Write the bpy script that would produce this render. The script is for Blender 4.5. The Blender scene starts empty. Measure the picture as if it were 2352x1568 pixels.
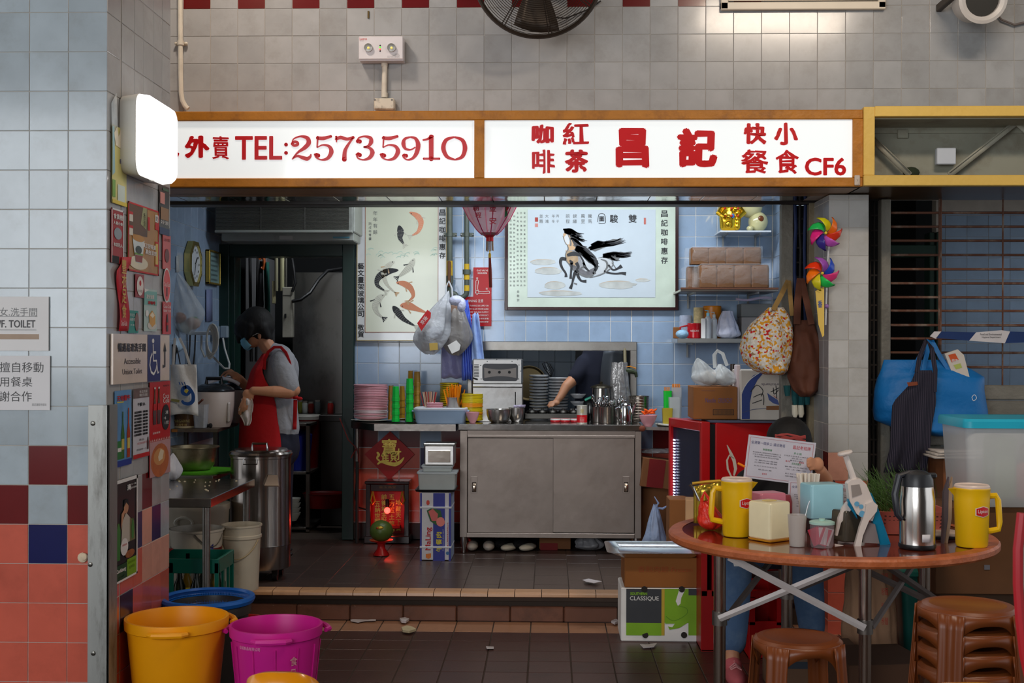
import bpy,math,random
from mathutils import Vector,Matrix,noise
random.seed(7)
R=random.uniform
PI=math.pi
sc=bpy.context.scene
col=sc.collection
F=2850.0;CU=1176.0;CV=796.0;TH=math.atan(84/F);RO=.0027;CH=1.54
fw=Vector((-math.sin(TH),math.cos(TH),0));rt=Vector((math.cos(TH),math.sin(TH),0));up=Vector((0,0,1))
cd=bpy.data.cameras.new('camera');cam=bpy.data.objects.new('camera',cd);col.objects.link(cam)
r_=(rt+RO*up).normalized();u_=(up-RO*rt).normalized();b_=r_.cross(u_)
cam.matrix_world=Matrix(((r_.x,u_.x,b_.x,0),(r_.y,u_.y,b_.y,0),(r_.z,u_.z,b_.z,CH),(0,0,0,1)))
cd.sensor_width=36;cd.lens=36*F/2352;cd.shift_y=(CV-784)/2352
cd.clip_start=.05;cd.clip_end=100
cd.dof.use_dof=True;cd.dof.focus_distance=6.9;cd.dof.aperture_fstop=9
sc.camera=cam
sc.view_settings.view_transform='Standard';sc.view_settings.look='None'
sc.view_settings.gamma=1;sc.view_settings.use_curve_mapping=False
sc.view_settings.exposure=.0
w=bpy.data.worlds.new('world');sc.world=w;w.use_nodes=True
bg=w.node_tree.nodes['Background'];bg.inputs[0].default_value=(.90,.95,1.0,1);bg.inputs[1].default_value=1.0
def area(name,loc,rot,sx,sy,power,c=(1,1,1)):
 l=bpy.data.lights.new(name,'AREA');l.shape='RECTANGLE';l.size=sx;l.size_y=sy;l.energy=power;l.color=c
 o=bpy.data.objects.new(name,l);col.objects.link(o);o.location=loc;o.rotation_euler=rot;return o
area('hall_lamp',(-1.6,5.7,4.25),(math.radians(12),0,0),.25,.25,20,(1,.85,.72))
area('hall_lamp',(1.8,3.4,4.2),(math.radians(35),0,math.radians(-10)),1.2,.3,55,(1,.84,.68))
area('daylight_opening',(-3.4,-3.6,2.6),(math.radians(90),0,math.radians(-10)),5.4,2.8,265,(.93,.965,1))
area('stall_lamp',(.1,7.75,2.84),(math.radians(22),0,0),2.4,.25,36,(.88,.94,1))
area('kitchen_fill',(.15,9.15,2.6),(math.radians(-8),0,0),.8,.2,16,(.9,.95,1))  # added fill light, no fixture: brightens the plates behind the hatch
area('back_room_fill',(-1.5,8.98,2.7),(math.radians(35),0,0),.6,.1,9,(.9,.95,1))  # added fill light, no fixture: lifts the panel and cupboard past the doorway
def P(u,v,Y):
 a=(u-CU)/F;b=(CV-v)/F
 d=fw+(a-RO*b)*rt+(b+RO*a)*up
 return Vector((0,0,CH))+d*(Y/d.y)
def XX(u,Y):return P(u,CV,Y).x
def ZZ(v,Y,u=1200):return P(u,v,Y).z
def W(px,Y):return px*Y/F
def lin(c):
 return tuple(((x/255)/12.92 if x/255<=.04045 else((x/255+.055)/1.055)**2.4)for x in c)
_M={}
def M(c,rough=.5,metal=0,var=.08,sc_=9,bump=0,bs=60,emit=0,trans=0,alpha=1,coat=0,dirt=None,da=.5,ds=5,rnd=.04,stretch=None,name='material',sheen=0,ior=1.45):
 key=(c,rough,metal,var,sc_,bump,bs,emit,trans,alpha,coat,dirt,da,ds,rnd,stretch)
 if key in _M:return _M[key]
 m=bpy.data.materials.new(name);m.use_nodes=True;nt=m.node_tree;N=nt.nodes;L=nt.links
 b=N['Principled BSDF']
 tc=N.new('ShaderNodeTexCoord');oi=N.new('ShaderNodeObjectInfo')
 vm=N.new('ShaderNodeVectorMath');vm.operation='ADD';mu=N.new('ShaderNodeMath');mu.operation='MULTIPLY';mu.inputs[1].default_value=37.0
 L.new(oi.outputs['Random'],mu.inputs[0]);L.new(tc.outputs['Object'],vm.inputs[0]);L.new(mu.outputs[0],vm.inputs[1])
 src=vm.outputs[0]
 if stretch:
  mp=N.new('ShaderNodeMapping');mp.inputs['Scale'].default_value=stretch;L.new(src,mp.inputs[0]);src=mp.outputs[0]
 nz=N.new('ShaderNodeTexNoise');nz.inputs['Scale'].default_value=sc_;nz.inputs['Detail'].default_value=5;L.new(src,nz.inputs['Vector'])
 base=lin(c)
 mx=N.new('ShaderNodeMix');mx.data_type='RGBA'
 mx.inputs['A'].default_value=tuple(max(0,x*(1-2*var))for x in base)+(1,)
 mx.inputs['B'].default_value=tuple(min(1,x*(1+2*var))for x in base)+(1,)
 L.new(nz.outputs['Fac'],mx.inputs['Factor']);out=mx.outputs['Result']
 if rnd:
  hs=N.new('ShaderNodeHueSaturation');mr=N.new('ShaderNodeMapRange');mr.inputs['To Min'].default_value=1-2*rnd;mr.inputs['To Max'].default_value=1+2*rnd
  L.new(oi.outputs['Random'],mr.inputs['Value']);L.new(mr.outputs[0],hs.inputs['Value']);L.new(out,hs.inputs['Color']);out=hs.outputs[0]
 if dirt:
  n2=N.new('ShaderNodeTexNoise');n2 .inputs['Scale'].default_value=ds;n2 .inputs['Detail'].default_value=8;n2 .inputs['Roughness'].default_value=.7;L.new(src,n2 .inputs['Vector'])
  cr=N.new('ShaderNodeValToRGB');cr.color_ramp.elements[0].position=.50;cr.color_ramp.elements[1].position=.72
  cr.color_ramp.elements[1].color=(da,da,da,1);L.new(n2 .outputs['Fac'],cr.inputs[0])
  m2=N.new('ShaderNodeMix');m2 .data_type='RGBA';L.new(cr.outputs[0],m2 .inputs['Factor']);L.new(out,m2 .inputs['A']);m2 .inputs['B'].default_value=lin(dirt)+(1,);out=m2 .outputs['Result']
 L.new(out,b.inputs['Base Color'])
 b.inputs['Roughness'].default_value=rough;b.inputs['Metallic'].default_value=metal;b.inputs['IOR'].default_value=ior
 if trans:b.inputs['Transmission Weight'].default_value=trans
 if alpha<1:b.inputs['Alpha'].default_value=alpha
 if coat:b.inputs['Coat Weight'].default_value=coat;b.inputs['Coat Roughness'].default_value=.08
 if sheen:b.inputs['Sheen Weight'].default_value=sheen
 if emit:b.inputs['Emission Color'].default_value=base+(1,);b.inputs['Emission Strength'].default_value=emit
 if bump:
  n3=N.new('ShaderNodeTexNoise');n3 .inputs['Scale'].default_value=bs;n3 .inputs['Detail'].default_value=3;L.new(src,n3 .inputs['Vector'])
  bp=N.new('ShaderNodeBump');bp.inputs['Strength'].default_value=bump;bp.inputs['Distance'].default_value=.3/bs;L.new(n3 .outputs['Fac'],bp.inputs['Height']);L.new(bp.outputs[0],b.inputs['Normal'])
 _M[key]=m;return m
def steel(c=(185,182,178),rough=.33,dirt=None,st=None,da=.5):return M(c,rough,1,.08,6,.03,14,stretch=st,dirt=dirt,da=da,ds=4)
def plas(c,rough=.35,**k):return M(c,rough,0,.05,7,**k)
def film(c=(225,232,238),a=.38,rough=.28):return M(c,rough,0,.12,18,.9,22,alpha=a,rnd=0)
def cloth(c,**k):return M(c,.92,0,.10,14,.5,45,**k)
def paper(c=(228,226,224),**k):return M(c,.75,0,.03,5,rnd=0,**k)
def V(*a):return Vector(a)
class MB:
 def __init__(s):s.v=[];s.f=[];s.mi=[];s.m=0
 def add(s,vs,fs):
  o=len(s.v);s.v+=[Vector(p)for p in vs]
  for f in fs:s.f.append([i+o for i in f]);s.mi.append(s.m)
  return s
 def box(s,x0,x1,y0,y1,z0,z1,b=0):
  if x0>x1:x0,x1=x1,x0
  if y0>y1:y0,y1=y1,y0
  if z0>z1:z0,z1=z1,z0
  b=min(b,(x1-x0)*.45,(y1-y0)*.45,(z1-z0)*.45)
  if b<=0:
   return s.add([(x,y,z)for x in(x0,x1)for y in(y0,y1)for z in(z0,z1)],[(0,1,3,2),(4,6,7,5),(0,4,5,1),(2,3,7,6),(0,2,6,4),(1,5,7,3)])
  c=((x0,x1),(y0,y1),(z0,z1));vs=[];ix={}
  for i in(0,1):
   for j in(0,1):
    for k in(0,1):
     for a in range(3):
      p=[]
      for d,q in enumerate((i,j,k)):
       e=c[d][q]
       if d!=a:e+=b if q==0 else-b
       p.append(e)
      ix[i,j,k,a]=len(vs);vs.append(p)
  fs=[]
  for a in range(3):
   o=[d for d in range(3)if d!=a]
   for q in(0,1):
    f=[]
    for(g,h)in((0,0),(1,0),(1,1),(0,1)):
     t=[0,0,0];t[a]=q;t[o[0]]=g;t[o[1]]=h;f.append(ix[t[0],t[1],t[2],a])
    fs.append(f)
  for a in range(3):
   o=[d for d in range(3)if d!=a]
   for g in(0,1):
    for h in(0,1):
     f=[]
     for(q,ax)in((0,o[0]),(1,o[0]),(1,o[1]),(0,o[1])):
      t=[0,0,0];t[a]=q;t[o[0]]=g;t[o[1]]=h;f.append(ix[t[0],t[1],t[2],ax])
     fs.append(f)
  for i in(0,1):
   for j in(0,1):
    for k in(0,1):fs.append([ix[i,j,k,a]for a in range(3)])
  return s.add(vs,fs)
 def lathe(s,prof,c=(0,0,0),n=24,sx=1,sy=1,cap=True,squ=2):
  c=Vector(c);vs=[];fs=[]
  for(r,z)in prof:
   for i in range(n):
    a=2*PI*i/n;ca,sa=math.cos(a),math.sin(a)
    if squ!=2:k=(abs(ca)**squ+abs(sa)**squ)**(-1/squ);ca*=k;sa*=k
    vs.append((c.x+r*ca*sx,c.y+r*sa*sy,c.z+z))
  for j in range(len(prof)-1):
   for i in range(n):
    fs.append((j*n+i,j*n+(i+1)%n,(j+1)*n+(i+1)%n,(j+1)*n+i))
  if cap:
   if prof[0][0]>1e-4:fs.append(list(range(n))[::-1])
   if prof[-1][0]>1e-4:fs.append([(len(prof)-1)*n+i for i in range(n)])
  return s.add(vs,fs)
 def cyl(s,a,b,r0,r1=None,n=16):return s.tube([a,b],[r0,r0 if r1 is None else r1],n)
 def tube(s,pts,r,n=8,closed=False,flat=1,cap=True,nrm=None):
  pts=[Vector(p)for p in pts];m=len(pts)
  if not isinstance(r,(list,tuple)):r=[r]*m
  vs=[];fs=[];pv=None
  for i,p in enumerate(pts):
   if closed:t=pts[(i+1)%m]-pts[i-1]
   else:t=pts[min(i+1,m-1)]-pts[max(i-1,0)]
   if t.length<1e-9:t=Vector((0,0,1))
   t.normalize()
   if pv is None:
    q=Vector(nrm)if nrm else(Vector((0,0,1))if abs(t.z)<.9 else Vector((0,1,0)))
    x=(q-t*q.dot(t)).normalized()
   else:
    x=pv-t*pv.dot(t);x=x.normalized()if x.length>1e-6 else pv
   pv=x;y=t.cross(x)
   for k in range(n):
    a=2*PI*k/n;vs.append(p+x*math.cos(a)*r[i]*flat+y*math.sin(a)*r[i])
  e=m if closed else m-1
  for i in range(e):
   for k in range(n):
    j=(i+1)%m
    fs.append((i*n+k,i*n+(k+1)%n,j*n+(k+1)%n,j*n+k))
  if cap and not closed:fs.append(list(range(n))[::-1]);fs.append([(m-1)*n+k for k in range(n)])
  return s.add(vs,fs)
 def ball(s,c,rx,ry=None,rz=None,n=16,m=10,M_=None):
  ry=rx if ry is None else ry;rz=rx if rz is None else rz;c=Vector(c);vs=[];fs=[]
  for j in range(m+1):
   t=PI*j/m-PI/2
   for i in range(n):
    a=2*PI*i/n;d=Vector((rx*math.cos(a)*math.cos(t),ry*math.sin(a)*math.cos(t),rz*math.sin(t)))
    vs.append(c+(M_@d if M_ else d))
  for j in range(m):
   for i in range(n):fs.append((j*n+i,j*n+(i+1)%n,(j+1)*n+(i+1)%n,(j+1)*n+i))
  return s.add(vs,fs)
 def poly(s,pts,th=(0,.002,0)):
  th=Vector(th);n=len(pts);a=[Vector(p)for p in pts]
  fs=[list(range(n)),[n+i for i in range(n)][::-1]]
  for i in range(n):fs.append((i,n+i,n+(i+1)%n,(i+1)%n))
  return s.add(a+[p+th for p in a],fs)
 def grid(s,fn,nu,nv,closed=False):
  vs=[fn(i/(nu if closed else nu-1),j/(nv-1))for j in range(nv)for i in range(nu)];fs=[]
  for j in range(nv-1):
   for i in range(nu if closed else nu-1):fs.append((j*nu+i,j*nu+(i+1)%nu,(j+1)*nu+(i+1)%nu,(j+1)*nu+i))
  return s.add(vs,fs)
 def ribbon(s,pts,w,off=(0,-.001,0),nrm=(0,1,0)):
  pts=[Vector(p)for p in pts];m=len(pts);n=Vector(nrm);vs=[]
  if not isinstance(w,(list,tuple)):w=[w]*m
  for i,p in enumerate(pts):
   t=(pts[min(i+1,m-1)]-pts[max(i-1,0)]);t=t.normalized()if t.length>1e-9 else Vector((1,0,0))
   sd=t.cross(n);q=p+Vector(off);vs+=[q+sd*w[i]/2,q-sd*w[i]/2]
  return s.add(vs,[(2*i,2*i+1,2*i+3,2*i+2)for i in range(m-1)])
 def text(s,t,c,w=None,h=None,r=(1,0,0),u=(0,0,1),off=0,d=0,wrap=None,rough=0,bold=0):
  if bold:
   for k in range(8):s.text(t,Vector(c)+Vector(r)*bold*math.cos(k*PI/4)+Vector(u)*bold*.8*math.sin(k*PI/4),w,h,r,u,0,d+.00012*k,wrap,rough)
   return s
  vs,fs=glyphs(t,off)
  if not vs:return s
  x0=min(p[0]for p in vs);x1=max(p[0]for p in vs);y0=min(p[1]for p in vs);y1=max(p[1]for p in vs)
  kx=w/(x1-x0)if w else None;ky=h/(y1-y0)if h else None
  kx=kx or ky;ky=ky or kx;c=Vector(c);r=Vector(r).normalized();u=Vector(u).normalized();nn=r.cross(u)
  res=[]
  for p in vs:
   a=(p[0]-(x0+x1)/2)*kx;b=(p[1]-(y0+y1)/2)*ky
   if rough:
    q=Vector((a*60,b*60,3.1));a+=rough*noise.noise(q);b+=rough*noise.noise(q+Vector((9,4,2)))
   if wrap:
    cc,rad,a0=wrap;an=a0+a/rad;res.append(Vector((cc[0]+rad*math.sin(an),cc[1]-rad*math.cos(an),c.z+b)))
   else:res.append(c+r*a+u*b+nn*d)
  return s.add(res,fs)
 def xf(s,m,start=0):
  for i in range(start,len(s.v)):s.v[i]=m@s.v[i]
  return s
_G={}
def glyphs(t,off):
 if(t,off)in _G:return _G[t,off]
 c=bpy.data.curves.new('text','FONT');c.body=t;c.size=1;c.offset=off;c.resolution_u=3;c.space_line=1.0
 o=bpy.data.objects.new('text',c);col.objects.link(o);dg=bpy.context.evaluated_depsgraph_get()
 me=o.evaluated_get(dg).to_mesh();r=([tuple(p.co)[:2]for p in me.vertices],[list(p.vertices)for p in me.polygons])
 o.evaluated_get(dg).to_mesh_clear();bpy.data.objects.remove(o);bpy.data.curves.remove(c)
 vs=[(x,y,0)for x,y in r[0]];_G[t,off]=(vs,r[1]);return _G[t,off]
WL={}
def build(mb,name,mats,parent=None,label=None,cat=None,group=None,kind=None,smooth=32,org=None,solid=0,sub=0,remesh=0,smo=0):
 if not isinstance(mats,(list,tuple)):mats=[mats]
 vs=mb.v
 if org is None:
  lo=[min(p[i]for p in vs)for i in range(3)];hi=[max(p[i]for p in vs)for i in range(3)]
  org=Vector(((lo[0]+hi[0])/2,(lo[1]+hi[1])/2,lo[2]if parent is None else(lo[2]+hi[2])/2))
 org=Vector(org);me=bpy.data.meshes.new(name);me.from_pydata([p-org for p in vs],[],mb.f)
 for m in mats:me.materials.append(m)
 if len(mats)>1:me.polygons.foreach_set('material_index',[min(i,len(mats)-1)for i in mb.mi])
 if smooth:
  me.polygons.foreach_set('use_smooth',[True]*len(me.polygons))
  if smooth<180:me.set_sharp_from_angle(angle=math.radians(smooth))
 me.update()
 o=bpy.data.objects.new(name,me);col.objects.link(o)
 if parent is not None:o.parent=parent;o.location=org-WL[parent]
 else:o.location=org
 WL[o]=org
 if remesh:
  m=o.modifiers.new('r','REMESH');m.mode='VOXEL';m.voxel_size=remesh;m.use_smooth_shade=True
 if smo:m=o.modifiers.new('s','SMOOTH');m.iterations=smo;m.factor=.5
 if solid:m=o.modifiers.new('t','SOLIDIFY');m.thickness=solid;m.offset=0
 if sub:m=o.modifiers.new('u','SUBSURF');m.levels=sub;m.render_levels=sub
 return tag(o,label,cat,group,kind)
def tag(o,label=None,cat=None,group=None,kind=None):
 if label:o['label']=label
 if cat:o['category']=cat
 if group:o['group']=group
 if kind:o['kind']=kind
 return o
def thing(name,label,cat,group=None,loc=(0,0,0),kind=None):
 o=bpy.data.objects.new(name,None);o.empty_display_size=.05;col.objects.link(o);o.location=loc;WL[o]=Vector(loc)
 return tag(o,label,cat,group,kind)
def S(name,mb,m,parent=None,**k):return build(mb,name,m,parent,kind='structure' if parent is None else None,**k)
def dup(o,loc=None,rot=None,label=None,group=None,parent=None):
 c=o.copy();col.objects.link(c)
 if parent is not None:c.parent=parent
 if loc is not None:c.location=loc
 if rot is not None:c.rotation_euler=rot
 if label:c['label']=label
 if group:c['group']=group
 for ch in o.children:dup(ch,parent=c)
 return c
def place(o,loc,rz=0,rx=0,ry=0):o.location=loc;o.rotation_euler=(rx,ry,rz);return o
_T={}
def tiles(parent,plane,a0,a1,b0,b1,pa,pb,size,at,mf,gap=.0024,th=.0028,stagger=0,name='tile',sb=None):
 """tiles on a plane: 'y' faces -Y (a=x,b=z), 'x' faces +X (a=y,b=z), 'X' faces -X, 'z' faces up (a=x,b=y)"""
 sb=sb or size;n=0
 for i in range(math.floor((a0-pa)/size)-1,math.ceil((a1-pa)/size)+1):
  st=stagger if i%2 else 0
  for j in range(math.floor((b0-pb-st)/sb)-1,math.ceil((b1-pb-st)/sb)+1):
   x0=max(a0,pa+i*size);x1=min(a1,pa+(i+1)*size);y0=max(b0,pb+st+j*sb);y1=min(b1,pb+st+(j+1)*sb)
   if x1-x0<.012 or y1-y0<.012:continue
   m=mf(i,j)
   if m is None:continue
   sx,sy=round(x1-x0-gap,3),round(y1-y0-gap,3);k=(plane,sx,sy,m.name,th)
   if k not in _T:
    mb=MB();hx,hy=sx/2,sy/2
    if plane=='y':mb.box(-hx,hx,-th,0,-hy,hy,.0012)
    elif plane=='x':mb.box(0,th,-hx,hx,-hy,hy,.0012)
    elif plane=='X':mb.box(-th,0,-hx,hx,-hy,hy,.0012)
    else:mb.box(-hx,hx,-hy,hy,0,th,.0022)
    me=bpy.data.meshes.new(name);me.from_pydata(mb.v,[],mb.f);me.materials.append(m);me.update();_T[k]=me
   o=bpy.data.objects.new(name,_T[k]);col.objects.link(o);cx,cy=(x0+x1)/2,(y0+y1)/2
   p=Vector((cx,at,cy))if plane=='y' else Vector((at,cx,cy))if plane in 'xX' else Vector((cx,cy,at))
   o.parent=parent;o.location=p-WL[parent];n+=1
   o.rotation_euler=(R(-.004,.004),R(-.004,.004),R(-.004,.004))if plane!='z' else(0,0,0)
 return n
def pbox(mb,u0,u1,v0,v1,Y,dep,b=0):
 u=(u0+u1)/2;return mb.box(XX(u0,Y),XX(u1,Y),Y,Y+dep,ZZ(v1,Y,u),ZZ(v0,Y,u),b)
 # ================================================================ SETTING
YC,XC,YF,YB=4.78,-1.717,6.75,8.8
ZP=.17
grout=M((186,178,168),.9,var=.15)
grd=M((70,58,50),.9)
tB=M((172,182,188),.16,dirt=(126,122,112),da=.25,ds=7,coat=.3,name='tile_pale_blue')
tF=M((170,170,170),.20,dirt=(120,112,100),da=.3,ds=6,coat=.2,name='tile_grey_blue')
tI=M((150,172,198),.13,dirt=(120,130,142),da=.2,ds=6,coat=.4,name='tile_sky_blue')
tP=M((190,188,184),.16,dirt=(140,132,118),da=.3,ds=6,coat=.3,name='tile_offwhite')
tR=M((104,16,18),.2,coat=.3,name='tile_dark_red');tN=M((22,26,84),.2,coat=.3,name='tile_navy')
tS=M((206,96,76),.22,coat=.3,dirt=(120,52,40),da=.25,name='tile_salmon');tK=M((226,164,142),.22,coat=.3,dirt=(150,100,84),da=.3,name='tile_pink')
tD=M((66,40,46),.2,name='tile_plum')
tQ=M((78,50,44),.34,var=.12,bump=.25,bs=120,dirt=(40,30,28),da=.6,ds=9,name='tile_quarry')
tQ2=M((74,60,55),.30,var=.14,bump=.2,bs=90,dirt=(38,32,30),da=.6,ds=9,name='tile_platform')
tT=M((172,126,96),.35,var=.1,dirt=(110,76,54),da=.5,ds=9,name='tile_tan')
tY=M((196,150,110),.3,var=.08,dirt=(120,84,56),da=.4,ds=9,name='tile_nosing')
tU=M((112,74,58),.35,var=.1,dirt=(60,42,34),da=.6,ds=8,name='tile_riser')
tdk=M((44,52,60),.25,name='tile_dark_blue_grey')  # dark blue-grey tile of the kitchen wall
fl=S('floor',MB().box(-9,9,-7,6.93,-.2,0),grd)
tiles(fl,'z',XX(560,6.9),2.3,5.5,6.68,XX(1135.7,6.88),6.68-.205*8,.2065,0,lambda i,j:tQ,sb=.205,gap=.006)
tiles(fl,'z',XX(560,6.9),2.3,6.68,6.93,XX(1135.7,6.88),6.68,.2065,0,lambda i,j:tT,sb=.26,gap=.006)
pf=S('platform',MB().box(-8,8,6.96,12,-.2,ZP-.006),grd)
tiles(pf,'z',-2.33,1.5,7.02,8.78,XX(1135.7,6.88)+.02,7.02,.2,ZP-.006,lambda i,j:tQ2,sb=.29,stagger=.145,gap=.004)
ns=S('trim_1',MB().box(-8,8,6.93,6.99,ZP-.05,ZP-.012),grd)
i=0;x=-2.4
x0=XX(1059,6.9)-.1508*12
while x0+i*.1508<1.1:
 xa=x0+i*.1508;mb=MB();prof=[(6.905,ZP-.022),(6.908,ZP-.008),(6.92,ZP-.001),(6.94,ZP+.001),(7.018,ZP+.001),(7.018,ZP-.02),(6.93,ZP-.03)]
 n=len(prof);mb.add([(xa+.002,a,b)for a,b in prof]+[(xa+.1488,a,b)for a,b in prof],[list(range(n))[::-1],[n+k for k in range(n)]]+[(k,(k+1)%n,n+(k+1)%n,n+k)for k in range(n)])
 build(mb,'nosing_tile',tY,ns);i+=1
rs=S('riser',MB().box(-8,1.1,6.965,6.975,0,ZP-.02),M((46,34,28),.6,dirt=(20,16,14)))
x0=XX(1050,6.92)-.3*6
for i in range(9):
 xa=x0+i*.3;mb=MB();mb.box(xa+.0015,xa+.2985,6.925 if i%2 else 6.927,6.966,.004,.088,.006);build(mb,'riser_tile',tU,rs)
cl=S('column',MB().box(-3.2,XC-.006,YC+.006,5.585,0,4.4),grout,label='tiled column left of the stall, pale above and salmon below')
zc=ZZ(1204.6,YC,150);xc=XX(154.5,YC)
def mcol(i,j):
 if j>=2:return tB
 if j==1:return tR if i==-1 else tB
 if j==0:return tB if i==-1 else tR
 if j==-1:return tN if i==-1 else tS
 return tS
tiles(cl,'y',XX(-40,YC),XC,.02,3.5,xc,zc,.1535,YC+.006,mcol)
cl2=5.59-.0
ws=[YC+.002,4.945,5.10,5.215,5.345,5.465,5.588]
for c in range(6):
 def ms(i,j,c=c):
  if j==0:return[tF,tF,tF,tR,tF,tF][c]
  if j==-1:return[tR,tS,tN,tK,tN,tB][c]
  if j==-2:return[tS,tS,tS,tK,tK,tK][c]
  if j==-3:return tD if c==1 else tS
  return tF if j>0 else tS
 tiles(cl,'x',ws[c],ws[c+1],.02,3.5,ws[c],zc,.1535,XC-.006,lambda i,j,ms=ms:ms(i,j),sb=.1535)
gs=M((150,150,146),.45,.6,.1,6,dirt=(60,52,40),da=.8,ds=4,stretch=(3,3,.6))
g=thing('corner_guard','grey metal corner guard plate screwed to the lower edge of the tiled column','corner guard',loc=(XC,YC,0))
gu0=XX(203,YC-.01);gz=ZZ(930,YC-.01,240)
mb=MB().box(gu0,XC+.012,YC-.012,YC-.004,0,gz,.001).box(XC+.004,XC+.012,YC-.012,YC+.085,0,gz,.001);build(mb,'plate',gs,g)
for uu,vv in((213,972),(207,1296),(214,1500)):
 p=P(uu,vv,YC-.014);mb=MB().ball(p,.0095,.003,.0095,12,6);mb.box(p.x-.006,p.x+.006,p.y-.004,p.y-.002,p.z-.001,p.z+.001);build(mb,'screw',steel((120,118,112)),g)
wf=S('wall_front',MB().box(-4,4.5,YF+.006,7.05,2.37,4.4),grout)
zf=3.387;xf=XX(481,YF)
tiles(wf,'y',XX(340,YF),XX(2380,YF),2.70,3.54,xf,zf-.15*6,.1503,YF+.006,lambda i,j:tR if(j==6 and i%2 and i<20)else tF,sb=.15)
xb=XX(820.5,YB);zb=ZZ(979.6,YB,1000)
XL,XR=-2.335,1.575
dX0,dX1,dZ=XX(512,YB),XX(812,YB),ZZ(565,YB,660)
hX0,hX1,hZ0,hZ1=XX(1090,YB),XX(1450,YB),.9,ZZ(800,YB,1270)
mb=MB()
for(a,b,c,d)in((XL-.1,dX0,ZP,2.9),(dX0,dX1,dZ,2.9),(dX1,hX0,ZP,2.9),(hX0,hX1,ZP,hZ0),(hX0,hX1,hZ1,2.9),(hX1,XR+.1,ZP,2.9)):mb.box(a,b,YB+.006,YB+.14,c,d)
groutw=M((214,216,216),.8,var=.08)
wb=S('wall_back',mb,groutw)
def mback(i,j):
 if j==-1:return tR if i%2==0 else tI
 if j==-2:return tN if i==3 else tS
 if j<-2:return tS
 return tI
for(a,b,c,d)in((XL,dX0,1.5,2.62),(dX1,hX0,ZP+.12,2.62),(hX0,hX1,hZ1,2.62),(hX1,XR,ZP,2.62)):
 tiles(wb,'y',a,b,c,d,xb,zb,.15,YB+.006,mback,gap=.0048)
build(MB().box(dX1,XR,YB-.012,YB+.01,ZP,ZP+.115,.003),'skirting',M((52,46,44),.5),wb)
wl=S('wall_left',MB().box(XL-.12,XL-.006,7.1,YB+.1,ZP,2.9),groutw)
tiles(wl,'x',7.45,YB,.9,2.62,YB-.15*9,zb,.15,XL-.006,lambda i,j:tI)
wr=S('wall_right',MB().box(XR+.006,XR+.22,7.1,12,0,2.9),grout)
tiles(wr,'X',7.2,YB,.6,2.62,YB-.15*11,zb,.15,XR+.006,lambda i,j:tI)
S('light_block_wall',MB().box(-.6,9,-4.2,-4,0,4.5).box(-9,-.6,-4.2,-4,0,.9),M((96,92,88),.8))  # unseen blocker added behind the camera; darkens the stall, leaves daylight at left
S('shading_ceiling',MB().box(-9,9,-4.2,6.9,4.4,4.5),M((90,88,84),.9))  # out-of-view cover added to block world light from above
S('stall_ceiling',MB().box(-6,6,6.8,12,2.9,3.0),M((110,112,112),.9))
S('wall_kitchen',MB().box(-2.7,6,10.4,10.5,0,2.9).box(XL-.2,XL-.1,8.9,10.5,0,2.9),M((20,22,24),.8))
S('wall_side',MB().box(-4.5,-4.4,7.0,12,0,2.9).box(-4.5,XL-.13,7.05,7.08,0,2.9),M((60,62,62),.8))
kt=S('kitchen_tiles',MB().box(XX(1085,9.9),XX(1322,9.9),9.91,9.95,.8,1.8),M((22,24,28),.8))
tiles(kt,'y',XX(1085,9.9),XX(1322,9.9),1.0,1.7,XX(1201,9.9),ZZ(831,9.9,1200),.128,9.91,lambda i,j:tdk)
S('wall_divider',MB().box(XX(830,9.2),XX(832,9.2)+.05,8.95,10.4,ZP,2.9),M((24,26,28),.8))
xp0,xp1=XX(1903,6.7),XX(1995,6.7)
pl=S('pillar',MB().box(xp0+.004,xp1,6.706,7.12,0,2.36),grout,label='narrow off-white tiled pillar between the two stalls')
zp=ZZ(716.5,6.7,1950)
tiles(pl,'y',xp0,xp1,.0,2.36,xp0,zp,.108,6.706,lambda i,j:(tK if i==0 else tP)if j==-6 else(tS if j<-6 else tP),sb=.1505)
tiles(pl,'X',6.706,7.12,.0,2.36,6.706+.14,zp,.27,xp0+.006,lambda i,j:(tR if i==-1 else tF)if j==-6 else(tS if j<-6 else tF),sb=.1505)
wb2=S('wall_back_right',MB().box(XX(2150,YB),4.2,YB+.006,YB+.1,0,2.9),grout)
tiles(wb2,'y',XX(2158,YB),XX(2400,YB),.8,2.5,XX(2171,YB),zb,.15,YB+.006,lambda i,j:tI)
S('doorway_shade',MB().box(XX(2000,YB),XX(2132,YB),YB+.3,YB+.35,0,2.9),M((8,9,10),.8))  # near-black slab standing in for the shade inside the doorway
mb=MB().box(XX(2132,YB),XX(2144,YB),YB-.03,YB+.1,0,2.35,.005).box(XX(2146,YB),XX(2157,YB),YB-.05,YB+.1,0,2.35,.005).box(XX(1990,YB),XX(2157,YB),YB-.04,YB+.1,ZZ(590,YB),ZZ(563,YB),.005)
S('door_frame',mb,M((34,62,52),.45,dirt=(20,30,26)))
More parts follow.
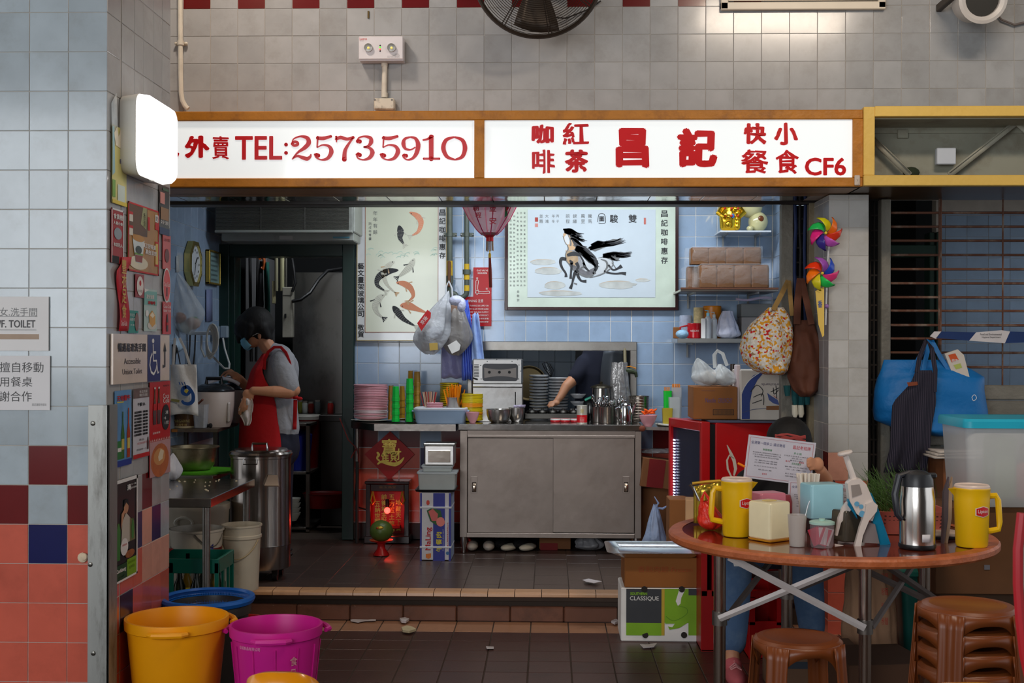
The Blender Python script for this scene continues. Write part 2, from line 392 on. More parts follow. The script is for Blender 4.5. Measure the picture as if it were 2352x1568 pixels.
# ================================================================ SIGN BOX
ocr=M((186,118,28),.5,0,.1,12,.35,40,dirt=(120,70,22),da=.7,ds=7,name='ochre_paint')
yel=M((226,186,92),.5,0,.05,10,.3,40,dirt=(196,150,66),da=.4,ds=5,name='yellow_paint')
YS=6.4
z0,z1,z2,z3=ZZ(429,YS),ZZ(408,YS),ZZ(275,YS),ZZ(253.5,YS)
xl=XX(330,YS);xa,xbb,xcc,xd=XX(1088,YS),XX(1111,YS),XX(1958,YS),XX(1981,YS)
sg=thing('sign_box','long ochre steel sign box holding two backlit white panels over the stall','sign',loc=(0,YS,z0))
build(MB().box(xl,xd,YS,YS+.05,z0,z1,.004),'bottom_rail',ocr,sg)
build(MB().box(xl,xd,YS,YS+.05,z2,z3,.004),'top_rail',ocr,sg)
for a,b in((xa,xbb),(xcc,xd)):build(MB().box(a,b,YS-.001,YS+.05,z1,z2,.002),'post',ocr,sg)
build(MB().box(xl,xd,YS+.05,YF-.01,z3-.01,z3,0),'top_cover',ocr,sg)
build(MB().box(xl,xd,YS+.02,6.8,z0,z0+.01),'soffit_panel',M((150,112,76),.4,.0,.15,5,dirt=(60,44,30),da=.6,ds=3),sg)
build(MB().box(xl,xd,YS+.3,YS+.31,z0,z3-.01),'back_panel',M((120,118,112),.6),sg)
build(MB().box(xd-.01,xd,YS+.05,6.8,z0,z3),'end_panel',ocr,sg)
wh=M((235,241,243),.12,0,.01,3,emit=.52,coat=.3,rnd=0,name='lit_acrylic')
red=M((198,8,20),.3,0,.02,3,rnd=0,emit=.12,name='red_acrylic')
p1=build(MB().box(xl,xa,YS+.018,YS+.026,z1,z2),'left_panel',wh,sg)
p2=build(MB().box(xbb,xcc,YS+.018,YS+.026,z1,z2),'right_panel',wh,sg)
def sgn(par,t,u0,u1,v0,v1,off=.012,rough=0):
 off*=2.1 if len(t)==1 else 1
 mb=MB();Y=YS+.015;c=P((u0+u1)/2,(v0+v1)/2,Y);mb.text(t,c,W(u1-u0,Y)-2*off*.1,W(v1-v0,Y)-2*off*.08,bold=off*.1,rough=rough)
 m2=MB();n=len(mb.v);m2 .v=list(mb.v);m2 .f=list(mb.f);m2 .mi=list(mb.mi)
 build(m2,'lettering',red,par,smooth=0)
sgn(p1,'色',358,412,315,364,.03,.005)
sgn(p1,'外',424,482,311,364,.032,.006);sgn(p1,'賣',487,527,312,366,.011,.003)
sgn(p1,'TEL',539,649,312,367,.03)
for vv in(332,351):build(MB().cyl(P(657,vv,YS+.014),P(657,vv,YS+.018),W(4.4,YS)),'dot',red,p1)
def slab(par,pts,um,w,Y=YS+.015):
 pass
DG={'2':[([(5,30),(9,36),(18,34),(19,26),(12,22),(7,25)],9),([(5,28),(8,12),(26,2),(44,8),(48,26),(38,44),(20,62),(6,84)],[3,4,6,13,15,13,7,3]),([(4,88),(18,76),(32,82),(44,86),(52,78),(54,68)],[3,7,12,13,8,3])],'5':[([(12,4),(11,26),(10,44)],[6,5,4]),([(12,8),(28,9),(48,2)],[11,12,8]),([(10,44),(26,34),(44,40),(50,60),(40,84),(22,90),(8,82),(4,70)],[3,5,10,15,11,5,5,6]),([(9,72),(13,74)],13)],'7':[([(4,4),(5,24)],[7,3]),([(4,12),(16,6),(34,12),(50,6)],[8,12,10,9]),([(50,8),(38,30),(28,56),(26,88)],[5,8,12,15])],'3':[([(8,20),(13,21)],13),([(6,20),(10,8),(26,2),(44,8),(46,24),(38,38),(24,42)],[4,5,6,12,14,8,4]),([(24,42),(42,46),(50,62),(42,82),(24,90),(8,84),(4,70)],[4,9,15,12,5,5,6]),([(9,70),(13,72)],13)],'9':[([(26,4),(10,12),(6,30),(12,48),(28,52),(42,42)],[5,9,14,9,5,4]),([(26,4),(42,10),(50,32),(46,62),(34,84),(18,90),(7,82),(5,74)],[5,10,15,14,9,5,5,6]),([(9,74),(14,75)],12)],'1':[([(6,16),(20,12),(34,2)],[5,7,9]),([(31,4),(31,86)],[15,15]),([(10,86),(54,86)],[7,7])],'0':[([(32,4),(14,16),(8,46),(16,78),(34,90)],[5,12,15,12,5]),([(32,4),(50,16),(56,46),(50,78),(34,90)],[5,12,15,12,5])]}
def digit(par,ch,u0,u1,v0,v1):
 Y=YS+.014
 for pts,w in DG[ch]:
  mx=54.0;mb=MB();q=[];ww=[]
  if not isinstance(w,list):w=[w]*len(pts)
  n=len(pts)
  for k in range(n-1):
   p0,pA,pB,p3=pts[max(k-1,0)],pts[k],pts[k+1],pts[min(k+2,n-1)]
   for t in[x/5 for x in range(5)]:
    q.append([.5*(2*pA[a]+(pB[a]-p0[a])*t+(2*p0[a]-5*pA[a]+4*pB[a]-p3[a])*t*t+(3*pA[a]-p0[a]-3*pB[a]+p3[a])*t**3)for a in(0,1)]);ww.append(w[k]+(w[k+1]-w[k])*t)
  q.append(pts[-1]);ww.append(w[-1]);s=(v1-v0)/92;sx_=(u1-u0)/56
  mb.ribbon([P(u0+a*sx_,v0+b*s,Y)for a,b in q],[W(x*s*1.18,Y)for x in ww],off=(0,0,0))
  for(a,b),x in((q[0],ww[0]),(q[-1],ww[-1])):
   if x>5:mb.cyl(P(u0+a*sx_,v0+b*s,Y),P(u0+a*sx_,v0+b*s,Y+.001),W(x*s*.56,Y),n=12)
  build(mb,'lettering',red,par,smooth=0,solid=.003)
for ch,a,b in(('2',667,716),('5',720,766),('7',769,816),('3',816,860),('5',871,919),('9',922,965),('1',966,1010),('0',1010,1068)):digit(p1,ch,a,b,312,368)
for t,a,b,c,d in(('咖',1221,1272,286,330),('紅',1292,1353,281,333),('啡',1222,1274,343,398),('茶',1297,1351,343,396),('昌',1414,1491,294,385),('記',1557,1647,294,384),('快',1708,1760,283,331),('小',1779,1832,281,333),('餐',1702,1765,343,399),('食',1780,1836,343,399)):
 sgn(p2,t,a,b,c,d,.056 if b-a>70 else .015 if t in '餐啡紅食' else .026,.006)
sgn(p2,'CF6',1849,1943,362,403,.035)
pp=P(1969,414,YS-.004);tag(build(MB().box(pp.x-.014,pp.x+.014,pp.y-.004,pp.y+.004,pp.z-.026,pp.z+.026,.003).tube([pp+V(0,-.006,.008),pp+V(.006,-.01,-.004),pp+V(0,-.008,-.024)],.003,6),'hook_plate',M((205,190,175),.6,dirt=(90,60,40))),'small pale hook plate on the lower right corner of the sign box','hook')
sh=thing('shutter_housing','shiny metal shutter housing running under the sign above the opening','shutter',loc=(0,6.95,z0))
sm=M((205,202,198),.10,1,.05,4,.05,8,dirt=(120,112,104),da=.3)
for k in range(13):
 a=XX(300,6.9)+k*.29;build(MB().box(a+.002,a+.288,6.802,7.085,z0-.001,z0+.004,.001),'panel',sm,sh)
build(MB().box(-2.3,XX(1880,7.1),7.085,7.11,z0-.012,z0+.03,.002),'edge_bar',M((34,26,24),.4),sh)
build(MB().box(XL+.01,XX(1785,7.1),7.09,7.6,z0+.03,2.88),'drum_cover',M((100,100,98),.5),sh)
yf=thing('open_sign_frame','bright yellow steel frame of the empty sign box at right','frame',loc=(xd+.2,YS,z0))
yx=XX(1983,YS-.02);y0=YS-.02
a,b=XX(1983,y0),XX(2008,y0)
build(MB().box(a,b,y0,y0+.05,ZZ(402,y0,2000),ZZ(245,y0,2000),.002),'post',yel,yf)
zt=ZZ(243,y0,2150);zt2=ZZ(267,y0,2150);zq=ZZ(402,y0,2150);zq2=ZZ(426,y0,2150)
build(MB().box(b,4,y0-.002,y0+.05,zt2,zt,.003),'top_rail',yel,yf)
build(MB().box(a,4,y0-.003,y0+.05,zq2,zq,.003),'bottom_rail',yel,yf)
gp=M((150,150,134),.55,0,.08,5,dirt=(96,74,52),da=.55,ds=4,name='grey_green_paint')
build(MB().box(a,4,YF-.06,YF-.03,zq,zt),'back_plate',gp,yf)
build(MB().box(a,4,y0+.05,YF-.06,zt2-.005,zt2),'top_lip',gp,yf)
build(MB().box(a,4,y0+.05,7.0,zq2,zq2+.006),'soffit_panel',M((92,64,34),.3,.2,.2,4,dirt=(60,48,40),ds=2),yf)
build(MB().box(a,4,y0+.3,YF-.055,ZZ(296,YF-.2,2150),zt2,.002),'upper_ledge',gp,yf)
def brace(u0,v0,u1,v1):
 Y=YF-.12;p,q=P(u0,v0,Y),P(u1,v1,Y);mb=MB();mb.ribbon([p,q],.032,off=(0,0,0));mb.ribbon([p+V(0,.0,.014),q+V(0,.0,.014)],.004,off=(0,-.012,0));build(mb,'brace',M((168,166,150),.5,dirt=(100,78,56),da=.4),yf,solid=.006)
brace(1998,312,2090,402);brace(2335,280,2180,402);brace(2330,276,2400,340)
mb=MB();mb.ball(P(2093,396,YF-.1),.045,.02,.03,12,6);build(mb,'burnt_cable_end',M((40,48,30),.9),yf)
pbox(MB(),0,1,0,1,6,.1)
k=build(pbox(MB(),2061,2085,297,317,YF-.08,.02,.003),'fixing_plate',gp,yf)
tag(build(pbox(pbox(MB(),2151,2195,339,377,YF-.13,.03,.004),2152,2194,340,376,YF-.1,.07),'switch_box',plas((196,202,210))),'small square white electrical box inside the yellow sign frame','electrical box')
rust=M((96,60,44),.8,0,.25,3,.5,60,dirt=(150,140,126),da=.8,ds=6,name='rusty_bar')
galv=M((128,124,114),.6,.35,.15,10,.5,40,dirt=(70,64,56),da=.6,ds=5,name='galvanised')
gr=thing('shutter_grille','rusty closed bar grille shutter of the neighbouring shop at right','grille',loc=(2.5,6.95,0))
Yg=6.95;ga,gb_=XX(2038,Yg),XX(2420,Yg)
for vv in(488,520,552,585,617.5,650,682,713,746,777,809,842):
 build(MB().tube([(ga,Yg,ZZ(vv+.5,Yg,2100)),(gb_,Yg,ZZ(vv+.5,Yg,2100))],.007,6),'bar',rust,gr)
for uu in(2154,2158,2300):build(MB().box(XX(uu,Yg),XX(uu+3.2,Yg),Yg-.01,Yg-.004,ZZ(880,Yg),z0),'tie_strip',rust,gr)
for k in range(7):
 zz=ZZ(880,Yg)-k*.085;build(MB().box(ga,gb_,Yg-.01,Yg+.01,zz-.082,zz,.006),'solid_slat',galv,gr)
build(MB().box(XX(2018,Yg),XX(2040,Yg),Yg-.05,Yg+.04,0,2.36,.004),'guide_post',galv,gr)
def chain(u0,u1,Y,par,vt=470,n=26):
 za,zb_=z0,.2;
 for k in range(n):
  zz=za-(za-zb_)*k/n;build(MB().box(XX(u0,Y),XX(u1,Y),Y,Y+.012,zz-.009,zz),'link',M((40,34,30),.6,.4,dirt=(80,60,46)),par)
 for f_ in(0,.45,.9):x=XX(u0+(u1-u0)*f_,Y);build(MB().box(x,x+.008,Y-.002,Y+.01,zb_,za),'link_strip',M((36,32,30),.6,.4),par)
chain(1997,2017,Yg+.02,gr)
build(MB().box(XX(1997,7.05),XX(2016,7.05),7.06,7.08,0,2.36),'dark_backing',M((10,10,11),.9),gr)
fg=thing('folded_gate','folded dark metal gate with galvanised and rusty posts at right of stall','gate',loc=(XX(1830,7.15),7.15,0))
build(MB().box(XX(1793,7.15),XX(1820,7.15),7.13,7.2,0,2.36,.004),'guide_post',galv,fg)
build(MB().box(XX(1856,7.1),XX(1873,7.1),7.08,7.14,0,2.36,.003),'rusty_post',M((134,122,98),.7,.2,.2,8,.5,40,dirt=(90,56,36),da=.8,ds=9),fg)
chain(1821,1855,7.15,fg)
build(MB().box(XX(1819,7.2),XX(1860,7.2),7.22,7.24,0,2.36),'dark_backing',M((14,16,20),.9),fg)
for uu,t in((1826,.010),(1838,.007),(1848,.009)):
 pts=[P(uu+R(-2,2),470+k*52,7.13)for k in range(9)];build(MB().tube(pts,t,6),'cord',M((30,44,84)if uu!=1838 else(24,24,26),.7),fg)
 # ================================================================ COLUMN: notices and posters
def onY(name,label,cat,u0,u1,v0,v1,Y,m,d=.002,tilt=0):
 """flat sheet facing the viewer on a plane of constant depth"""
 u,v=(u0+u1)/2,(v0+v1)/2;p=P(u,v,Y);w,h=W(u1-u0,Y)/2,W(v1-v0,Y)/2
 o=thing(name,label,cat,loc=p);build(MB().box(p.x-w,p.x+w,p.y-d,p.y,p.z-h,p.z+h),'sheet',m,o);return o
blk=M((28,28,30),.6,rnd=0,name='black_ink');whi=M((226,224,220),.6,rnd=0,name='white_ink');rdi=M((190,24,28),.5,rnd=0);gold=M((212,170,62),.35,.6,rnd=0);grn=M((30,130,60),.5,rnd=0);blu=M((24,44,130),.5,rnd=0);gry=M((120,120,120),.6,rnd=0)
def t2(par,t,u0,u1,v0,v1,Y,m,b=0,nm='printed_text',**k):
 mb=MB().text(t,P((u0+u1)/2,(v0+v1)/2,Y),W(u1-u0,Y)if u1 is not None and u1>u0 else None,W(v1-v0,Y)if v1 is not None else None,bold=b,**k)
 return build(mb,nm,m,par,smooth=0)
def vt(par,s_,u,v0,v1,size,Y,m,b=0,nm='printed_text',**k):
 mb=MB();n=len(s_)
 for i,ch in enumerate(s_):
  if ch!=' ':mb.text(ch,P(u,v0+(v1-v0)*(i+.5)/n,Y),W(size,Y),W(size,Y),bold=b,**k)
 return build(mb,nm,m,par,smooth=0)
Yc=YC-.004
n1=onY('toilet_notice','upper white paper notice about the toilet taped on the tiled column','notice',-50,114,680,806,Yc,paper((232,228,226)))
t2(n1,'女.洗手間',-2,86,706,726,Yc-.0025,gry);t2(n1,'/F. TOILET',-4,82,735,752,Yc-.0025,M((80,78,80),.6),.0006)
build(MB().box(XX(-40,Yc),XX(86,Yc),Yc-.003,Yc-.002,ZZ(727,Yc,40),ZZ(726,Yc,40)),'rule',gry,n1)
build(MB().box(XX(-40,Yc),XX(84,Yc),Yc-.003,Yc-.002,ZZ(758,Yc,40),ZZ(757,Yc,40)),'rule',gry,n1)
build(MB().box(XX(-40,Yc),XX(90,Yc),Yc-.003,Yc-.002,ZZ(779,Yc,40),ZZ(767,Yc,40)),'brown_bar',M((176,152,132),.7),n1)
n2=onY('table_notice','lower white paper notice asking not to move tables, taped on the column','notice',-50,117,816,942,Yc,paper((228,224,224)))
for t,a,b,c,d in(('擅自移動',-2,101,831,855),('用餐桌',-2,75,865,888),('謝合作',-2,74,898,922)):t2(n2,t,a,b,c,d,Yc-.0025,M((70,68,68),.6))
t2(n2,'黃泥涌街市街坊',73,107,926,932,Yc-.0025,gry)
pp=P(190,1280,YC);tag(build(MB().ball(pp+V(0,-.002,0),.02,.008,.02,10,6).ball(pp+V(.008,-.006,.004),.014,.008,.015,8,6),'plaster_patch',M((222,200,170),.9,bump=.6,bs=90)),'small beige plaster patch on the salmon tile of the column','patch')
def Q(u,v,d=.004):
 a=(u-CU)/F;b=(CV-v)/F;dd=fw+(a-RO*b)*rt+(b+RO*a)*up;x=XC+d;return Vector((0,0,CH))+dd*(x/dd.x)
def side(name,label,cat,u0,u1,v0,v1,m,d=.004,r=0,th=.0015):
 """v0..v1 measured at the near (left) edge"""
 a,c=Q(u0,v0,d),Q(u0,v1,d);y1=Q(u1,v0,d).y
 o=thing(name,label,cat,loc=(XC+d,(a.y+y1)/2,(a.z+c.z)/2));mb=MB().box(XC+d-th,XC+d,a.y,y1,c.z,a.z);build(mb,'sheet',m,o);o['_']=0;del o['_']
 return o,a.y,y1,c.z,a.z
def sp(par,m,pts,d,nm='print',box=None):
 """flat shape printed on a side sheet; pts in 0..1 of the sheet (x deeper, y up)"""
 o,ya,yb,za,zb_=box;mb=MB();mb.add([(XC+d,ya+(yb-ya)*x,za+(zb_-za)*y)for x,y in pts],[list(range(len(pts)))]);return build(mb,nm,m,o,smooth=0)
def st(bx,t,x,y,w,h,m,d=.006,bold=0,nm='printed_text',**k):
 o,ya,yb,za,zb_=bx;mb=MB().text(t,(XC+d,ya+(yb-ya)*x,za+(zb_-za)*y),(yb-ya)*w if w else None,(zb_-za)*h if h else None,r=(0,1,0),bold=bold,**k);return build(mb,nm,m,o,smooth=0)
def ell(cx,cy,rx,ry,n=18):return[(cx+rx*math.cos(2*PI*i/n),cy+ry*math.sin(2*PI*i/n))for i in range(n)]
RC=lambda a,b,c,d:[(a,c),(b,c),(b,d),(a,d)]
o=thing('bulkhead_lamp','lit white bulkhead lamp mounted high on the side of the tiled column','lamp',loc=(XC,5.12,2.24))
def rr(hw,hh,r,n=5):
 return[(sx*(hw-r)+r*math.cos(a),sy*(hh-r)+r*math.sin(a))for sx,sy,a0 in((1,1,0),(-1,1,PI/2),(-1,-1,PI),(1,-1,1.5*PI))for a in[a0+PI/2*k/n for k in range(n+1)]]
def rrstack(mb,c,layers,ax='x'):
 n=24;vs=[];fs=[]
 for(d,hw,hh,r)in layers:
  for(p,q)in rr(hw,hh,r):vs.append((c[0]+d,c[1]+p,c[2]+q)if ax=='x' else(c[0]+p,c[1]-d,c[2]+q)if ax=='y' else(c[0]+p,c[1]+q,c[2]+d))
 for j in range(len(layers)-1):
  for i in range(n):fs.append((j*n+i,j*n+(i+1)%n,(j+1)*n+(i+1)%n,(j+1)*n+i))
 fs.append(list(range(n)));fs.append([(len(layers)-1)*n+i for i in range(n)]);return mb.add(vs,fs)
c_=(XC,5.10,2.39)
build(rrstack(MB(),c_,[(.0,.19,.155,.05),(.07,.20,.165,.055)]),'base',plas((210,206,196)),o)
build(rrstack(MB(),c_,[(.071,.198,.163,.055),(.105,.195,.160,.055),(.122,.183,.148,.05)]),'diffuser',M((250,250,252),.3,emit=3.2,rnd=0,var=0),o,smooth=60)
for q in(.158,-.158):build(MB().box(XC+.06,XC+.08,5.09,5.11,2.39+q-.012,2.39+q+.012,.002),'clip',plas((190,188,180)),o)
bx=side('drink_poster','tall torn yellow drink poster high on the side of the column','poster',258,291,285,465,M((216,206,128),.5,rnd=0))
sp(0,M((150,186,190),.5),[(0,.98),(0,.35),(.18,.4),(.12,.98)],.0055,box=bx);sp(0,M((228,216,190),.5),[(.2,.75),(.1,.9),(.3,1.0),(.4,.88),(.6,1.02),(.7,.9),(.95,1.0),(.9,.72)],.006,box=bx)
sp(0,M((214,226,214),.5),RC(.35,.85,.05,.26),.006,box=bx);sp(0,M((120,170,60),.5),RC(0,.2,.08,.3),.006,box=bx)
st(bx,'絲滑',.72,.57,.45,.07,M((90,84,110),.6),bold=.0008);sp(0,M((216,190,60),.5),RC(0,1,0,.05),.0062,box=bx)
tag(build(MB().add([Q(256,236),Q(268,214),Q(270,300),Q(258,325)],[(0,1,2,3)]),'torn_tape',film(a=.5),solid=.001),'strip of torn clear tape above the drink poster on the column','tape')
bx=side('red_dish_poster','small red poster with a white emblem at the left edge of the column side','poster',256,284,476,602,M((168,34,40),.45,rnd=0))
for k,(y,h)in enumerate(((.86,.1),(.74,.06),(.34,.07))):st(bx,('食貨榜','人氣小食','本店已入')[k],.5,y,.75,h,whi,bold=.0008)
sp(0,M((150,160,168),.6),ell(.5,.55,.32,.11),.006,box=bx);sp(0,blk,RC(.04,.6,.0,.13),.006,box=bx)
for e in(RC(0,.06,0,1),RC(.94,1,0,1),RC(0,1,.97,1)):sp(0,whi,e,.0055,box=bx)
bx=side('coffee_poster','large brown coffee poster with a cup in a red border on the column side','poster',294,365,461,621,M((168,116,44),.35,var=.3,sc_=9,rnd=0))
for e in(RC(0,.03,0,1),RC(.97,1,0,1),RC(0,1,.975,1),RC(0,1,0,.025)):sp(0,rdi,e,.0055,box=bx)
sp(0,M((92,56,24),.4,var=.25),RC(.03,.6,.55,.97),.0055,box=bx)
sp(0,M((220,208,180),.4),ell(.32,.14,.30,.10),.006,box=bx);sp(0,M((206,212,210),.4),[(.12,.5),(.5,.5),(.42,.14),(.22,.14)],.0065,box=bx);sp(0,M((190,130,40),.4),ell(.31,.5,.19,.05),.007,box=bx);sp(0,M((150,50,40),.4),[(.2,.25),(.44,.25),(.42,.15),(.22,.15)],.0072,box=bx);sp(0,M((30,40,30),.4),ell(.31,.33,.10,.06),.0075,box=bx);sp(0,M((110,150,40),.4),RC(.19,.45,.255,.28),.0074,box=bx)
sp(0,M((150,150,100),.4),[(.38,.72),(.46,.98),(.58,.98),(.56,.66)],.006,box=bx)
st(bx,'香',.5,.85,.08,.1,blk);st(bx,'滑',.5,.74,.08,.1,blk);sp(0,rdi,RC(.62,.68,.66,.86),.006,box=bx)
sp(0,whi,RC(.86,.97,.82,.93),.006,box=bx);st(bx,'奶',.915,.875,.08,.08,blk,.0065);sp(0,rdi,RC(.86,.97,.70,.81),.006,box=bx);sp(0,rdi,RC(.86,.97,.14,.52),.006,box=bx);sp(0,gold,RC(.87,.96,.17,.49),.0062,box=bx)
st(bx,'真正好味道',.66,.42,.42,.07,whi,bold=.0008);st(bx,'黑白淡奶',.72,.33,.38,.07,whi,bold=.0008)
for y in(.6,.8):sp(0,M((214,206,190),.4),RC(.03,.14,y-.08,y+.05),.006,box=bx);sp(0,rdi,RC(.03,.14,y+.02,y+.06),.0065,box=bx)
bx=side('night_scene_poster','narrow dark photo poster at the upper right edge of the column side','poster',366,389,422,536,M((52,42,40),.3,var=.4,sc_=30,rnd=0))
sp(0,M((200,130,120),.4),RC(.05,.5,.62,.85),.006,box=bx);sp(0,M((50,90,60),.4),RC(.3,.9,.9,.95),.006,box=bx);sp(0,M((150,110,70),.4),RC(.1,.9,.3,.55),.006,box=bx);st(bx,'好景',.5,.25,.8,.08,whi);sp(0,M((30,44,90),.4),RC(0,1,0,.14),.006,box=bx)
bx=side('red_bottle_sticker','faded red rectangular drink sticker below the dark photo poster','sticker',374,392,537,617,M((200,60,56),.3,rnd=0))
st(bx,'冰凍',.5,.85,.8,.1,M((120,30,30),.5));sp(0,M((110,24,24),.4),ell(.5,.4,.28,.2),.006,box=bx)
a_=Q(374,655);b_2=Q(391,655);cy=(a_.y+b_2 .y)/2;cz=Q(383,655).z
o=thing('round_drink_sticker','oval red drink sticker with white rim between two red rectangular stickers','sticker',loc=(XC,cy,cz));hw=(b_2 .y-a_.y)/2
for rr_,m_,dd_ in((1,whi,.0050),(.9,M((206,26,32),.3),.0056)):build(MB().add([(XC+dd_,cy+hw*rr_*math.cos(t*PI/12),cz+.078*rr_*math.sin(t*PI/12))for t in range(24)],[list(range(24))]),'rim' if rr_==1 else 'disc',m_,o,smooth=0)
build(MB().text('Coca-Cola',(XC+.006,cy,cz+.004),hw*1.5,.02,r=(0,1,0)),'printed_text',whi,o,smooth=0);build(MB().box(XC+.0058,XC+.0062,cy-.008,cy+.008,cz-.05,cz-.01),'bottle_print',M((60,12,10),.4),o)
bx=side('tall_red_bottle_sticker','red bottle sticker just above the right end of the toilet sign','sticker',374,393,692,767,M((196,26,34),.3,rnd=0))
st(bx,'Coca-Cola',.5,.86,.9,.1,whi);st(bx,'BONE TOPS',.5,.72,.9,.07,whi);sp(0,M((60,14,10),.4),[(.4,.08),(.38,.4),(.46,.62),(.54,.62),(.62,.4),(.6,.08)],.006,box=bx);sp(0,rdi,RC(.39,.61,.28,.36),.0065,box=bx)
o=thing('red_paper_strip','long red paper strip with gold characters hanging askew on the column','paper strip',loc=Q(283,680))
def sf(x,y):
 u=273+22*x+(3.5*math.sin(y*7))+(8 if y>.85 else 0)-3*y;q=Q(u,590+170*(1-y),.007+.004*math.sin(x*5+y*9));return q
build(MB().grid(sf,5,12),'sheet',M((196,40,52),.5,rnd=0),o,solid=.001)
for k,ch in enumerate('豐衣足食'):q=Q(285,612+k*34,.013);build(MB().text(ch,q,.05,.055,r=(0,1,0),bold=.001),'gold_character',gold,o,smooth=0)
q=Q(285,742,.013);build(MB().text('Coca-Cola',q,.07,.02,r=(0,1,0)),'printed_text',whi,o,smooth=0)
bx=side('white_emblem_sticker','small dark red sticker with a round white emblem below the coffee poster','sticker',311,331,628,682,M((150,24,34),.4,rnd=0))
sp(0,M((226,214,206),.4),ell(.5,.5,.38,.42),.006,box=bx);sp(0,rdi,ell(.5,.62,.12,.12),.0065,box=bx);st(bx,'泉章居',.5,.28,.5,.12,blk)
bx=side('teal_leaf_card','small teal card beside the red paper strip','card',295,318,712,764,M((36,140,128),.4,rnd=0))
st(bx,'街坊生',.35,.8,.5,.14,whi);st(bx,'海鮮老',.35,.6,.5,.14,whi);st(bx,'外賣',.35,.35,.4,.07,whi);sp(0,M((130,90,80),.4),ell(.8,.5,.2,.42),.006,box=bx)
bx=side('dessert_card','pale card with a yellow dessert photo right of the teal card','card',331,360,662,760,M((176,196,190),.4,rnd=0))
sp(0,M((110,168,160),.4),RC(0,1,.62,.95),.0055,box=bx);st(bx,'激安搶購',.45,.82,.6,.1,whi,bold=.0006);st(bx,'凍咖啡',.55,.68,.6,.08,rdi,bold=.0006)
sp(0,M((206,200,190),.4),ell(.6,.14,.36,.1),.006,box=bx);sp(0,M((220,160,60),.4),[(.35,.38),(.6,.5),(.85,.38),(.85,.18),(.6,.1),(.38,.2)],.0065,box=bx);sp(0,M((236,220,190),.4),[(.42,.38),(.6,.46),(.8,.38),(.62,.32)],.007,box=bx);sp(0,whi,ell(.2,.42,.12,.08),.0065,box=bx);sp(0,whi,[(0,.9),(.35,.98),(0,1)],.006,box=bx)
bx=side('toilet_sign','beige and navy accessible toilet sign with wheelchair symbol on the column side','sign',260,389,766,883,M((226,206,190),.25,rnd=0,coat=.4),d=.012,th=.01)
sp(0,M((32,36,104),.3,rnd=0),RC(.575,.815,0,1),.0132,box=bx)
st(bx,'暢通易達洗手間',.305,.73,.47,.17,M((50,40,44),.4),.0135,.0012);st(bx,'Accessible',.31,.45,.28,.12,M((60,50,52),.4),.0135);st(bx,'Unisex Toilet',.31,.24,.33,.11,M((60,50,52),.4),.0135)
def sline(bx,pts,w,m,d):o_,ya,yb,za,zb_=bx;mb=MB();mb.ribbon([(XC+d,ya+(yb-ya)*x,za+(zb_-za)*y)for x,y in pts],w,off=(0,0,0),nrm=(1,0,0));return build(mb,'symbol',m,o_,smooth=0)
sp(0,whi,ell(.675,.87,.022,.05),.0138,'symbol',bx)
for L in([(.675,.80),(.68,.44),(.74,.44),(.765,.17),(.79,.20)],[(.68,.62),(.73,.62)],[(.66,.60),(.628,.50),(.615,.35),(.64,.2),(.69,.15),(.73,.24),(.745,.34)]):sline(bx,L,.011,whi,.0138)
sline(bx,[(.865,.31),(.905,.31),(.905,.66)],.016,M((50,46,50),.4),.0138);sp(0,M((50,46,50),.4),[(.875,.64),(.905,.84),(.935,.64)],.0138,'symbol',bx)
bx=side('bottle_pair_poster','blue poster showing two bottles and a can beside the metal guard','poster',264,302,898,1075,M((96,150,200),.3,var=.2,sc_=14,rnd=0))
sp(0,M((24,60,150),.3),RC(0,1,0,.08),.0055,box=bx);st(bx,'天地豐牛',.5,.9,.8,.07,rdi,bold=.001);sp(0,M((216,200,60),.4),RC(.1,.5,.84,.855),.006,box=bx)
for x,c,h in((.45,(60,110,40),.72),(.8,(176,60,24),.76)):sp(0,M(c,.2),[(x-.09,.1),(x-.1,.42),(x-.035,.56),(x-.03,h),(x+.03,h),(x+.035,.56),(x+.1,.42),(x+.09,.1)],.006,box=bx);sp(0,M((210,190,90),.3),RC(x-.08,x+.08,.22,.36),.0065,box=bx)
sp(0,M((40,120,60),.3),[(.12,.1),(.12,.34),(.36,.34),(.36,.1)],.0066,box=bx);sp(0,whi,RC(.13,.35,.2,.25),.007,box=bx)
bx=side('lunch_menu_sheet','white lunch menu sheet with black lines of text between two posters','menu',306,343,893,1055,M((206,204,210),.4,rnd=0))
sp(0,M((110,88,84),.5,var=.3,sc_=30),RC(0,1,.86,1),.0055,box=bx);st(bx,'冬瓜煎蛋',.6,.95,.5,.04,whi);st(bx,'傳統先進麵',.6,.9,.5,.04,whi);st(bx,'午餐 58.-',.5,.77,.5,.05,blk,bold=.0006)
for k in range(8):st(bx,('涼瓜煎蛋飯','菜甫煎蛋飯','肉片煎蛋飯','魚仔煎蛋飯','咸蛋煎蛋飯','榨菜煎蛋飯','豬肉煎蛋飯','白菜煎蛋飯')[k],.27,.66-k*.046,.44,.032,blk,bold=.0005);st(bx,'湯飯 麵飯',.72,.66-k*.046,.3,.03,blk,bold=.0004)
st(bx,'飲品',.5,.26,.3,.03,blk);st(bx,'紅豆冰加五元',.55,.21,.6,.03,rdi);st(bx,'另加餸多一元',.5,.12,.6,.03,blk);sp(0,rdi,RC(0,1,0,.06),.006,box=bx);sp(0,M((70,16,12),.4),[(.85,.1),(.84,.2),(.88,.28),(.92,.28),(.95,.2),(.94,.1)],.006,box=bx)
bx=side('cola_bread_poster','red bottle poster with a toasted bun photo at its foot','poster',344,391,878,1098,M((196,20,28),.3,rnd=0))
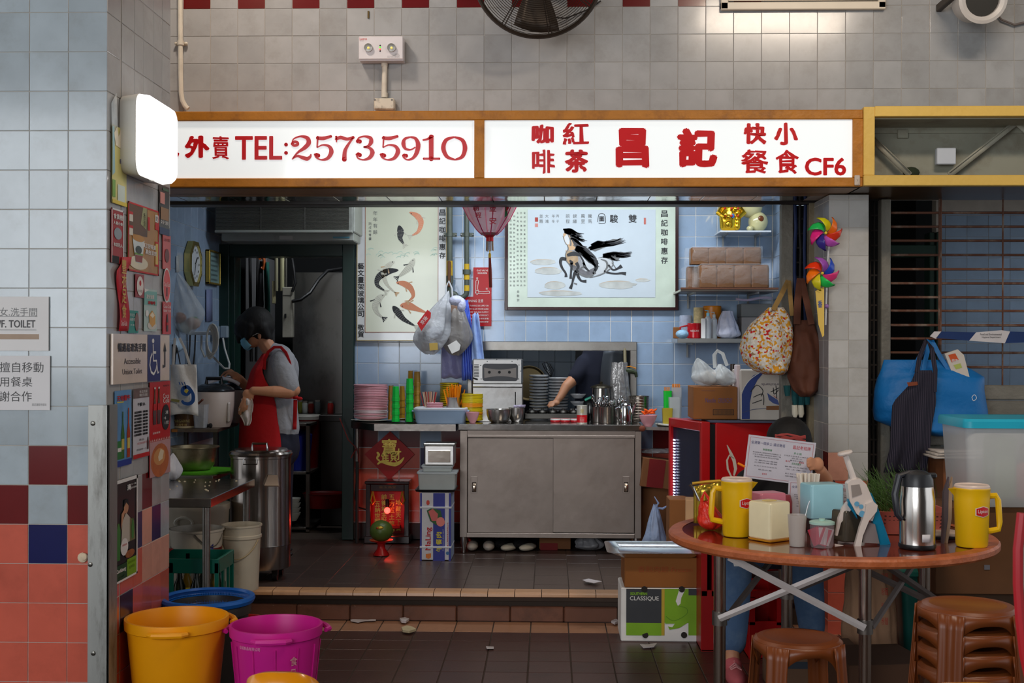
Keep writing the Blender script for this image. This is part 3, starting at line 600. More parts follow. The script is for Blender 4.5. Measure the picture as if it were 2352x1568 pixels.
sp(0,M((196,150,150),.4),RC(0,1,.0,.37),.0055,box=bx);sp(0,M((190,104,56),.4,var=.15,sc_=30),ell(.48,.16,.44,.18),.006,box=bx);sp(0,M((214,150,90),.4),ell(.45,.2,.28,.09),.0063,box=bx);sp(0,M((232,214,180),.4),[(.38,.2),(.5,.28),(.66,.25),(.6,.17),(.42,.15)],.0066,box=bx)
for k in range(12):sp(0,M((220,190,180),.4),[(k/12+.01,.375),(k/12+.04,.40),(k/12+.07,.375)],.006,box=bx)
for x in(.22,.42):sp(0,M((84,20,14),.2),[(x-.07,.55),(x-.08,.68),(x-.03,.84),(x-.03,.93),(x+.03,.93),(x+.03,.84),(x+.08,.68),(x+.07,.55)],.006,box=bx);sp(0,rdi,RC(x-.065,x+.065,.70,.77),.0065,box=bx);sp(0,whi,RC(x-.03,x+.03,.925,.945),.0065,box=bx)
st(bx,'Coca',.77,.84,.3,.05,whi);st(bx,'Cola',.78,.79,.3,.05,whi);sp(0,blk,ell(.76,.61,.2,.14),.006,box=bx);st(bx,'+$',.7,.6,.12,.03,whi,.007);st(bx,'凍',.8,.66,.14,.04,whi,.007);st(bx,'1枝',.8,.55,.2,.04,whi,.007);st(bx,'買套餐配可樂',.78,.95,.3,.02,blk);st(bx,'跟餐優惠',.3,.46,.35,.02,whi)
bx=side('beer_poster','dark beer poster of a man eating, lowest sheet on the column side','poster',261,315,1106,1345,M((30,32,34),.25,var=.3,sc_=12,rnd=0))
for e in(RC(0,.04,0,1),RC(.95,1,0,1),RC(0,1,.965,1),RC(0,1,0,.02)):sp(0,whi,e,.0068,box=bx)
sp(0,M((14,70,40),.3),RC(.04,.55,.02,.17),.006,box=bx);st(bx,'Carlsberg',.3,.11,.38,.045,whi,bold=.0008);st(bx,'嘉士伯啤酒',.3,.05,.26,.02,M((180,170,60),.4));sp(0,M((126,176,30),.3),RC(.55,.95,.02,.19),.006,box=bx);st(bx,'即刻開個',.75,.15,.3,.025,grn);st(bx,'支啤先',.75,.1,.26,.03,whi)
st(bx,'滑',.62,.9,.16,.055,whi,bold=.001);st(bx,'今一樽',.82,.92,.22,.02,whi);st(bx,'更夠順喉',.82,.885,.26,.02,whi)
sp(0,M((196,190,176),.4),[(.3,.36),(.34,.58),(.5,.66),(.66,.6),(.72,.36)],.006,box=bx);sp(0,M((110,110,70),.4),[(.66,.36),(.66,.6),(.84,.55),(.9,.36)],.0063,box=bx);sp(0,M((196,146,112),.4),ell(.5,.71,.1,.06),.0066,box=bx);sp(0,blk,[(.4,.72),(.42,.79),(.58,.79),(.6,.72),(.5,.76)],.007,box=bx);sp(0,M((196,146,112),.4),[(.28,.5),(.3,.66),(.42,.7),(.44,.66),(.36,.6)],.007,box=bx)
sp(0,M((60,130,50),.2),[(.12,.22),(.1,.5),(.15,.58),(.2,.58),(.26,.5),(.24,.22)],.0072,box=bx);sp(0,M((60,130,50),.2),[(.74,.38),(.72,.5),(.76,.58),(.8,.58),(.84,.5),(.82,.38)],.0072,box=bx);sp(0,M((230,228,224),.3),ell(.42,.33,.16,.085),.0075,box=bx);st(bx,'海鮮飯店',.42,.35,.2,.02,rdi,.008);sp(0,M((150,90,50),.5,var=.3,sc_=60),ell(.66,.24,.2,.04),.0076,box=bx)
# ================================================================ UPPER WALL ITEMS
Yf=YF
cream=plas((214,206,190),dirt=(110,90,66),da=.3)
o=thing('wall_conduit','cream conduit pipe running down the upper wall beside the column','pipe',loc=P(416,120,Yf-.03))
pts=[P(413,-40,Yf-.03)]+[P(414+k*.3,k*55,Yf-.03)for k in range(4)]+[P(416,212,Yf-.03),P(418.5,230,Yf-.03),P(425,243,Yf-.03),P(432,250,Yf-.03)]
build(MB().tube(pts,.0135,10),'pipe',cream,o);q=P(415,99,Yf-.03);mb=MB().cyl(q+V(0,0,-.012),q+V(0,0,.012),.019,n=12);mb.box(q.x-.035,q.x+.035,q.y+.01,q.y+.022,q.z-.01,q.z+.01,.004);build(mb,'clamp',cream,o)
for s_ in(-1,1):build(MB().ball(q+V(s_*.028,.005,0),.009,.008,.009,8,6),'clamp_screw',cream,o)
o=thing('emergency_light','white twin-lamp emergency light box on the upper tiled wall','emergency light',loc=P(872,110,Yf))
Ye=Yf-.085
build(pbox(MB(),822,924,83,136,Ye,.08,.004),'housing',plas((232,226,228)),o)
build(pbox(MB(),824,925,136,139.5,Ye+.006,.07,.002),'base_edge',plas((190,186,192)),o)
for uu in(846.5,899.5):
 q=P(uu,110.5,Ye);mt=Matrix.Translation(q)@Matrix.Rotation(PI/2,4,'X')
 l_=build(MB().lathe([(.0,.004),(.016,.002),(.020,.008),(.0225,.016),(.0225,.0),(.0,.0)],n=24).xf(mt),'lamp_cup',plas((180,182,186)),o)
 build(MB().ball(q+V(0,-.006,0),.0075,.006,.0075,10,8),'bulb',M((230,214,120),.2,emit=.4),l_)
for dv,c in((-5.5,(20,20,20)),(-1.2,(60,230,40)),(3,(250,60,60)),(7,(20,20,20))):
 build(MB().ball(P(873,110+dv,Ye-.001),.0042,.003,.0042,8,6),'indicator',M(c,.3,emit=0 if c[0]==20 else 1.6,rnd=0),o)
t2(o,'Luxtron',826,843,86,92,Ye-.001,M((210,60,40),.5));t2(o,'Non-stop',826,835,93,95,Ye-.001,gry)
for k,(a,b)in enumerate(((907,917),(901,918),(890,918),(890,918))):t2(o,('ECOSON-1','E 2x20W-1.5 2x','Self Contained Emergency Light','Keep one flat wall 250mm')[k],a,b,123+2.6*k,125+2.6*k,Ye-.001,gry)
o=thing('conduit_drop','short white conduit below the emergency light','pipe',loc=P(882,180,Yf-.02));build(MB().tube([P(884,139,Yf-.02),P(883,180,Yf-.02),P(882,224,Yf-.02)],.0145,12),'pipe',cream,o)
for a,b in((140,153),(213,224)):build(MB().cyl(P(883.5,a,Yf-.02),P(883,b,Yf-.02),.0175,n=12),'coupling',cream,o)
o=thing('junction_box','dirty cream junction box standing on the sign frame','electrical box',loc=P(881,250,Yf-.04));build(pbox(MB(),857,904,225,251,Yf-.07,.065,.006),'box',plas((212,204,186),dirt=(90,70,50),da=.8,ds=14),o)
for uu in(861,900):build(MB().ball(P(uu,229,Yf-.071),.005,.003,.005,8,6),'screw',gry,o)
tag(build(pbox(MB(),842,846,25,42,Yf-.004,.006,.001).add([],[]),'wall_anchor',M((96,78,40),.8)),'small rusty anchor stub in the upper wall above the emergency light','anchor')
o=thing('wall_fan','large dark metal cage fan hanging at the top of the wall','fan',loc=P(1236,-20,6.45))
Ya=6.42;fc=P(1236,-62,Ya);R_=W(147,Ya);fm=M((52,42,34),.5,.5,.15,8)
mb=MB().tube([fc+V(R_*math.cos(a*PI/36),0,R_*math.sin(a*PI/36))for a in range(72)],.011,8,closed=True,flat=1.8);build(mb,'rim',fm,o)
mb=MB()
for k in range(26):
 r_1=R_*(.22+.78*k/26);dy=-.10*(1-(k/26)**2)-.01;mb.tube([fc+V(r_1*math.cos(a*PI/30),dy,r_1*math.sin(a*PI/30))for a in range(60)],.0016,4,closed=True)
build(mb,'guard_rings',fm,o,kind='stuff',label='closely spaced wire rings')
for k in range(8):
 a=k*PI/4+.2
 for s_ in(-.05,.05):build(MB().tube([fc+V(R_*t*math.cos(a+s_*.5),-.10*(1-t*t)-.014,R_*t*math.sin(a+s_*.5))for t in(.15,.4,.7,1)],.003,5),'spoke',fm,o)
build(MB().lathe([(0,0),(.07,.01),(.075,.08),(.05,.11),(0,.12)],n=20).xf(Matrix.Translation(fc+V(0,.11,0))@Matrix.Rotation(PI/2,4,'X')),'motor',fm,o)
for k in range(3):
 a=k*2.094+.5
 def bl(x,y,a=a):r1=.06+(R_-.09)*y;an=a+(x-.5)*(1.1-.3*y);return fc+V(r1*math.cos(an),.02+(x-.5)*.09,r1*math.sin(an))
 build(MB().grid(bl,6,6),'blade',M((70,60,52),.4,.4),o,solid=.003)
mb=MB().tube([fc+V(-.05,.1,0),P(1220,50,Ya+.15),P(1236,28,Ya+.2),P(1225,-10,Ya+.25)],.006,6).tube([P(1380,2,Yf-.02),P(1350,22,Yf-.03),P(1300,42,Yf-.05),P(1215,36,Yf-.1),P(1222,0,Yf-.12)],.004,6);build(mb,'cable',M((24,22,22),.6),o)
build(MB().box(fc.x-.03,fc.x+.03,fc.y+.16,Yf,fc.z+.0,fc.z+.08,.005),'wall_bracket',fm,o)
o=thing('vent_frame','cream metal vent frame cut by the top edge of the picture','vent',loc=P(1842,0,Yf-.03));Yv=Yf-.035
for(a,b,c,d)in((1654,2033,3.5,21),(1654,1671,-90,21),(2016,2033,-90,18)):build(pbox(MB(),a,b,c,d,Yv,.03,.004),'frame_bar',plas((232,218,196)),o)
build(pbox(MB(),1671,2016,-90,1,Yv+.012,.01),'panel',plas((226,212,190)),o)
o=thing('spotlight','white round can spotlight at the top right of the wall','spotlight',loc=P(2246,20,6.5));Yq=6.45;q=P(2250,0,Yq)
mt=Matrix.Translation(q)@Matrix.Rotation(math.radians(100),4,'X')@Matrix.Rotation(0,4,'Z')
build(MB().lathe([(.0,-.16),(.09,-.16),(.105,-.12),(.108,0),(.106,.03),(.122,.04),(.124,.055),(.108,.06),(.088,.052),(.08,.0),(.0,-.04)],n=32,cap=False).xf(mt),'shell',plas((214,206,198)),o)
build(MB().lathe([(.0,-.03),(.082,.035),(.084,.04),(0,.041)],n=24).xf(mt),'lens',M((58,56,52),.35),o)
build(MB().box(q.x-.13,q.x-.10,q.y,Yf,q.z+.02,q.z+.06,.004),'bracket',M((70,60,50),.6),o)
build(MB().tube([P(2285,25,Yf-.02),P(2300,45,Yf-.02),P(2330,57,Yf-.02),P(2360,50,Yf-.02)],.006,6),'cable',M((110,100,96),.6),o)
# ================================================================ STALL, LEFT SIDE
gfr=M((20,46,40),.35,0,.1,8,dirt=(14,22,20),da=.6,ds=4,name='dark_green_paint')
dk=M((14,15,17),.7,name='dark');black=plas((22,22,24));white=plas((222,222,220));ss=steel();ssd=steel((150,146,140),.38,dirt=(70,62,54),da=.6);ssb=steel((172,166,160),.3,dirt=(90,80,72),st=(14,.6,.6),da=.35)
chrome=steel((205,205,205),.12)
o=thing('door_frame','dark green steel door frame of the kitchen doorway','door frame',loc=P(660,1250,YB),kind='structure')
zd=ZZ(562,YB,660)
build(MB().box(XX(504,YB),XX(530,YB),YB-.06,YB+.13,ZP,zd,.004).box(XX(526,YB),XX(541,YB),YB-.02,YB+.15,ZP,zd-.05,.003),'jamb',gfr,o)
build(MB().box(XX(789,YB),XX(816,YB),YB-.06,YB+.13,ZP,zd,.004),'jamb',gfr,o)
build(MB().box(XX(530,YB),XX(789,YB),YB-.06,YB+.13,ZZ(590,YB,660),zd,.004),'lintel',gfr,o)
o=thing('air_conditioner','wide grey air conditioner with a louvred front above the doorway','air conditioner',loc=P(650,553,8.4))
Y=8.38;ac=plas((150,154,148),dirt=(60,60,56),da=.4)
build(pbox(MB(),493,814,440,533,Y+.02,.35,.006),'body',ac,o);build(pbox(MB(),508,812,533,553,Y+.05,.3,.006),'lower_cover',ac,o)
build(pbox(MB(),492,808,528,534,Y-.02,.06,.003),'front_lip',ac,o);build(pbox(MB(),800,808,440,530,Y-.005,.03,.002),'frame_strip',ac,o)
build(pbox(MB(),494,800,440,528,Y+.005,.02),'dark_grille_back',dk,o)
for k in range(19):build(pbox(MB(),495,800,472+k*3,473.2+k*3,Y-.004,.012),'louvre',M((130,130,122),.4,.4),o)
for uu in(597,698):build(pbox(MB(),uu,uu+2,440,528,Y-.006,.01),'rib',M((80,80,76),.5),o)
build(pbox(MB(),641,671,541,550,Y+.045,.004),'label_plate',plas((176,174,170)),o);build(pbox(MB(),764,802,543,547,Y+.045,.003),'label_stripe',plas((70,130,150)),o)
def QL(u,v,d=.0):
 a=(u-CU)/F;b=(CV-v)/F;dd=fw+(a-RO*b)*rt+(b+RO*a)*up;return Vector((0,0,CH))+dd*((XL+d)/dd.x)
a_,b_2=QL(433,606,.03),QL(461,606,.03);c=(a_+b_2)/2;rad=.145
o=thing('wall_clock','octagonal gilt framed wall clock on the blue tiled side wall','clock',loc=c)
oc=lambda r,x:[(x,c.y+r*math.cos(PI/8+k*PI/4)/math.cos(PI/8)*.96,c.z+r*math.sin(PI/8+k*PI/4)/math.cos(PI/8))for k in range(8)]
mb=MB();mb.add(oc(rad,XL+.002)+oc(rad,XL+.04)+oc(rad*.82,XL+.045)+oc(rad*.82,XL+.03),[(i+8*j,(i+1)%8+8*j,(i+1)%8+8*(j+1),i+8*(j+1))for j in range(3)for i in range(8)]);build(mb,'frame',M((206,190,120),.2,.9),o,smooth=0)
build(MB().add(oc(rad*.84,XL+.031),[list(range(8))]),'dial',M((206,214,222),.3),o,smooth=0)
for k in range(12):q=V(XL+.033,c.y+rad*.62*math.sin(k*PI/6),c.z+rad*.62*math.cos(k*PI/6));build(MB().box(q.x,q.x+.001,q.y-.004,q.y+.004,q.z-.007,q.z+.007),'hour_mark',blk,o)
build(MB().tube([V(XL+.036,c.y,c.z),V(XL+.036,c.y+.045,c.z+.045)],.003,5),'hour_hand',blk,o);build(MB().tube([V(XL+.038,c.y,c.z),V(XL+.038,c.y-.03,c.z-.075)],.002,5),'minute_hand',blk,o)
a_,b_2=QL(472,614),QL(498,614);o=thing('framed_certificate','small gilt framed certificate beside the clock','picture frame',loc=(XL,(a_.y+b_2 .y)/2,QL(480,614).z));zt_,zb_2=QL(475,573).z,QL(475,652).z
mb=MB();mb.box(XL,XL+.03,a_.y,a_.y+.02,zb_2,zt_,.003).box(XL,XL+.03,b_2 .y-.015,b_2 .y,zb_2,zt_,.003).box(XL,XL+.03,a_.y,b_2 .y,zb_2,zb_2+.014,.003).box(XL,XL+.03,a_.y,b_2 .y,zt_-.014,zt_,.003);build(mb,'frame',M((200,168,80),.25,.8),o);build(MB().box(XL,XL+.02,a_.y+.02,b_2 .y-.015,zb_2,zt_),'sheet',M((120,150,150),.4),o)
for k in range(6):build(MB().text('營業執照副本證明書'[k%4:k%4+5],(XL+.022,(a_.y+b_2 .y)/2,zt_-.04-k*.032),(b_2 .y-a_.y)*.55,.014,r=(0,1,0)),'printed_text',M((60,72,76),.5),o,smooth=0)
tag(build(MB().add([QL(474,664,.006),QL(488,664,.006),QL(488,738,.006),QL(474,738,.006)],[(0,1,2,3)]),'note_strip',paper((120,132,170)),solid=.001),'narrow bluish note strip under the framed certificate','note')
tag(build(MB().add([QL(405,588,.006),QL(412,586,.006),QL(412,625,.006),QL(405,625,.006)],[(0,1,2,3)]),'clear_tag',film(a=.6),solid=.001),'small clear plastic tag on the side wall above the hanging bag','tag')
def bag(cx,topz,botz,Y,hw,hd,seed,peak=None,knot=.03,sag=.35):
 """a soft hanging bag surface (closed), gathered at the top"""
 rnd=Vector((seed,seed*1.7,0));H=topz-botz
 def fn(u_,v_):
  a=2*PI*u_;t=v_
  prof=math.sin(min(1,(t+.02)/sag)*PI/2)**.6 if t<sag else 1-(1-knot)*((t-sag)/(1-sag))**1.25
  fold=1+(.07+.12*t)*abs(math.sin(a*4.5+seed+t*2))-.08+.05*math.sin(a*17+t*9)*t+.22*noise.noise(Vector((math.cos(a)*1.6,math.sin(a)*1.6,t*3))+rnd)
  px=cx if peak is None else cx+(peak-cx)*max(0,(t-.2)/.8)**1.3
  return V(px+hw*prof*fold*math.cos(a),Y+hd*prof*fold*math.sin(a),botz+H*t+.02*H*noise.noise(Vector((math.cos(a)*2,t*4,seed))))
 return MB().grid(fn,60,26,closed=True)
c=QL(430,700,.2);Yb=7.75
cx=XX(430,Yb)
o=thing('hanging_plastic_bag','clear plastic bag of wrapped food hanging on the side wall under the clock','plastic bag',loc=(cx,Yb,ZZ(615,Yb,420)))
build(bag(XX(428,Yb),ZZ(618,Yb,420),ZZ(768,Yb,420),Yb,W(39,Yb),.09,3,peak=XX(402,Yb)),'bag',film(a=.33),o,smooth=180)
for(uu,vv,c3,r3)in((412,730,(170,120,96),.045),(443,742,(196,170,160),.05),(425,752,(190,200,196),.045),(446,735,(60,150,90),.028)):build(MB().ball(P(uu,vv,Yb),r3,r3*.8,r3*.8,12,8),'wrapped_food',M(c3,.5,var=.3,bump=.5),o)
build(MB().tube([P(396,612,Yb),P(402,622,Yb),P(408,618,Yb),P(410,600,Yb)],.002,5),'wire',black,o)
cx2=XX(404,7.7);tag(build(bag(XX(402,7.7),ZZ(765,7.7,400),ZZ(812,7.7,400),7.7,W(17,7.7),.05,9),'small_plastic_bag',M((170,200,226),.3,alpha=.8,bump=.6,bs=30),smooth=180),'small pale blue plastic bag knotted below the food bag','plastic bag')
tag(build(MB().tube([P(398,790,7.65),P(404,800,7.65),P(400,816,7.65),P(398,838,7.65)],.012,8).tube([P(404,792,7.65),P(410,815,7.65),P(414,836,7.65)],.004,6),'black_strap',M((20,20,22),.6)),'short black strap hanging above the white tote bag','strap')
Yt=7.62;o=thing('tote_bag','white cotton tote bag with a blue figure, hanging beside the rice cooker','tote bag',loc=P(420,950,Yt))
def tf(x,y):u=386+(64-4*(1-y))*x+9*(1-y)*x;v=955-118*y-5*math.sin(x*PI)*(1-y);return P(u,v-6*x*y*0,Yt-.02*math.sin(x*PI)-.012*math.sin(x*9+y*5))
tm=cloth((206,204,200));build(MB().grid(tf,14,14),'panel',tm,o,solid=.004);build(MB().grid(lambda x,y:tf(x,y)+V(0,.07*math.sin(x*PI)+.005,0),10,8),'back_panel',tm,o,solid=.004)
for a,b in((398,402),(436,412)):build(MB().tube([P(a,838,Yt-.01),P((a+b)/2,800,Yt-.01),P(b,776,Yt-.01)],.009,6,flat=.3),'handle',tm,o)
gm=M((36,84,156),.6,rnd=0)
def inkY(par,pts,w,Y,m,nm='print',cu=True):
 q=[];n=len(pts);ww=[]
 if not isinstance(w,list):w=[w]*n
 for k in range(n-1):
  p0,pA,pB,p3=pts[max(k-1,0)],pts[k],pts[k+1],pts[min(k+2,n-1)]
  for t in(0,.25,.5,.75):q.append([.5*(2*pA[a]+(pB[a]-p0[a])*t+(2*p0[a]-5*pA[a]+4*pB[a]-p3[a])*t*t+(3*pA[a]-p0[a]-3*pB[a]+p3[a])*t**3)for a in(0,1)]);ww.append(w[k]+(w[k+1]-w[k])*t)
 q.append(pts[-1]);ww.append(w[-1]);mb=MB().ribbon([P(a,b,Y)for a,b in q],[W(x,Y)for x in ww],off=(0,0,0));return build(mb,nm,m,par,smooth=0)if par is not None else mb
inkY(o,[(421,891),(430,888),(437,896),(430,905),(420,902),(420,892),(428,888)],8,Yt-.048,gm);inkY(o,[(437,892),(443,905),(443,920),(434,927),(422,925),(418,919)],[5,8,9,8,7,5],Yt-.049,gm)
inkY(o,[(425,896),(431,900)],8,Yt-.05,M((200,180,60),.6));
for a in(414,420,426):inkY(o,[(a,884),(a-3,877)],2,Yt-.048,gm)
inkY(o,[(393,918),(412,921)],6,Yt-.03,M((150,144,80),.6))
Yw=7.96;o=thing('power_sockets','grey wall sockets with a white strip and coiled white cables by the green door frame','sockets',loc=P(490,765,Yw))
build(pbox(MB(),490,502,748,778,8.5,.04,.006),'socket',plas((130,146,160)),o);build(pbox(MB(),505,522,748,776,YB-.11,.05,.006),'socket',plas((140,156,168)),o);build(pbox(MB(),432,497,761,769,Yw-.02,.03,.004),'power_strip',plas((190,196,200)),o)
wc=plas((190,190,184))
for k in range(5):build(MB().tube([P(482+k*1.5+12*math.sin(a*PI/8)*(.7+.1*k),790+34*math.cos(a*PI/8)-3*k,Yw-.04-.004*k)for a in range(16)],.006,6,closed=True),'coiled_cable',wc,o)
build(MB().tube([P(512,776,8.66),P(516,800,8.64),P(527,835,8.6),P(526,846,8.5),P(515,846,8.4),P(490,820,8.0)],.007,6),'cable',wc,o);build(MB().tube([P(463,770,Yw),P(462,800,Yw),P(470,820,Yw-.02),P(476,815,Yw)],.007,6),'cable',wc,o)
for a in(437,449):build(MB().tube([P(a,765,Yw),P(a-2,810,Yw),P(a-6,850,Yw)],.005,6),'black_cable',black,o)
Ys_=7.62;zs=ZZ(985,Ys_,480)
o=thing('side_shelf','worn metal side shelf carrying the rice cookers','shelf',loc=(XX(480,Ys_),Ys_,zs));mb=MB().poly([(XL,Ys_,zs-.02),(XX(500,Ys_),Ys_,zs-.02),(XX(548,8.3),8.3,zs-.02),(XX(548,8.6),8.6,zs-.02),(XL,8.6,zs-.02)],(0,0,.02));build(mb,'top',steel((130,120,108),.5,dirt=(90,60,36),da=.8),o)
build(MB().box(XX(395,Ys_),XX(408,Ys_),Ys_-.004,Ys_+.002,zs-.02,zs-.002),'rust_patch',M((150,96,40),.8),o)
for xx,yy in((XX(420,7.9),7.9),(XX(490,8.2),8.2)):build(MB().box(xx,xx+.03,yy,yy+.03,ZP,zs-.02),'leg',ssd,o)
def cooker(u0,u1,vt_,vb,Y,label,lid):
 cx=XX((u0+u1)/2,Y);r=W((u1-u0)/2,Y);zt,zb_=ZZ(vt_,Y,u0),zs+.001
 o=thing('rice_cooker',label,'rice cooker','rice cookers on the side shelf',loc=(cx,Y,zb_));h=zt-zb_
 build(MB().lathe([(r*.55,.0),(r*.8,.0),(r*.84,.012),(r*.93,.05),(r,h*.6),(r*1.01,h*.96),(r,h)],(cx,Y,zb_),36),'body',plas((206,196,192),rough=.25),o)
 build(MB().lathe([(r*1.02,h-.004),(r*1.03,h+.006),(r*.95,h+.02),(r*.6,h+.042),(0,h+.05)],(cx,Y,zb_),36),'lid',M((60,66,72),.2,.6),o)
 build(MB().tube([(cx-.05,Y,zb_+h+.04),(cx-.047,Y,zb_+h+.078),(cx+.047,Y,zb_+h+.078),(cx+.05,Y,zb_+h+.04)],.012,8,flat=1.3),'lid_handle',black,o)
 build(MB().box(cx+r*.8,cx+r*.95,Y-r*.62,Y-r*.3,zb_+.03,zb_+h*.7,.01),'side_panel',plas((206,200,198)),o)
 build(MB().box(cx-r*.45,cx-r*.2,Y-r*.97,Y-r*.82,zb_+.015,zb_+.04,.004),'switch',plas((150,140,120)),o)
 return o
cooker(446,538,897,975,7.85,'white rice cooker with dark lid at the front of the side shelf',0)
cooker(505,580,893,960,8.28,'second rice cooker half hidden behind the front one',0)
mb=MB().grid(lambda x,y:P(472+78*x,884-20*math.sin(x*2.6)*(1-y*.3)-4*y+10*(1-y)*x,8.05+.2*y-.01*math.sin(x*12)),14,8);tag(build(mb,'folded_cloth',cloth((206,212,226)),solid=.02,smooth=180),'white cloth with red print lying on the cooker lids','cloth')
o=thing('margarine_tin','cream and gold margarine tin standing under the tote bag','tin',loc=(XX(425,7.75),7.75,zs));q=V(XX(424,7.75),7.75,zs);build(MB().lathe([(.068,0),(.07,.003),(.07,.115),(.068,.118)],q,28),'can',M((208,196,160),.35),o)
build(MB().lathe([(.0706,.012),(.0706,.09)],q,28,cap=False),'brown_band',M((96,64,34),.35,var=.3,sc_=30),o)
build(MB().text('MARGARINE',(q.x,q.y,q.z+.045),.11,.018,wrap=((q.x,q.y),.0715,0)),'printed_text',M((220,196,120),.4),o,smooth=0);build(MB().text('人造牛油',(q.x,q.y,q.z+.022),.07,.014,wrap=((q.x,q.y),.0715,0)),'printed_text',M((220,196,120),.4),o,smooth=0)
o=thing('plastic_container','clear plastic container with a wooden handled tool beside the rice cooker','container',loc=(XX(465,7.72),7.72,zs));build(MB().lathe([(.035,.003),(.042,.12),(.046,.15),(.044,.15),(.04,.12),(.033,.006),(0,.006)],(XX(462,7.7),7.7,zs),20,squ=6),'container',film((200,206,214),.4),o);build(MB().tube([P(452,930,7.7),P(466,917,7.68)],.007,8),'tool_handle',M((110,60,40),.5),o)
tag(build(MB().ball((XX(476,7.72),7.72,zs+.014),.02,.012,.012,8,6).ball((XX(484,7.7),7.7,zs+.016),.013,.012,.016,8,6),'black_rag',M((16,16,18),.8)),'crumpled black rag on the shelf edge','rag')
Yp=7.45;zl=ZZ(1083,Yp,440)
o=thing('low_table','low dark table under the basin pot behind the steel work table','table',loc=(XX(440,7.5),7.5,ZP));build(MB().box(XL+.02,XX(520,7.5),7.2,7.8,zl-.03,zl,.004),'top',ssd,o)
for xx in(XL+.05,XX(505,7.5)):
 for yy in(7.24,7.74):build(MB().box(xx,xx+.03,yy,yy+.03,ZP,zl-.03),'leg',ssd,o)
tag(build(MB().lathe([(.0,.001),(.2,.001),(.205,.012),(0,.012)],(XX(450,Yp)+.03,Yp,zl),28),'green_tray',plas((90,180,40))),'bright green round tray under the basin pot','tray')
o=thing('basin_pot','stained metal basin pot on a green tray','pot',loc=(XX(446,Yp),Yp,zl+.013));r=W(55,Yp);hp=ZZ(1028,Yp,446)-zl-.013
build(MB().lathe([(0,.003),(r*.68,.003),(r*.84,.03),(r*.9,hp*.6),(r*.92,hp),(r*1.06,hp+.004),(r*1.06,hp+.01),(r*.9,hp+.008),(r*.87,hp*.5),(r*.7,.012),(0,.01)],(XX(446,Yp),Yp,zl+.013),36),'bowl',steel((176,164,136),.4,dirt=(84,60,34),da=.9),o)
tag(build(bag(XX(398,6.78),ZZ(1040,6.78,398),.801,6.78,W(21,6.78),.06,5),'white_rag',cloth((206,210,222)),smooth=180),'crumpled white rag at the corner of the steel work table','rag')
zt=.80;TX1,TY0,TY1=-1.635,5.97,6.87
o=thing('work_table','stainless steel work table with a lower shelf beside the tiled column','table',loc=(-2.0,6.4,0))
TX0=-2.42
build(MB().box(TX0,TX1,TY0,TY1,zt-.045,zt,.003),'top',steel((150,146,142),.16,dirt=(80,74,68),da=.5),o)
for x_ in(TX0+.02,TX1-.055):
 for y_ in(TY0+.05,TY1-.05):build(MB().cyl((x_+.02,y_,0),(x_+.02,y_,zt-.045),.019,n=14),'leg',ssd,o)
zsh=.235;build(MB().box(TX0+.02,TX1-.02,TY0+.03,TY1-.03,zsh-.03,zsh,.003),'lower_shelf',ssd,o)
for k in range(26):tag(build(MB().ball((R(-2.1,TX1-.03),R(TY0+.05,TY1-.03),zt),R(.004,.008),R(.004,.008),.004,6,4),'food_crumb',M((196,186,160),.8)),'cream coloured food crumb scattered on the steel work table','crumb','crumbs on the steel work table')
o=thing('paint_bucket','white paint bucket with red and blue band on the lower shelf','bucket',loc=(XX(448,6.45),6.45,zsh+.16));Yk=6.5;q=V(XX(453,Yk),Yk,ZZ(1277,Yk,450));r=W(61,Yk);hk=ZZ(1212,Yk,450)-q.z
build(MB().lathe([(r*.9,0),(r*.985,hk*.92),(r*1.03,hk*.93),(r*1.03,hk),(r*.96,hk),(r*.93,hk*.8),(r*.85,.01),(0,.01)],q,36),'bucket',plas((198,188,172),dirt=(110,90,70),da=.5),o)
build(MB().lathe([(r*.912,.02),(r*.955,hk*.36)],q,36,cap=False),'red_band',M((120,20,22),.4,var=.2),o);build(MB().text('NIPPON',(q.x-.035,q.y,q.z+.045),.07,.016,wrap=((q.x,q.y),r*.955,-.25)),'printed_text',whi,o,smooth=0);build(MB().text('PAINT',(q.x-.035,q.y,q.z+.025),.055,.014,wrap=((q.x,q.y),r*.95,-.25)),'printed_text',whi,o,smooth=0)
mb=MB();mb.grid(lambda x,y:V(q.x+(r*.97)*math.sin(.35+x*.6),q.y-(r*.97)*math.cos(.35+x*.6),q.z+.01+(.015+.055*x)*y),8,3);build(mb,'blue_band',M((40,44,120),.4),o,solid=.001)
build(MB().tube([(q.x+r*.98*math.sin(a),q.y-r*1.02*math.cos(a),q.z+hk*.9-.07*math.sin((a-.2)*2.2))for a in[x*.15+.2 for x in range(10)]],.003,6),'wire_handle',ssd,o)
Yk=6.62;q=V(XX(556,Yk),Yk,zsh+.001);r=W(46,Yk);hk=ZZ(1203,Yk,550)-q.z;o=thing('plastic_pail','tall dirty white pail with a thin handle under the work table','pail',loc=q)
build(MB().lathe([(r*.84,0),(r*.94,hk*.78),(r*1.0,hk*.8),(r*1.0,hk*.84),(r*.96,hk*.85),(r*.97,hk*.97),(r*1.02,hk*.975),(r*1.02,hk),(r*.95,hk),(r*.9,hk*.7),(r*.8,.01),(0,.01)],q,36),'pail',plas((200,190,170),dirt=(130,100,70),da=.6),o)
build(MB().tube([(q.x+r*1.0*math.sin(a),q.y-r*1.03*math.cos(a),q.z+hk*.82-.11*math.cos(a*1.2))for a in[x*.2-1.2 for x in range(13)]],.003,6),'wire_handle',plas((190,170,130)),o)
Yk=6.75;q=V(XX(462,7.0),7.0,zsh+.04);r=W(84,Yk)*.9;hk=.42;o=thing('stock_barrel','large beige plastic barrel with oval grips behind the paint bucket','barrel',loc=(q.x,7.02,ZP));q=V(XX(455,7.12),7.12,ZP+.001)
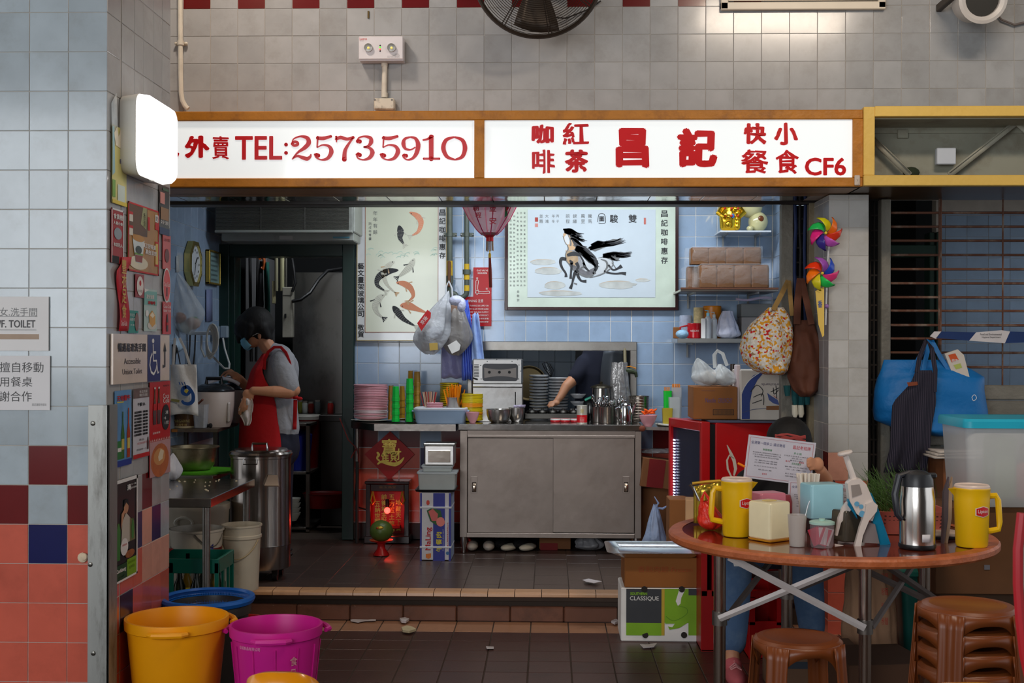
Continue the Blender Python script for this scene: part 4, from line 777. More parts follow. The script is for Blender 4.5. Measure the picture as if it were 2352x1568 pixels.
build(MB().lathe([(r*.9,0),(r,.42),(r*1.03,.43),(r*1.03,.46),(r*.95,.46),(0,.45)],q,36),'barrel',plas((176,166,150)),o)
build(MB().tube([q+V(-.03+.05*math.cos(a*PI/8),-r*.985,.37+.03*math.sin(a*PI/8))for a in range(16)],.008,6,closed=True),'grip',plas((196,190,176)),o)
o=thing('bottle_crate','green plastic bottle crate on the lower shelf of the work table','crate',loc=(XX(450,6.1),6.15,zsh));gc=plas((6,104,88));CX0,CX1,CY0,CY1,cz0,cz1=-2.32,XX(506,6.08),6.06,6.36,zsh+.001,ZZ(1282,6.08,450)
hh=cz1-cz0
for(a,b,c,d)in((CX0,CX1,CY0,CY0+.014),(CX0,CX1,CY1-.014,CY1),(CX0,CX0+.014,CY0+.014,CY1-.014),(CX1-.014,CX1,CY0+.014,CY1-.014)):
 build(MB().box(a,b,c,d,cz0,cz0+hh*.22,.002),'lower_rail',gc,o);build(MB().box(a,b,c,d,cz0+hh*.72,cz1,.002),'upper_rail',gc,o)
for x_ in[CX0+k*(CX1-CX0-.02)/3 for k in range(4)]:
 for y_ in(CY0,CY1-.014):build(MB().box(x_,x_+.02,y_,y_+.014,cz0+.02,cz1-.02),'post',gc,o)
for y_ in(CY0+.1,CY0+.2):build(MB().box(CX1-.013,CX1-.001,y_,y_+.02,cz0+.02,cz1-.02),'post',gc,o)
build(MB().box(CX0+.01,CX1-.01,CY0+.01,CY1-.01,cz0,cz0+.006),'base',gc,o)
for k in range(7):
 x_=CX1-.045-(k%4)*.085;y_=CY0+.07+(k//4)*.12;m_=M((60,70,60),.1,trans=.7)if k%3 else M((110,90,20),.2)
 t=thing('glass_bottle','glass bottle standing in the green crate','bottle','bottles in the green crate',loc=(x_,y_,cz0+.007));build(MB().lathe([(.026,0),(.03,.004),(.03,.1),(.014,.14),(.012,.175),(0,.175)],(x_,y_,cz0+.007),14),'glass',m_,t);build(MB().lathe([(.0305,.03),(.0305,.075)],(x_,y_,cz0+.007),14,cap=False),'paper_band',M((196,36,30)if k%2 else(200,190,60),.5),t)
tag(build(MB().grid(lambda x,y:V(CX0+.1+.3*x,CY0+.05+.2*y,cz1+.004+.012*math.sin(x*9)*math.cos(y*7)),10,6),'red_sheet',M((170,20,26),.5),solid=.003),'red plastic sheet lying on the green crate','sheet')
Yd=7.3;q=V(XX(610,Yd),Yd,ZP);r=W(73,Yd);zt_=ZZ(1040,Yd,605);zb_2=ZZ(1300,Yd,605)
o=thing('steel_drum','tall stainless steel drum with lid and spout standing on casters','drum',loc=q)
q0=V(XX(600,Yd),Yd,zb_2);hd=zt_-zb_2;r=W(70,Yd)
drm=steel((150,142,136),.2,st=(6,6,.4),dirt=(110,96,84),da=.35)
build(MB().lathe([(0,0),(r*.97,0),(r*.98,.008),(r*.975,hd*.2),(r*.99,hd*.205),(r*.985,hd*.21),(r*.98,hd*.96),(r*1.0,hd*.965),(r*1.0,hd*.99),(0,hd*.99)],q0,48),'body',drm,o)
build(MB().lathe([(r*1.03,hd*.985),(r*1.04,hd),(r*1.0,hd+.012),(r*.9,hd+.016),(r*.86,hd+.026),(0,hd+.032)],q0,48),'lid',drm,o)
build(MB().tube([(q0 .x-.045,Yd-.03,q0 .z+hd+.03),(q0 .x-.042,Yd-.03,q0 .z+hd+.058),(q0 .x+.042,Yd-.03,q0 .z+hd+.058),(q0 .x+.045,Yd-.03,q0 .z+hd+.03)],.008,8,flat=1.6),'lid_handle',chrome,o)
build(MB().tube([(q0 .x-.06,Yd-r*.99,q0 .z+hd*.97),(q0 .x-.06,Yd-r*1.03,q0 .z+hd*.925),(q0 .x+.02,Yd-r*1.03,q0 .z+hd*.925),(q0 .x+.02,Yd-r*.99,q0 .z+hd*.97)],.003,6),'bail',chrome,o)
a_=P(626,1091,Yd-r).z;b_3=P(626,1113,Yd-r).z;xx=XX(626,Yd-r)
build(MB().add([(xx-.025,Yd-r*.97,a_),(xx+.03,Yd-r*.97,a_),(xx+.045,Yd-r*1.25,b_3),(xx-.035,Yd-r*1.25,b_3),(xx-.03,Yd-r*.97,b_3-.01),(xx+.04,Yd-r*.97,b_3-.01)],[(3,2,1,0),(0,3,4),(1,5,2),(3,2,5,4)]),'spout',steel((220,200,180),.5),o,smooth=0,solid=.002)
for a in(-.9,.9,2.3,-2.3):
 p=q0+V(r*.75*math.sin(a),-r*.75*math.cos(a),0);w_=build(MB().box(p.x-.018,p.x+.018,p.y-.02,p.y+.02,ZP+.03,p.z,.003),'caster',black,o);build(MB().cyl((p.x-.013,p.y,ZP+.026),(p.x+.013,p.y,ZP+.026),.026,n=16),'wheel',black,w_)
 # ================================================================ BINS IN FRONT
def bin_(name,label,u,Y,rad,zr,c,handles=True,grp=None,ribs=False):
 cx=XX(u,Y);o=thing(name,label,'bin',grp,loc=(cx,Y,0));m=plas(c,rough=.38)
 build(MB().lathe([(rad*.74,0),(rad*.76,.006),(rad*.935,zr*.86),(rad*.955,zr-.045),(rad*.99,zr-.04),(rad*1.0,zr-.012),(rad*.995,zr),(rad*.94,zr),(rad*.93,zr-.01),(rad*.9,zr*.7),(rad*.72,.012),(0,.012)],(cx,Y,0),56),'body',m,o)
 if ribs:
  for k in range(12):a=k*PI/6+.2;build(MB().tube([(cx+rad*.775*math.cos(a),Y+rad*.775*math.sin(a),.03),(cx+rad*.945*math.cos(a),Y+rad*.945*math.sin(a),zr*.84)],.003,4),'rib',m,o)
 if handles:
  for a in(-PI/2+.12,-PI/2+.12+PI*.62,-PI/2+.12-PI*.62):
   mb=MB();d=V(math.cos(a),math.sin(a),0);t_=V(-d.y,d.x,0);c0=V(cx,Y,zr-.028)
   mb.tube([c0+d*rad*.985+t_*(-.075),c0+d*(rad+.018)+t_*(-.055),c0+d*(rad+.024)+t_*0,c0+d*(rad+.018)+t_*.055,c0+d*rad*.985+t_*.075],[.009,.012,.012,.012,.009],8,nrm=(0,0,1));build(mb,'handle',m,o)
 return o
bin_('plastic_bin','large orange-yellow round plastic bin beside the tiled column',408,5.02,.208,.437,(246,160,8),grp='round plastic bins')
o=bin_('plastic_bin','magenta round plastic bin with white lettering next to the yellow bin',636,5.0,.187,.415,(206,30,140),grp='round plastic bins',ribs=True)
cx=XX(636,5.0);r=.178;build(MB().text('合城食品有限公司',(cx-.07,5.0,.352),.10,.014,wrap=((cx,5.0),r*1.0,-.42)),'printed_text',M((230,160,190),.6),o,smooth=0)
for k in range(3):build(MB().text(('食','品','城')[k],(cx+.1,5.0,.30-k*.05),.03,.035,wrap=((cx,5.0),r*(.99-k*.02),.62),bold=.001),'printed_text',M((220,150,160),.6),o,smooth=0)
for k in range(5):build(MB().grid(lambda x,y,k=k:V(cx+.172*math.sin(.45+k*.09+x*.05),5.0-.172*math.cos(.45+k*.09+x*.05),.06+y*(.1+.03*(k%2))+k*.012),3,3),'printed_text',M((224,150,170),.6),o,solid=.001)
bin_('plastic_bin','tall dark grey round bin under the blue basket',479,5.6,.195,.37,(58,54,52),False,'round plastic bins')
o=thing('mesh_basket','blue round mesh basket sitting in the grey bin','basket',loc=(XX(479,5.6),5.6,.3));cx=XX(479,5.6);bm=plas((16,92,176))
build(MB().lathe([(.178,.372),(.205,.376),(.212,.392),(.208,.404),(.19,.406),(.186,.396)],(cx,5.6,0),48,cap=False),'rim',bm,o)
mb=MB()
for k in range(9):z_=.38-k*.014;mb.tube([(cx+(.186-k*.002)*math.cos(a*PI/24),5.6+(.186-k*.002)*math.sin(a*PI/24),z_)for a in range(48)],.0012,3,closed=True)
for k in range(150):a=2*PI*k/150;mb.tube([(cx+.187*math.cos(a),5.6+.187*math.sin(a),.385),(cx+.168*math.cos(a),5.6+.168*math.sin(a),.262)],.0011,3)
build(mb,'mesh_wall',bm,o,kind='stuff',label='fine blue plastic mesh');build(MB().lathe([(0,.258),(.168,.258),(.168,.262),(0,.262)],(cx,5.6,0),32),'base',bm,o)
o=thing('red_scoop','edge of a red plastic basin behind the magenta bin','basin',loc=(XX(585,5.9),5.9,.05));build(MB().lathe([(.05,0),(.085,.24),(.09,.25),(.082,.25),(.045,.01),(0,.01)],(XX(563,5.85),5.85,.0),24),'basin',plas((190,30,24)),o)
# ================================================================ THE DOORWAY BEHIND
o=thing('splash_sheet','tall stained stainless steel panel seen through the doorway','panel',loc=P(720,990,9.7));build(pbox(MB(),672,830,625,1010,9.7,.03,.002),'sheet',steel((140,138,134),.3,dirt=(70,64,58),st=(.6,2,.4),da=.7),o)
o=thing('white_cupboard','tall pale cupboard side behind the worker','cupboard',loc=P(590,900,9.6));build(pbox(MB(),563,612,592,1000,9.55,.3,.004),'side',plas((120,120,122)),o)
tag(build(MB().tube([P(574,592,9.4),P(577,830,9.4)],.012,8),'dark_pole',M((20,20,22),.5)),'first dark pole leaning inside the doorway','pole','poles in the doorway');tag(build(MB().tube([P(592,592,9.4),P(588,830,9.4)],.01,8),'dark_pole',M((26,24,24),.5)),'second dark pole beside the cloth inside the doorway','pole','poles in the doorway')
o=thing('umbrella','folded umbrella with an orange hook handle hanging in the doorway','umbrella',loc=P(605,600,9.3));build(MB().tube([P(596,596,9.3),P(600,590,9.3),P(606,594,9.3),P(607,608,9.3),P(604,618,9.3),P(600,614,9.3)],.012,8),'handle',M((170,80,30),.4),o);build(MB().tube([P(600,600,9.32),P(597,700,9.32),P(594,790,9.32)],[.012,.03,.008],8),'canopy',M((26,26,30),.8),o)
tag(build(MB().grid(lambda x,y:P(606+12*x+4*(1-y),780-178*y,9.3+.02*math.sin(x*8)),7,8),'green_cloth',cloth((24,84,74)),solid=.004),'dark green cloth hanging in the doorway','cloth')
for k,(a,w_,m_)in enumerate(((635,.014,M((150,146,120),.5)),(648,.017,M((170,166,130),.5)),(657,.008,M((90,88,80),.5)))):tag(build(MB().tube([P(a,585,9.2),P(a,668,9.2)],w_,10),'vertical_conduit',m_),('thin conduit left of the fuse box in the doorway','thickest pale conduit above the fuse box in the doorway','narrow grey conduit right of the fuse box pipe')[k],'pipe')
o=thing('fuse_box','narrow white fuse box with a small latch seen through the doorway','fuse box',loc=P(660,770,9.2));build(pbox(MB(),648,671,659,775,9.15,.08,.004),'box',plas((170,166,152),dirt=(90,80,60)),o);build(pbox(MB(),649,670,677,678,9.148,.01),'seam',blk,o);build(pbox(MB(),653,657,720,730,9.14,.02,.002),'latch',blk,o)
tag(build(pbox(MB(),624,632,645,697,9.2,.03,.003),'switch_plate',plas((176,168,130))),'small yellowed switch plate left of the fuse box','switch')
tag(build(MB().tube([P(671,692,9.15),P(690,688,9.15),P(712,672,9.2),P(732,642,9.3),P(752,622,9.4),P(790,616,9.5)],.013,8),'black_cable',M((18,18,20),.5)),'thick black cable curving from the fuse box','cable')
tag(build(MB().tube([P(671,670,9.15),P(678,650,9.15),P(674,612,9.2),P(670,590,9.2)],.011,8),'loose_cable',M((24,24,26),.5)),'second black cable rising above the fuse box','cable')
Yr=9.1;zr_=ZZ(967,Yr,700)
o=thing('kitchen_rack','steel rack with shelves behind the worker in the doorway','rack',loc=P(705,1200,Yr))
for zz in(ZZ(972,Yr,700),ZZ(1083,Yr,700),ZZ(1210,Yr,700)):build(MB().box(XX(670,Yr),XX(712,Yr),Yr,Yr+.6,zz-.02,zz,.002),'shelf',ssd,o)
for yy in(Yr,Yr+.55):build(MB().box(XX(703,yy),XX(712,yy),yy,yy+.03,ZP,ZZ(972,yy,700),.002),'leg',ssb,o)
Yr2=9.45;o=thing('red_barrel','red barrel with a pale lid behind the kitchen rack','barrel',loc=P(712,1080,Yr2));r=W(33,Yr2);q=P(704,1075,Yr2);build(MB().lathe([(r*.8,0),(r*.97,.35),(r,.36),(r,.375),(0,.375)],q,28),'barrel',plas((130,14,16)),o);build(MB().lathe([(r*1.04,.376),(r*1.05,.40),(r*.96,.41),(0,.405)],q,28),'lid',plas((190,186,176)),o)
for k,(uu,v0,v1,c3)in enumerate(((689,922,948,(110,110,40)),(700,924,949,(176,180,176)),(714,926,949,(110,34,24)),(759,925,952,(170,44,40)),(729,922,950,(90,96,96)))):
 Yj=9.6;o=thing('jar',('small jar with yellow label in the doorway','jar with pale label in the doorway','jar of dark red sauce in the doorway','small red and white can on the back kitchen counter','grey jar left of the small can')[k],'jar',loc=P(uu,v1,Yj));r=W(7,Yj);hh=W(v1-v0,Yj);build(MB().lathe([(r*.9,0),(r,.004),(r,hh*.85),(r*.8,hh)],P(uu,v1,Yj),16),'jar',M(c3,.2,var=.2),o);build(MB().lathe([(r*.85,hh),(r*.85,hh+.012),(0,hh+.012)],P(uu,v1,Yj),16),'lid',M((170,160,150),.3,.5),o)
o=thing('back_counter','steel counter at the right of the doorway','counter',loc=P(765,1200,9.45));build(MB().box(XX(733,9.4),XX(800,9.4),9.4,9.68,ZZ(958,9.4,760)-.03,ZZ(953,9.4,760),.003).box(XX(738,9.45),XX(800,9.45),9.45,9.68,ZP,ZZ(958,9.4,760)-.02),'body',steel((80,78,76),.4),o)
tag(build(MB().lathe([(.10,0),(.12,.1),(.13,.11),(.125,.11),(.09,.01),(0,.01)],P(745,1165,9.2),24,sx=1.3),'red_basin',plas((110,10,14))),'dark red basin on the floor of the doorway','basin')
for k in range(4):tag(build(MB().lathe([(.03,0),(.055,.045),(.06,.06),(.055,.06),(.026,.006),(0,.006)],P(672,1195-k*11,9.1),20),'rice_bowl',plas((176,180,176))),'pale bowl in the nested stack on the lower rack shelf','bowl','bowls on the rack')
tag(build(MB().lathe([(.07,0),(.09,.2),(.095,.26),(.085,.27),(.03,.3),(0,.3)],P(688,1078,9.25),24),'blue_jug',plas((26,44,150))),'dark blue plastic jug on the kitchen rack','jug')
# ================================================================ WORKER
def blob(name,chains,m,par,vox=.009,smo=4,n=12,**k):
 mb=MB()
 for ch in chains:
  if len(ch)==2 and not isinstance(ch[0],tuple):mb.ball(ch[0],ch[1],n=n)
  elif ch[0]=='e':mb.ball(ch[1],*ch[2],n=18,m=12,M_=ch[3]if len(ch)>3 else None)
  else:
   pts=[c for c,r in ch];rs=[r for c,r in ch];mb.tube(pts,rs,n)
   for c,r in ch:mb.ball(c,r*.995,n=n,m=8)
 return build(mb,name,m,par,remesh=vox,smo=smo,**k)
YW=8.02;skin=M((196,138,104),.55,0,.05,12,rnd=0,name='skin')
def B(u,v,d=0):return P(u,v,YW+d)
o=thing('person','person in a red apron, grey T-shirt and blue face mask bending over the rice cooker','person',loc=(XX(640,YW),YW,ZP))
Lr=lambda px:W(px,YW)
head=B(592,752);tilt=Matrix.Rotation(math.radians(38),3,'Y')
fing=lambda root,segs,r=.0085:[(root,r*1.05)]+[(s,r*(.98-.1*i))for i,s in enumerate(segs)]
chains=[('e',head+V(0,0,-.0),(.093,.074,.115),tilt),('e',B(585,775),(.058,.056,.07),tilt),[(B(603,778),.05),(B(619,802),.052),(B(640,820),.062)],[(B(642,840),.07),(B(632,880),.10),(B(628,950),.11),(B(630,1010),.12)],[(B(646,834,-.10),.045),(B(664,868,-.16),.045),(B(676,896,-.19),.040),(B(664,900,-.21),.041),(B(630,899,-.24),.037),(B(600,898,-.25),.029),(B(582,897,-.25),.027)],('e',B(570,908,-.25),(.034,.022,.042),Matrix.Rotation(math.radians(-35),3,'Y')),fing(B(560,914,-.265),[B(553,930,-.27),B(549,941,-.262),B(549,950,-.255)]),fing(B(564,918,-.272),[B(557,935,-.28),B(553,946,-.27),B(552,952,-.262)]),fing(B(569,920,-.27),[B(562,934,-.285),B(559,944,-.275)]),fing(B(573,918,-.26),[B(568,931,-.28),B(566,940,-.272)]),fing(B(570,903,-.23),[B(563,918,-.215),B(560,930,-.212)],.0095),[(B(622,835,.12),.048),(B(604,880,.16),.044),(B(584,905,.15),.038),(B(562,884,.12),.033),(B(549,868,.1),.026)],('e',B(540,862,.1),(.042,.03,.024),Matrix.Rotation(math.radians(25),3,'Y')),fing(B(532,858,.085),[B(522,858,.08),B(514,866,.075),B(511,872,.072)]),fing(B(531,856,.1),[B(520,854,.1),B(510,861,.1),B(505,869,.1)]),fing(B(532,854,.118),[B(524,851,.12),B(515,855,.125),B(509,864,.125)]),fing(B(535,853,.13),[B(530,849,.14),B(524,852,.145)]),fing(B(540,868,.08),[B(532,873,.07),B(526,877,.068)],.0095)]
build(MB(),'x',dk,o)if 0 else None
blob('body',chains,skin,o,vox=.0055,smo=3)
build(MB().ball(B(596,771,-.072),.012,.008,.022,12,8),'ear',skin,o,smooth=180)
for s_ in(-.03,.03):build(MB().ball(B(561,764,s_),.012,.012,.009,12,8),'eye',M((30,22,20),.2),o,smooth=180)
hair=M((14,12,12),.7,0,.2,60,.5,90,stretch=(1,1,.2),rnd=0,name='black_hair')
hc=[('e',B(589,742),(.112,.098,.112),tilt),('e',B(600,752),(.085,.09,.095),tilt),('e',B(566,752),(.078,.088,.08),tilt),[(B(560,740),.055),(B(551,760),.04),(B(549,784),.016)],[(B(566,745,-.05),.045),(B(560,765,-.055),.03),(B(558,780,-.05),.008)],[(B(576,750,-.07),.038),(B(572,766,-.074),.028),(B(568,778,-.072),.012)],[(B(566,745,.05),.045),(B(556,768,.05),.03),(B(552,784,.04),.008)],[(B(602,752,-.055),.045),(B(612,770,-.045),.028)],[(B(608,755),.06),(B(617,776,0),.03)]]
mb=MB()
hb=blob('hair',hc,hair,o,vox=.007,smo=3)
mk=M((130,196,224),.8,rnd=0)
def mf_(x,y):
 a=(x-.5)*2.5;c0=B(583,778);ax=V(-math.sin(math.radians(52)),0,-math.cos(math.radians(52)));up_=V(-ax.z,0,ax.x)*-1
 rr_=.074+.012*math.sin(y*PI)-.0015*math.sin(y*PI*5);return c0+ax*math.cos(a)*rr_+V(0,math.sin(a)*.072,0)+V(.6,0,-.8)*((y-.5)*-.075)+V(-.004,0,.0)
build(MB().grid(mf_,16,9),'face_mask',mk,o,solid=.003,smooth=180)
build(MB().tube([B(578,772,-.072),B(590,766,-.08),B(597,764,-.078)],.0018,5),'mask_loop',whi,o)
shirt=M((150,152,158),.9,0,.08,9,.6,24,rnd=0,name='grey_shirt')
sc2=[[(B(646,818),.075),(B(646,845),.118),(B(640,890),.125),(B(640,940),.125),(B(643,985),.13)],[(B(650,826,-.12),.075),(B(652,850,-.16),.072),(B(661,876,-.18),.070),(B(665,889,-.185),.066)],[(B(625,830,.12),.07),(B(612,868,.15),.062)],[(B(628,806),.056),(B(640,815),.075)],[(B(646,830,.1),.08),(B(650,830,-.09),.085)]]
blob('t_shirt',sc2,shirt,o,vox=.009,smo=5)
ap=M((176,10,18),.85,0,.06,8,.3,30,rnd=0,name='red_apron')
def apf(x,y):
 v=1030-y*218;ce=[(1030,622),(960,628),(900,628),(850,628),(812,634)]
 def ip(T):
  for(a,p),(b,q_)in zip(T,T[1:]):
   if b<=v<=a:return p+(q_-p)*(a-v)/(a-b)
  return T[-1][1]if v<T[-1][0]else T[0][1]
 c0=B(ip([(1030,616),(960,613),(900,613),(850,618),(812,630)]),v);rx=ip([(1030,.19),(960,.165),(900,.14),(850,.108),(812,.07)]);ry=ip([(1030,.2),(960,.19),(900,.175),(850,.145),(812,.07)])
 sp_=ip([(1030,2.25),(930,2.25),(895,2.1),(850,1.4),(812,1.15)]);a=(x-.5)*2*sp_;return c0+V(-rx*math.cos(a),ry*math.sin(a),0)+V(-.004*math.sin(a*9+v*.05),0,0)
build(MB().grid(apf,26,26),'apron',ap,o,solid=.004,smooth=180)
build(MB().tube([B(607,848,-.13),B(608,826,-.15),B(616,808,-.165),B(630,797,-.165),B(645,797,-.16),B(657,810,-.18),B(665,832,-.19),B(671,856,-.17),B(677,888,-.12),B(679,908,-.08)],.011,6,flat=.4,nrm=(0,1,0)),'apron_strap',ap,o)
build(MB().tube([B(640,912,-.17),B(662,914,-.15),B(676,913,-.08)],.011,6,flat=.4),'apron_tie',ap,o);build(MB().grid(lambda x,y:B(672+9*x+2*y,986-68*y,-.09+.01*math.sin(y*6)),4,8),'apron_tail',ap,o,solid=.004);build(MB().ball(B(678,912,-.1),.022,.012,.014,10,8).ball(B(688,915,-.1),.02,.01,.012,10,8),'bow',ap,o)
build(MB().text('記',B(569,876,-.06),.03,.04,r=(-.4,-.92,0)if 0 else(.5,-.86,0)),'apron_print',M((200,160,70),.6),o,smooth=0)
blob('trousers',[[(B(640,975),.125),(B(644,1030),.13)],[(B(640,1030,-.08),.09),(B(640,1120,-.09),.065),(B(642,1240,-.09),.05)],[(B(646,1030,.08),.09),(B(650,1120,.09),.065),(B(652,1240,.09),.05)]],M((28,30,46),.9,rnd=0),o,vox=.012,smo=3)
for s_ in(-.09,.09):build(MB().ball((B(630,1,s_).x,YW+s_,ZP+.035),.13,.045,.035,14,8),'shoe',black,o)
def rg(x,y):v=915+y*62;return P(566+(x-.5)*(32-20*abs(y-.45))*(1-.55*y**4)+2*math.sin(y*9),v,YW-.265+.014*math.sin(x*9)+.01*math.sin(y*13+x*5))
tag(build(MB().grid(rg,16,14),'hand_rag',cloth((206,196,192)),solid=.006,smooth=180),'crumpled white rag held in the hand of the worker in the apron','rag')
# ================================================================ BACK WALL PICTURES
Yp=YB-.03
def frame(name,label,u0,u1,v0,v1,fw_px,fm,sheet,th=.03,cat='picture'):
 o=thing(name,label,cat,loc=P((u0+u1)/2,v1,YB));Y=YB-th
 build(pbox(MB(),u0,u0+fw_px,v0,v1,Y,th-.002,.002),'frame_side',fm,o);build(pbox(MB(),u1-fw_px,u1,v0,v1,Y,th-.002,.002),'frame_side',fm,o)
 build(pbox(MB(),u0+fw_px,u1-fw_px,v1-fw_px,v1,Y,th-.002,.002),'frame_bottom',fm,o);build(pbox(MB(),u0+fw_px,u1-fw_px,v0,v0+fw_px,Y,th-.002,.002),'frame_top',fm,o)
 s=build(pbox(MB(),u0+fw_px,u1-fw_px,v0+fw_px,v1-fw_px,Y+th*.4,.005),'sheet',sheet,o);return o,Y+th*.4
ink=M((44,46,50),.6,var=.25,sc_=18,rnd=0,name='ink');ink2=M((110,112,112),.6,var=.2,sc_=25,rnd=0);ink3=M((168,172,168),.6,var=.1,sc_=20,rnd=0);tan=M((206,170,130),.6,var=.1,rnd=0);oran=M((214,140,106),.6,var=.12,rnd=0);pale=M((206,206,190),.6,rnd=0);seafoam=M((178,206,190),.6,rnd=0)
o,Yq=frame('fish_picture','tall framed ink painting of carp hanging beside the doorway',818,1026,430,783,2,M((170,150,100),.35,.6),M((212,214,214),.12,rnd=0,coat=.5))
build(pbox(MB(),839,1006,440,762,Yq-.003,.003),'painting',M((208,212,190),.2,var=.06,sc_=2,rnd=0,coat=.4),o);Z1=Yq-.0045
for(a,b,c,d)in((838,839.2,440,763),(1005,1006.2,440,763),(838,1006,762,763.2)):build(pbox(MB(),a,b,c,d,Yq-.0036,.001),'rule',M((170,120,100),.6),o)
vt(o,'藝文畫架玻璃公司 敬賀',829,603,775,14,Yq-.002,ink,.0007);vt(o,'昌記咖啡惠存',1016,478,596,14,Yq-.002,ink,.0007)
vt(o,'年年有餘',862,482,540,10,Z1,ink2);vt(o,'丙戌年青畫',850,510,552,6.5,Z1,ink2)
def c1(x,y):return(800+x/3.921,460+y/3.921)
def fish(pts,w,m1,m2,eye=True,scales=True,nm='carp'):
 """spine points (crop px, head first), half width list"""
 pts=[c1(*p)for p in pts];n=len(pts);q=[];ww=[]
 for k in range(n-1):
  p0,pA,pB,p3=pts[max(k-1,0)],pts[k],pts[k+1],pts[min(k+2,n-1)]
  for t in(0,.2,.4,.6,.8):q.append([.5*(2*pA[a]+(pB[a]-p0[a])*t+(2*p0[a]-5*pA[a]+4*pB[a]-p3[a])*t*t+(3*pA[a]-p0[a]-3*pB[a]+p3[a])*t**3)for a in(0,1)])
 q.append(pts[-1]);N_=len(q)
 prof=lambda t:w*(math.sin(min(t*3.2,1.57))**.7)*(1-.86*max(0,(t-.3)/.7)**1.1)
 mb=MB().ribbon([P(a,b,Z1)for a,b in q],[W(prof(i/(N_-1))/3.92,Z1)for i in range(N_)],off=(0,0,0));f_=build(mb,nm,m1,o,smooth=0)
 mb=MB()
 for i in range(1,N_-1):
  t=Vector((q[i+1][0]-q[i-1][0],q[i+1][1]-q[i-1][1])).normalized();nn=Vector((-t.y,t.x));h=prof(i/(N_-1))/3.92/2
  if scales and i>N_*.22:
   for s_ in(-.7,-.35,0,.35,.7):
    a=q[i][0]+nn.x*h*s_+t.x*(s_*2%1);b=q[i][1]+nn.y*h*s_;mb.ribbon([P(a,b,Z1-.0012),P(a+nn.x*h*.15+t.x*.7,b+nn.y*h*.15+t.y*.7,Z1-.0012)],W(.45,Z1),off=(0,0,0))
 tl=q[-1];t=Vector((q[-1][0]-q[-3][0],q[-1][1]-q[-3][1])).normalized();nn=Vector((-t.y,t.x));L=w/3.92*.45
 for s_ in(-.8,-.3,.3,.8):mb.ribbon([P(tl[0]-t.x*2,tl[1]-t.y*2,Z1-.001),P(tl[0]+t.x*L+nn.x*s_*L,tl[1]+t.y*L+nn.y*s_*L,Z1-.001)],[W(1,Z1),W(2.2,Z1)],off=(0,0,0))
 i=int(N_*.35);h=prof(.35)/3.92/2;t=Vector((q[i+1][0]-q[i-1][0],q[i+1][1]-q[i-1][1])).normalized();nn=Vector((-t.y,t.x))
 for s_ in(1,-1):mb.ribbon([P(q[i][0]+nn.x*h*s_*.8,q[i][1]+nn.y*h*s_*.8,Z1-.001),P(q[i][0]+nn.x*h*s_*1.7+t.x*h,q[i][1]+nn.y*h*s_*1.7+t.y*h,Z1-.001)],[W(1,Z1),W(3.2,Z1)],off=(0,0,0))
 if mb.v:build(mb,'scales',m2,f_,smooth=0)
 e=q[2];build(MB().cyl(P(e[0]+nn.x*1.6,e[1]+nn.y*1.6,Z1-.0015),P(e[0]+nn.x*1.6,e[1]+nn.y*1.6,Z1-.0008),W(1.2,Z1),n=8),'eye',ink,f_)
for pts,w,a,b in(([(455,225),(470,280),(468,340),(500,392)],70,ink,pale),([(548,105),(620,140),(655,200),(630,280),(570,318)],62,oran,pale),([(598,520),(560,590),(500,650),(450,690)],72,pale,ink),([(420,552),(370,580),(320,660),(350,760),(425,832)],60,pale,tan),([(455,628),(360,640),(275,690),(260,760),(330,815)],74,ink,pale),([(430,740),(500,750),(560,790),(585,860),(545,905)],66,oran,tan),([(335,850),(280,880),(245,950),(260,1010),(310,1055)],74,pale,ink),([(465,945),(540,950),(610,975),(700,1010)],80,oran,tan),([(400,950),(440,1000),(500,1070),(600,1130)],72,ink,pale)):fish(pts,w,a,b)
mb=MB()
for k in range(26):
 x=R(170,790);y=500-40*math.sin(x/90)*.5+R(-60,20);pts=[c1(x+22*math.cos(a*.6),y-14*math.sin(a*.6)+a*2)for a in range(6)];mb.ribbon([P(a,b,Z1+.0008)for a,b in pts],W(1.2,Z1),off=(0,0,0))
build(mb,'wave_strokes',seafoam,o,smooth=0,kind='stuff')
o,Yq=frame('horse_picture','wide dark framed ink painting of galloping horses over the serving hatch',1159,1558,430,712,7,M((52,24,24),.3,.1,coat=.4),M((206,220,204),.15,rnd=0,coat=.5),th=.04)
build(pbox(MB(),1211,1505,481,683,Yq-.003,.003),'painting',M((202,214,222),.15,var=.03,rnd=0,coat=.5),o);Z1=Yq-.0045
vt(o,'昌記咖啡惠存',1526,480,608,15,Yq-.002,ink,.0007)
for k,(cx_,s_)in enumerate(((1460,'雙'),(1417,'駿'))):vt(o,s_,cx_-7,490,514,18,Z1,ink,.0012)
inkY(o,[(1373,510),(1375,494),(1382,490),(1389,494),(1391,510),(1384,513),(1375,512)],1.4,Z1,ink);vt(o,'圖',1382,494,511,11,Z1,ink,.0006)
for uu,s_,z_ in((1355,'騰馬',9),(1339,'萬里',9),(1320,'錦繡',9),(1304,'前程',9),(1281,'丙子',6),(1271,'年冬',7),(1256,'大鴻',8),(1243,'並題',8)):vt(o,s_,uu,490,514,z_,Z1,ink2)
build(pbox(MB(),1478,1483,500,515,Z1,.001),'seal',M((190,110,100),.6),o);build(pbox(MB(),1228,1235,499,509,Z1,.001),'seal',M((170,60,50),.6),o);build(pbox(MB(),1228,1235,513,521,Z1,.001),'seal',M((200,130,120),.6),o)
nm_='梁成記陳文東徐炳良王建安王貫利陳志玲何偉強張水才陳學良蔡洪福陳耀生余月登劉志仙莊永祥黃晴陳奇英丁炳坤郭錦鈴朱曉洪黃子健麥啟豪張誠陳志培鄭國強陶胜光楊耀恆李倩貴魏珍斯'
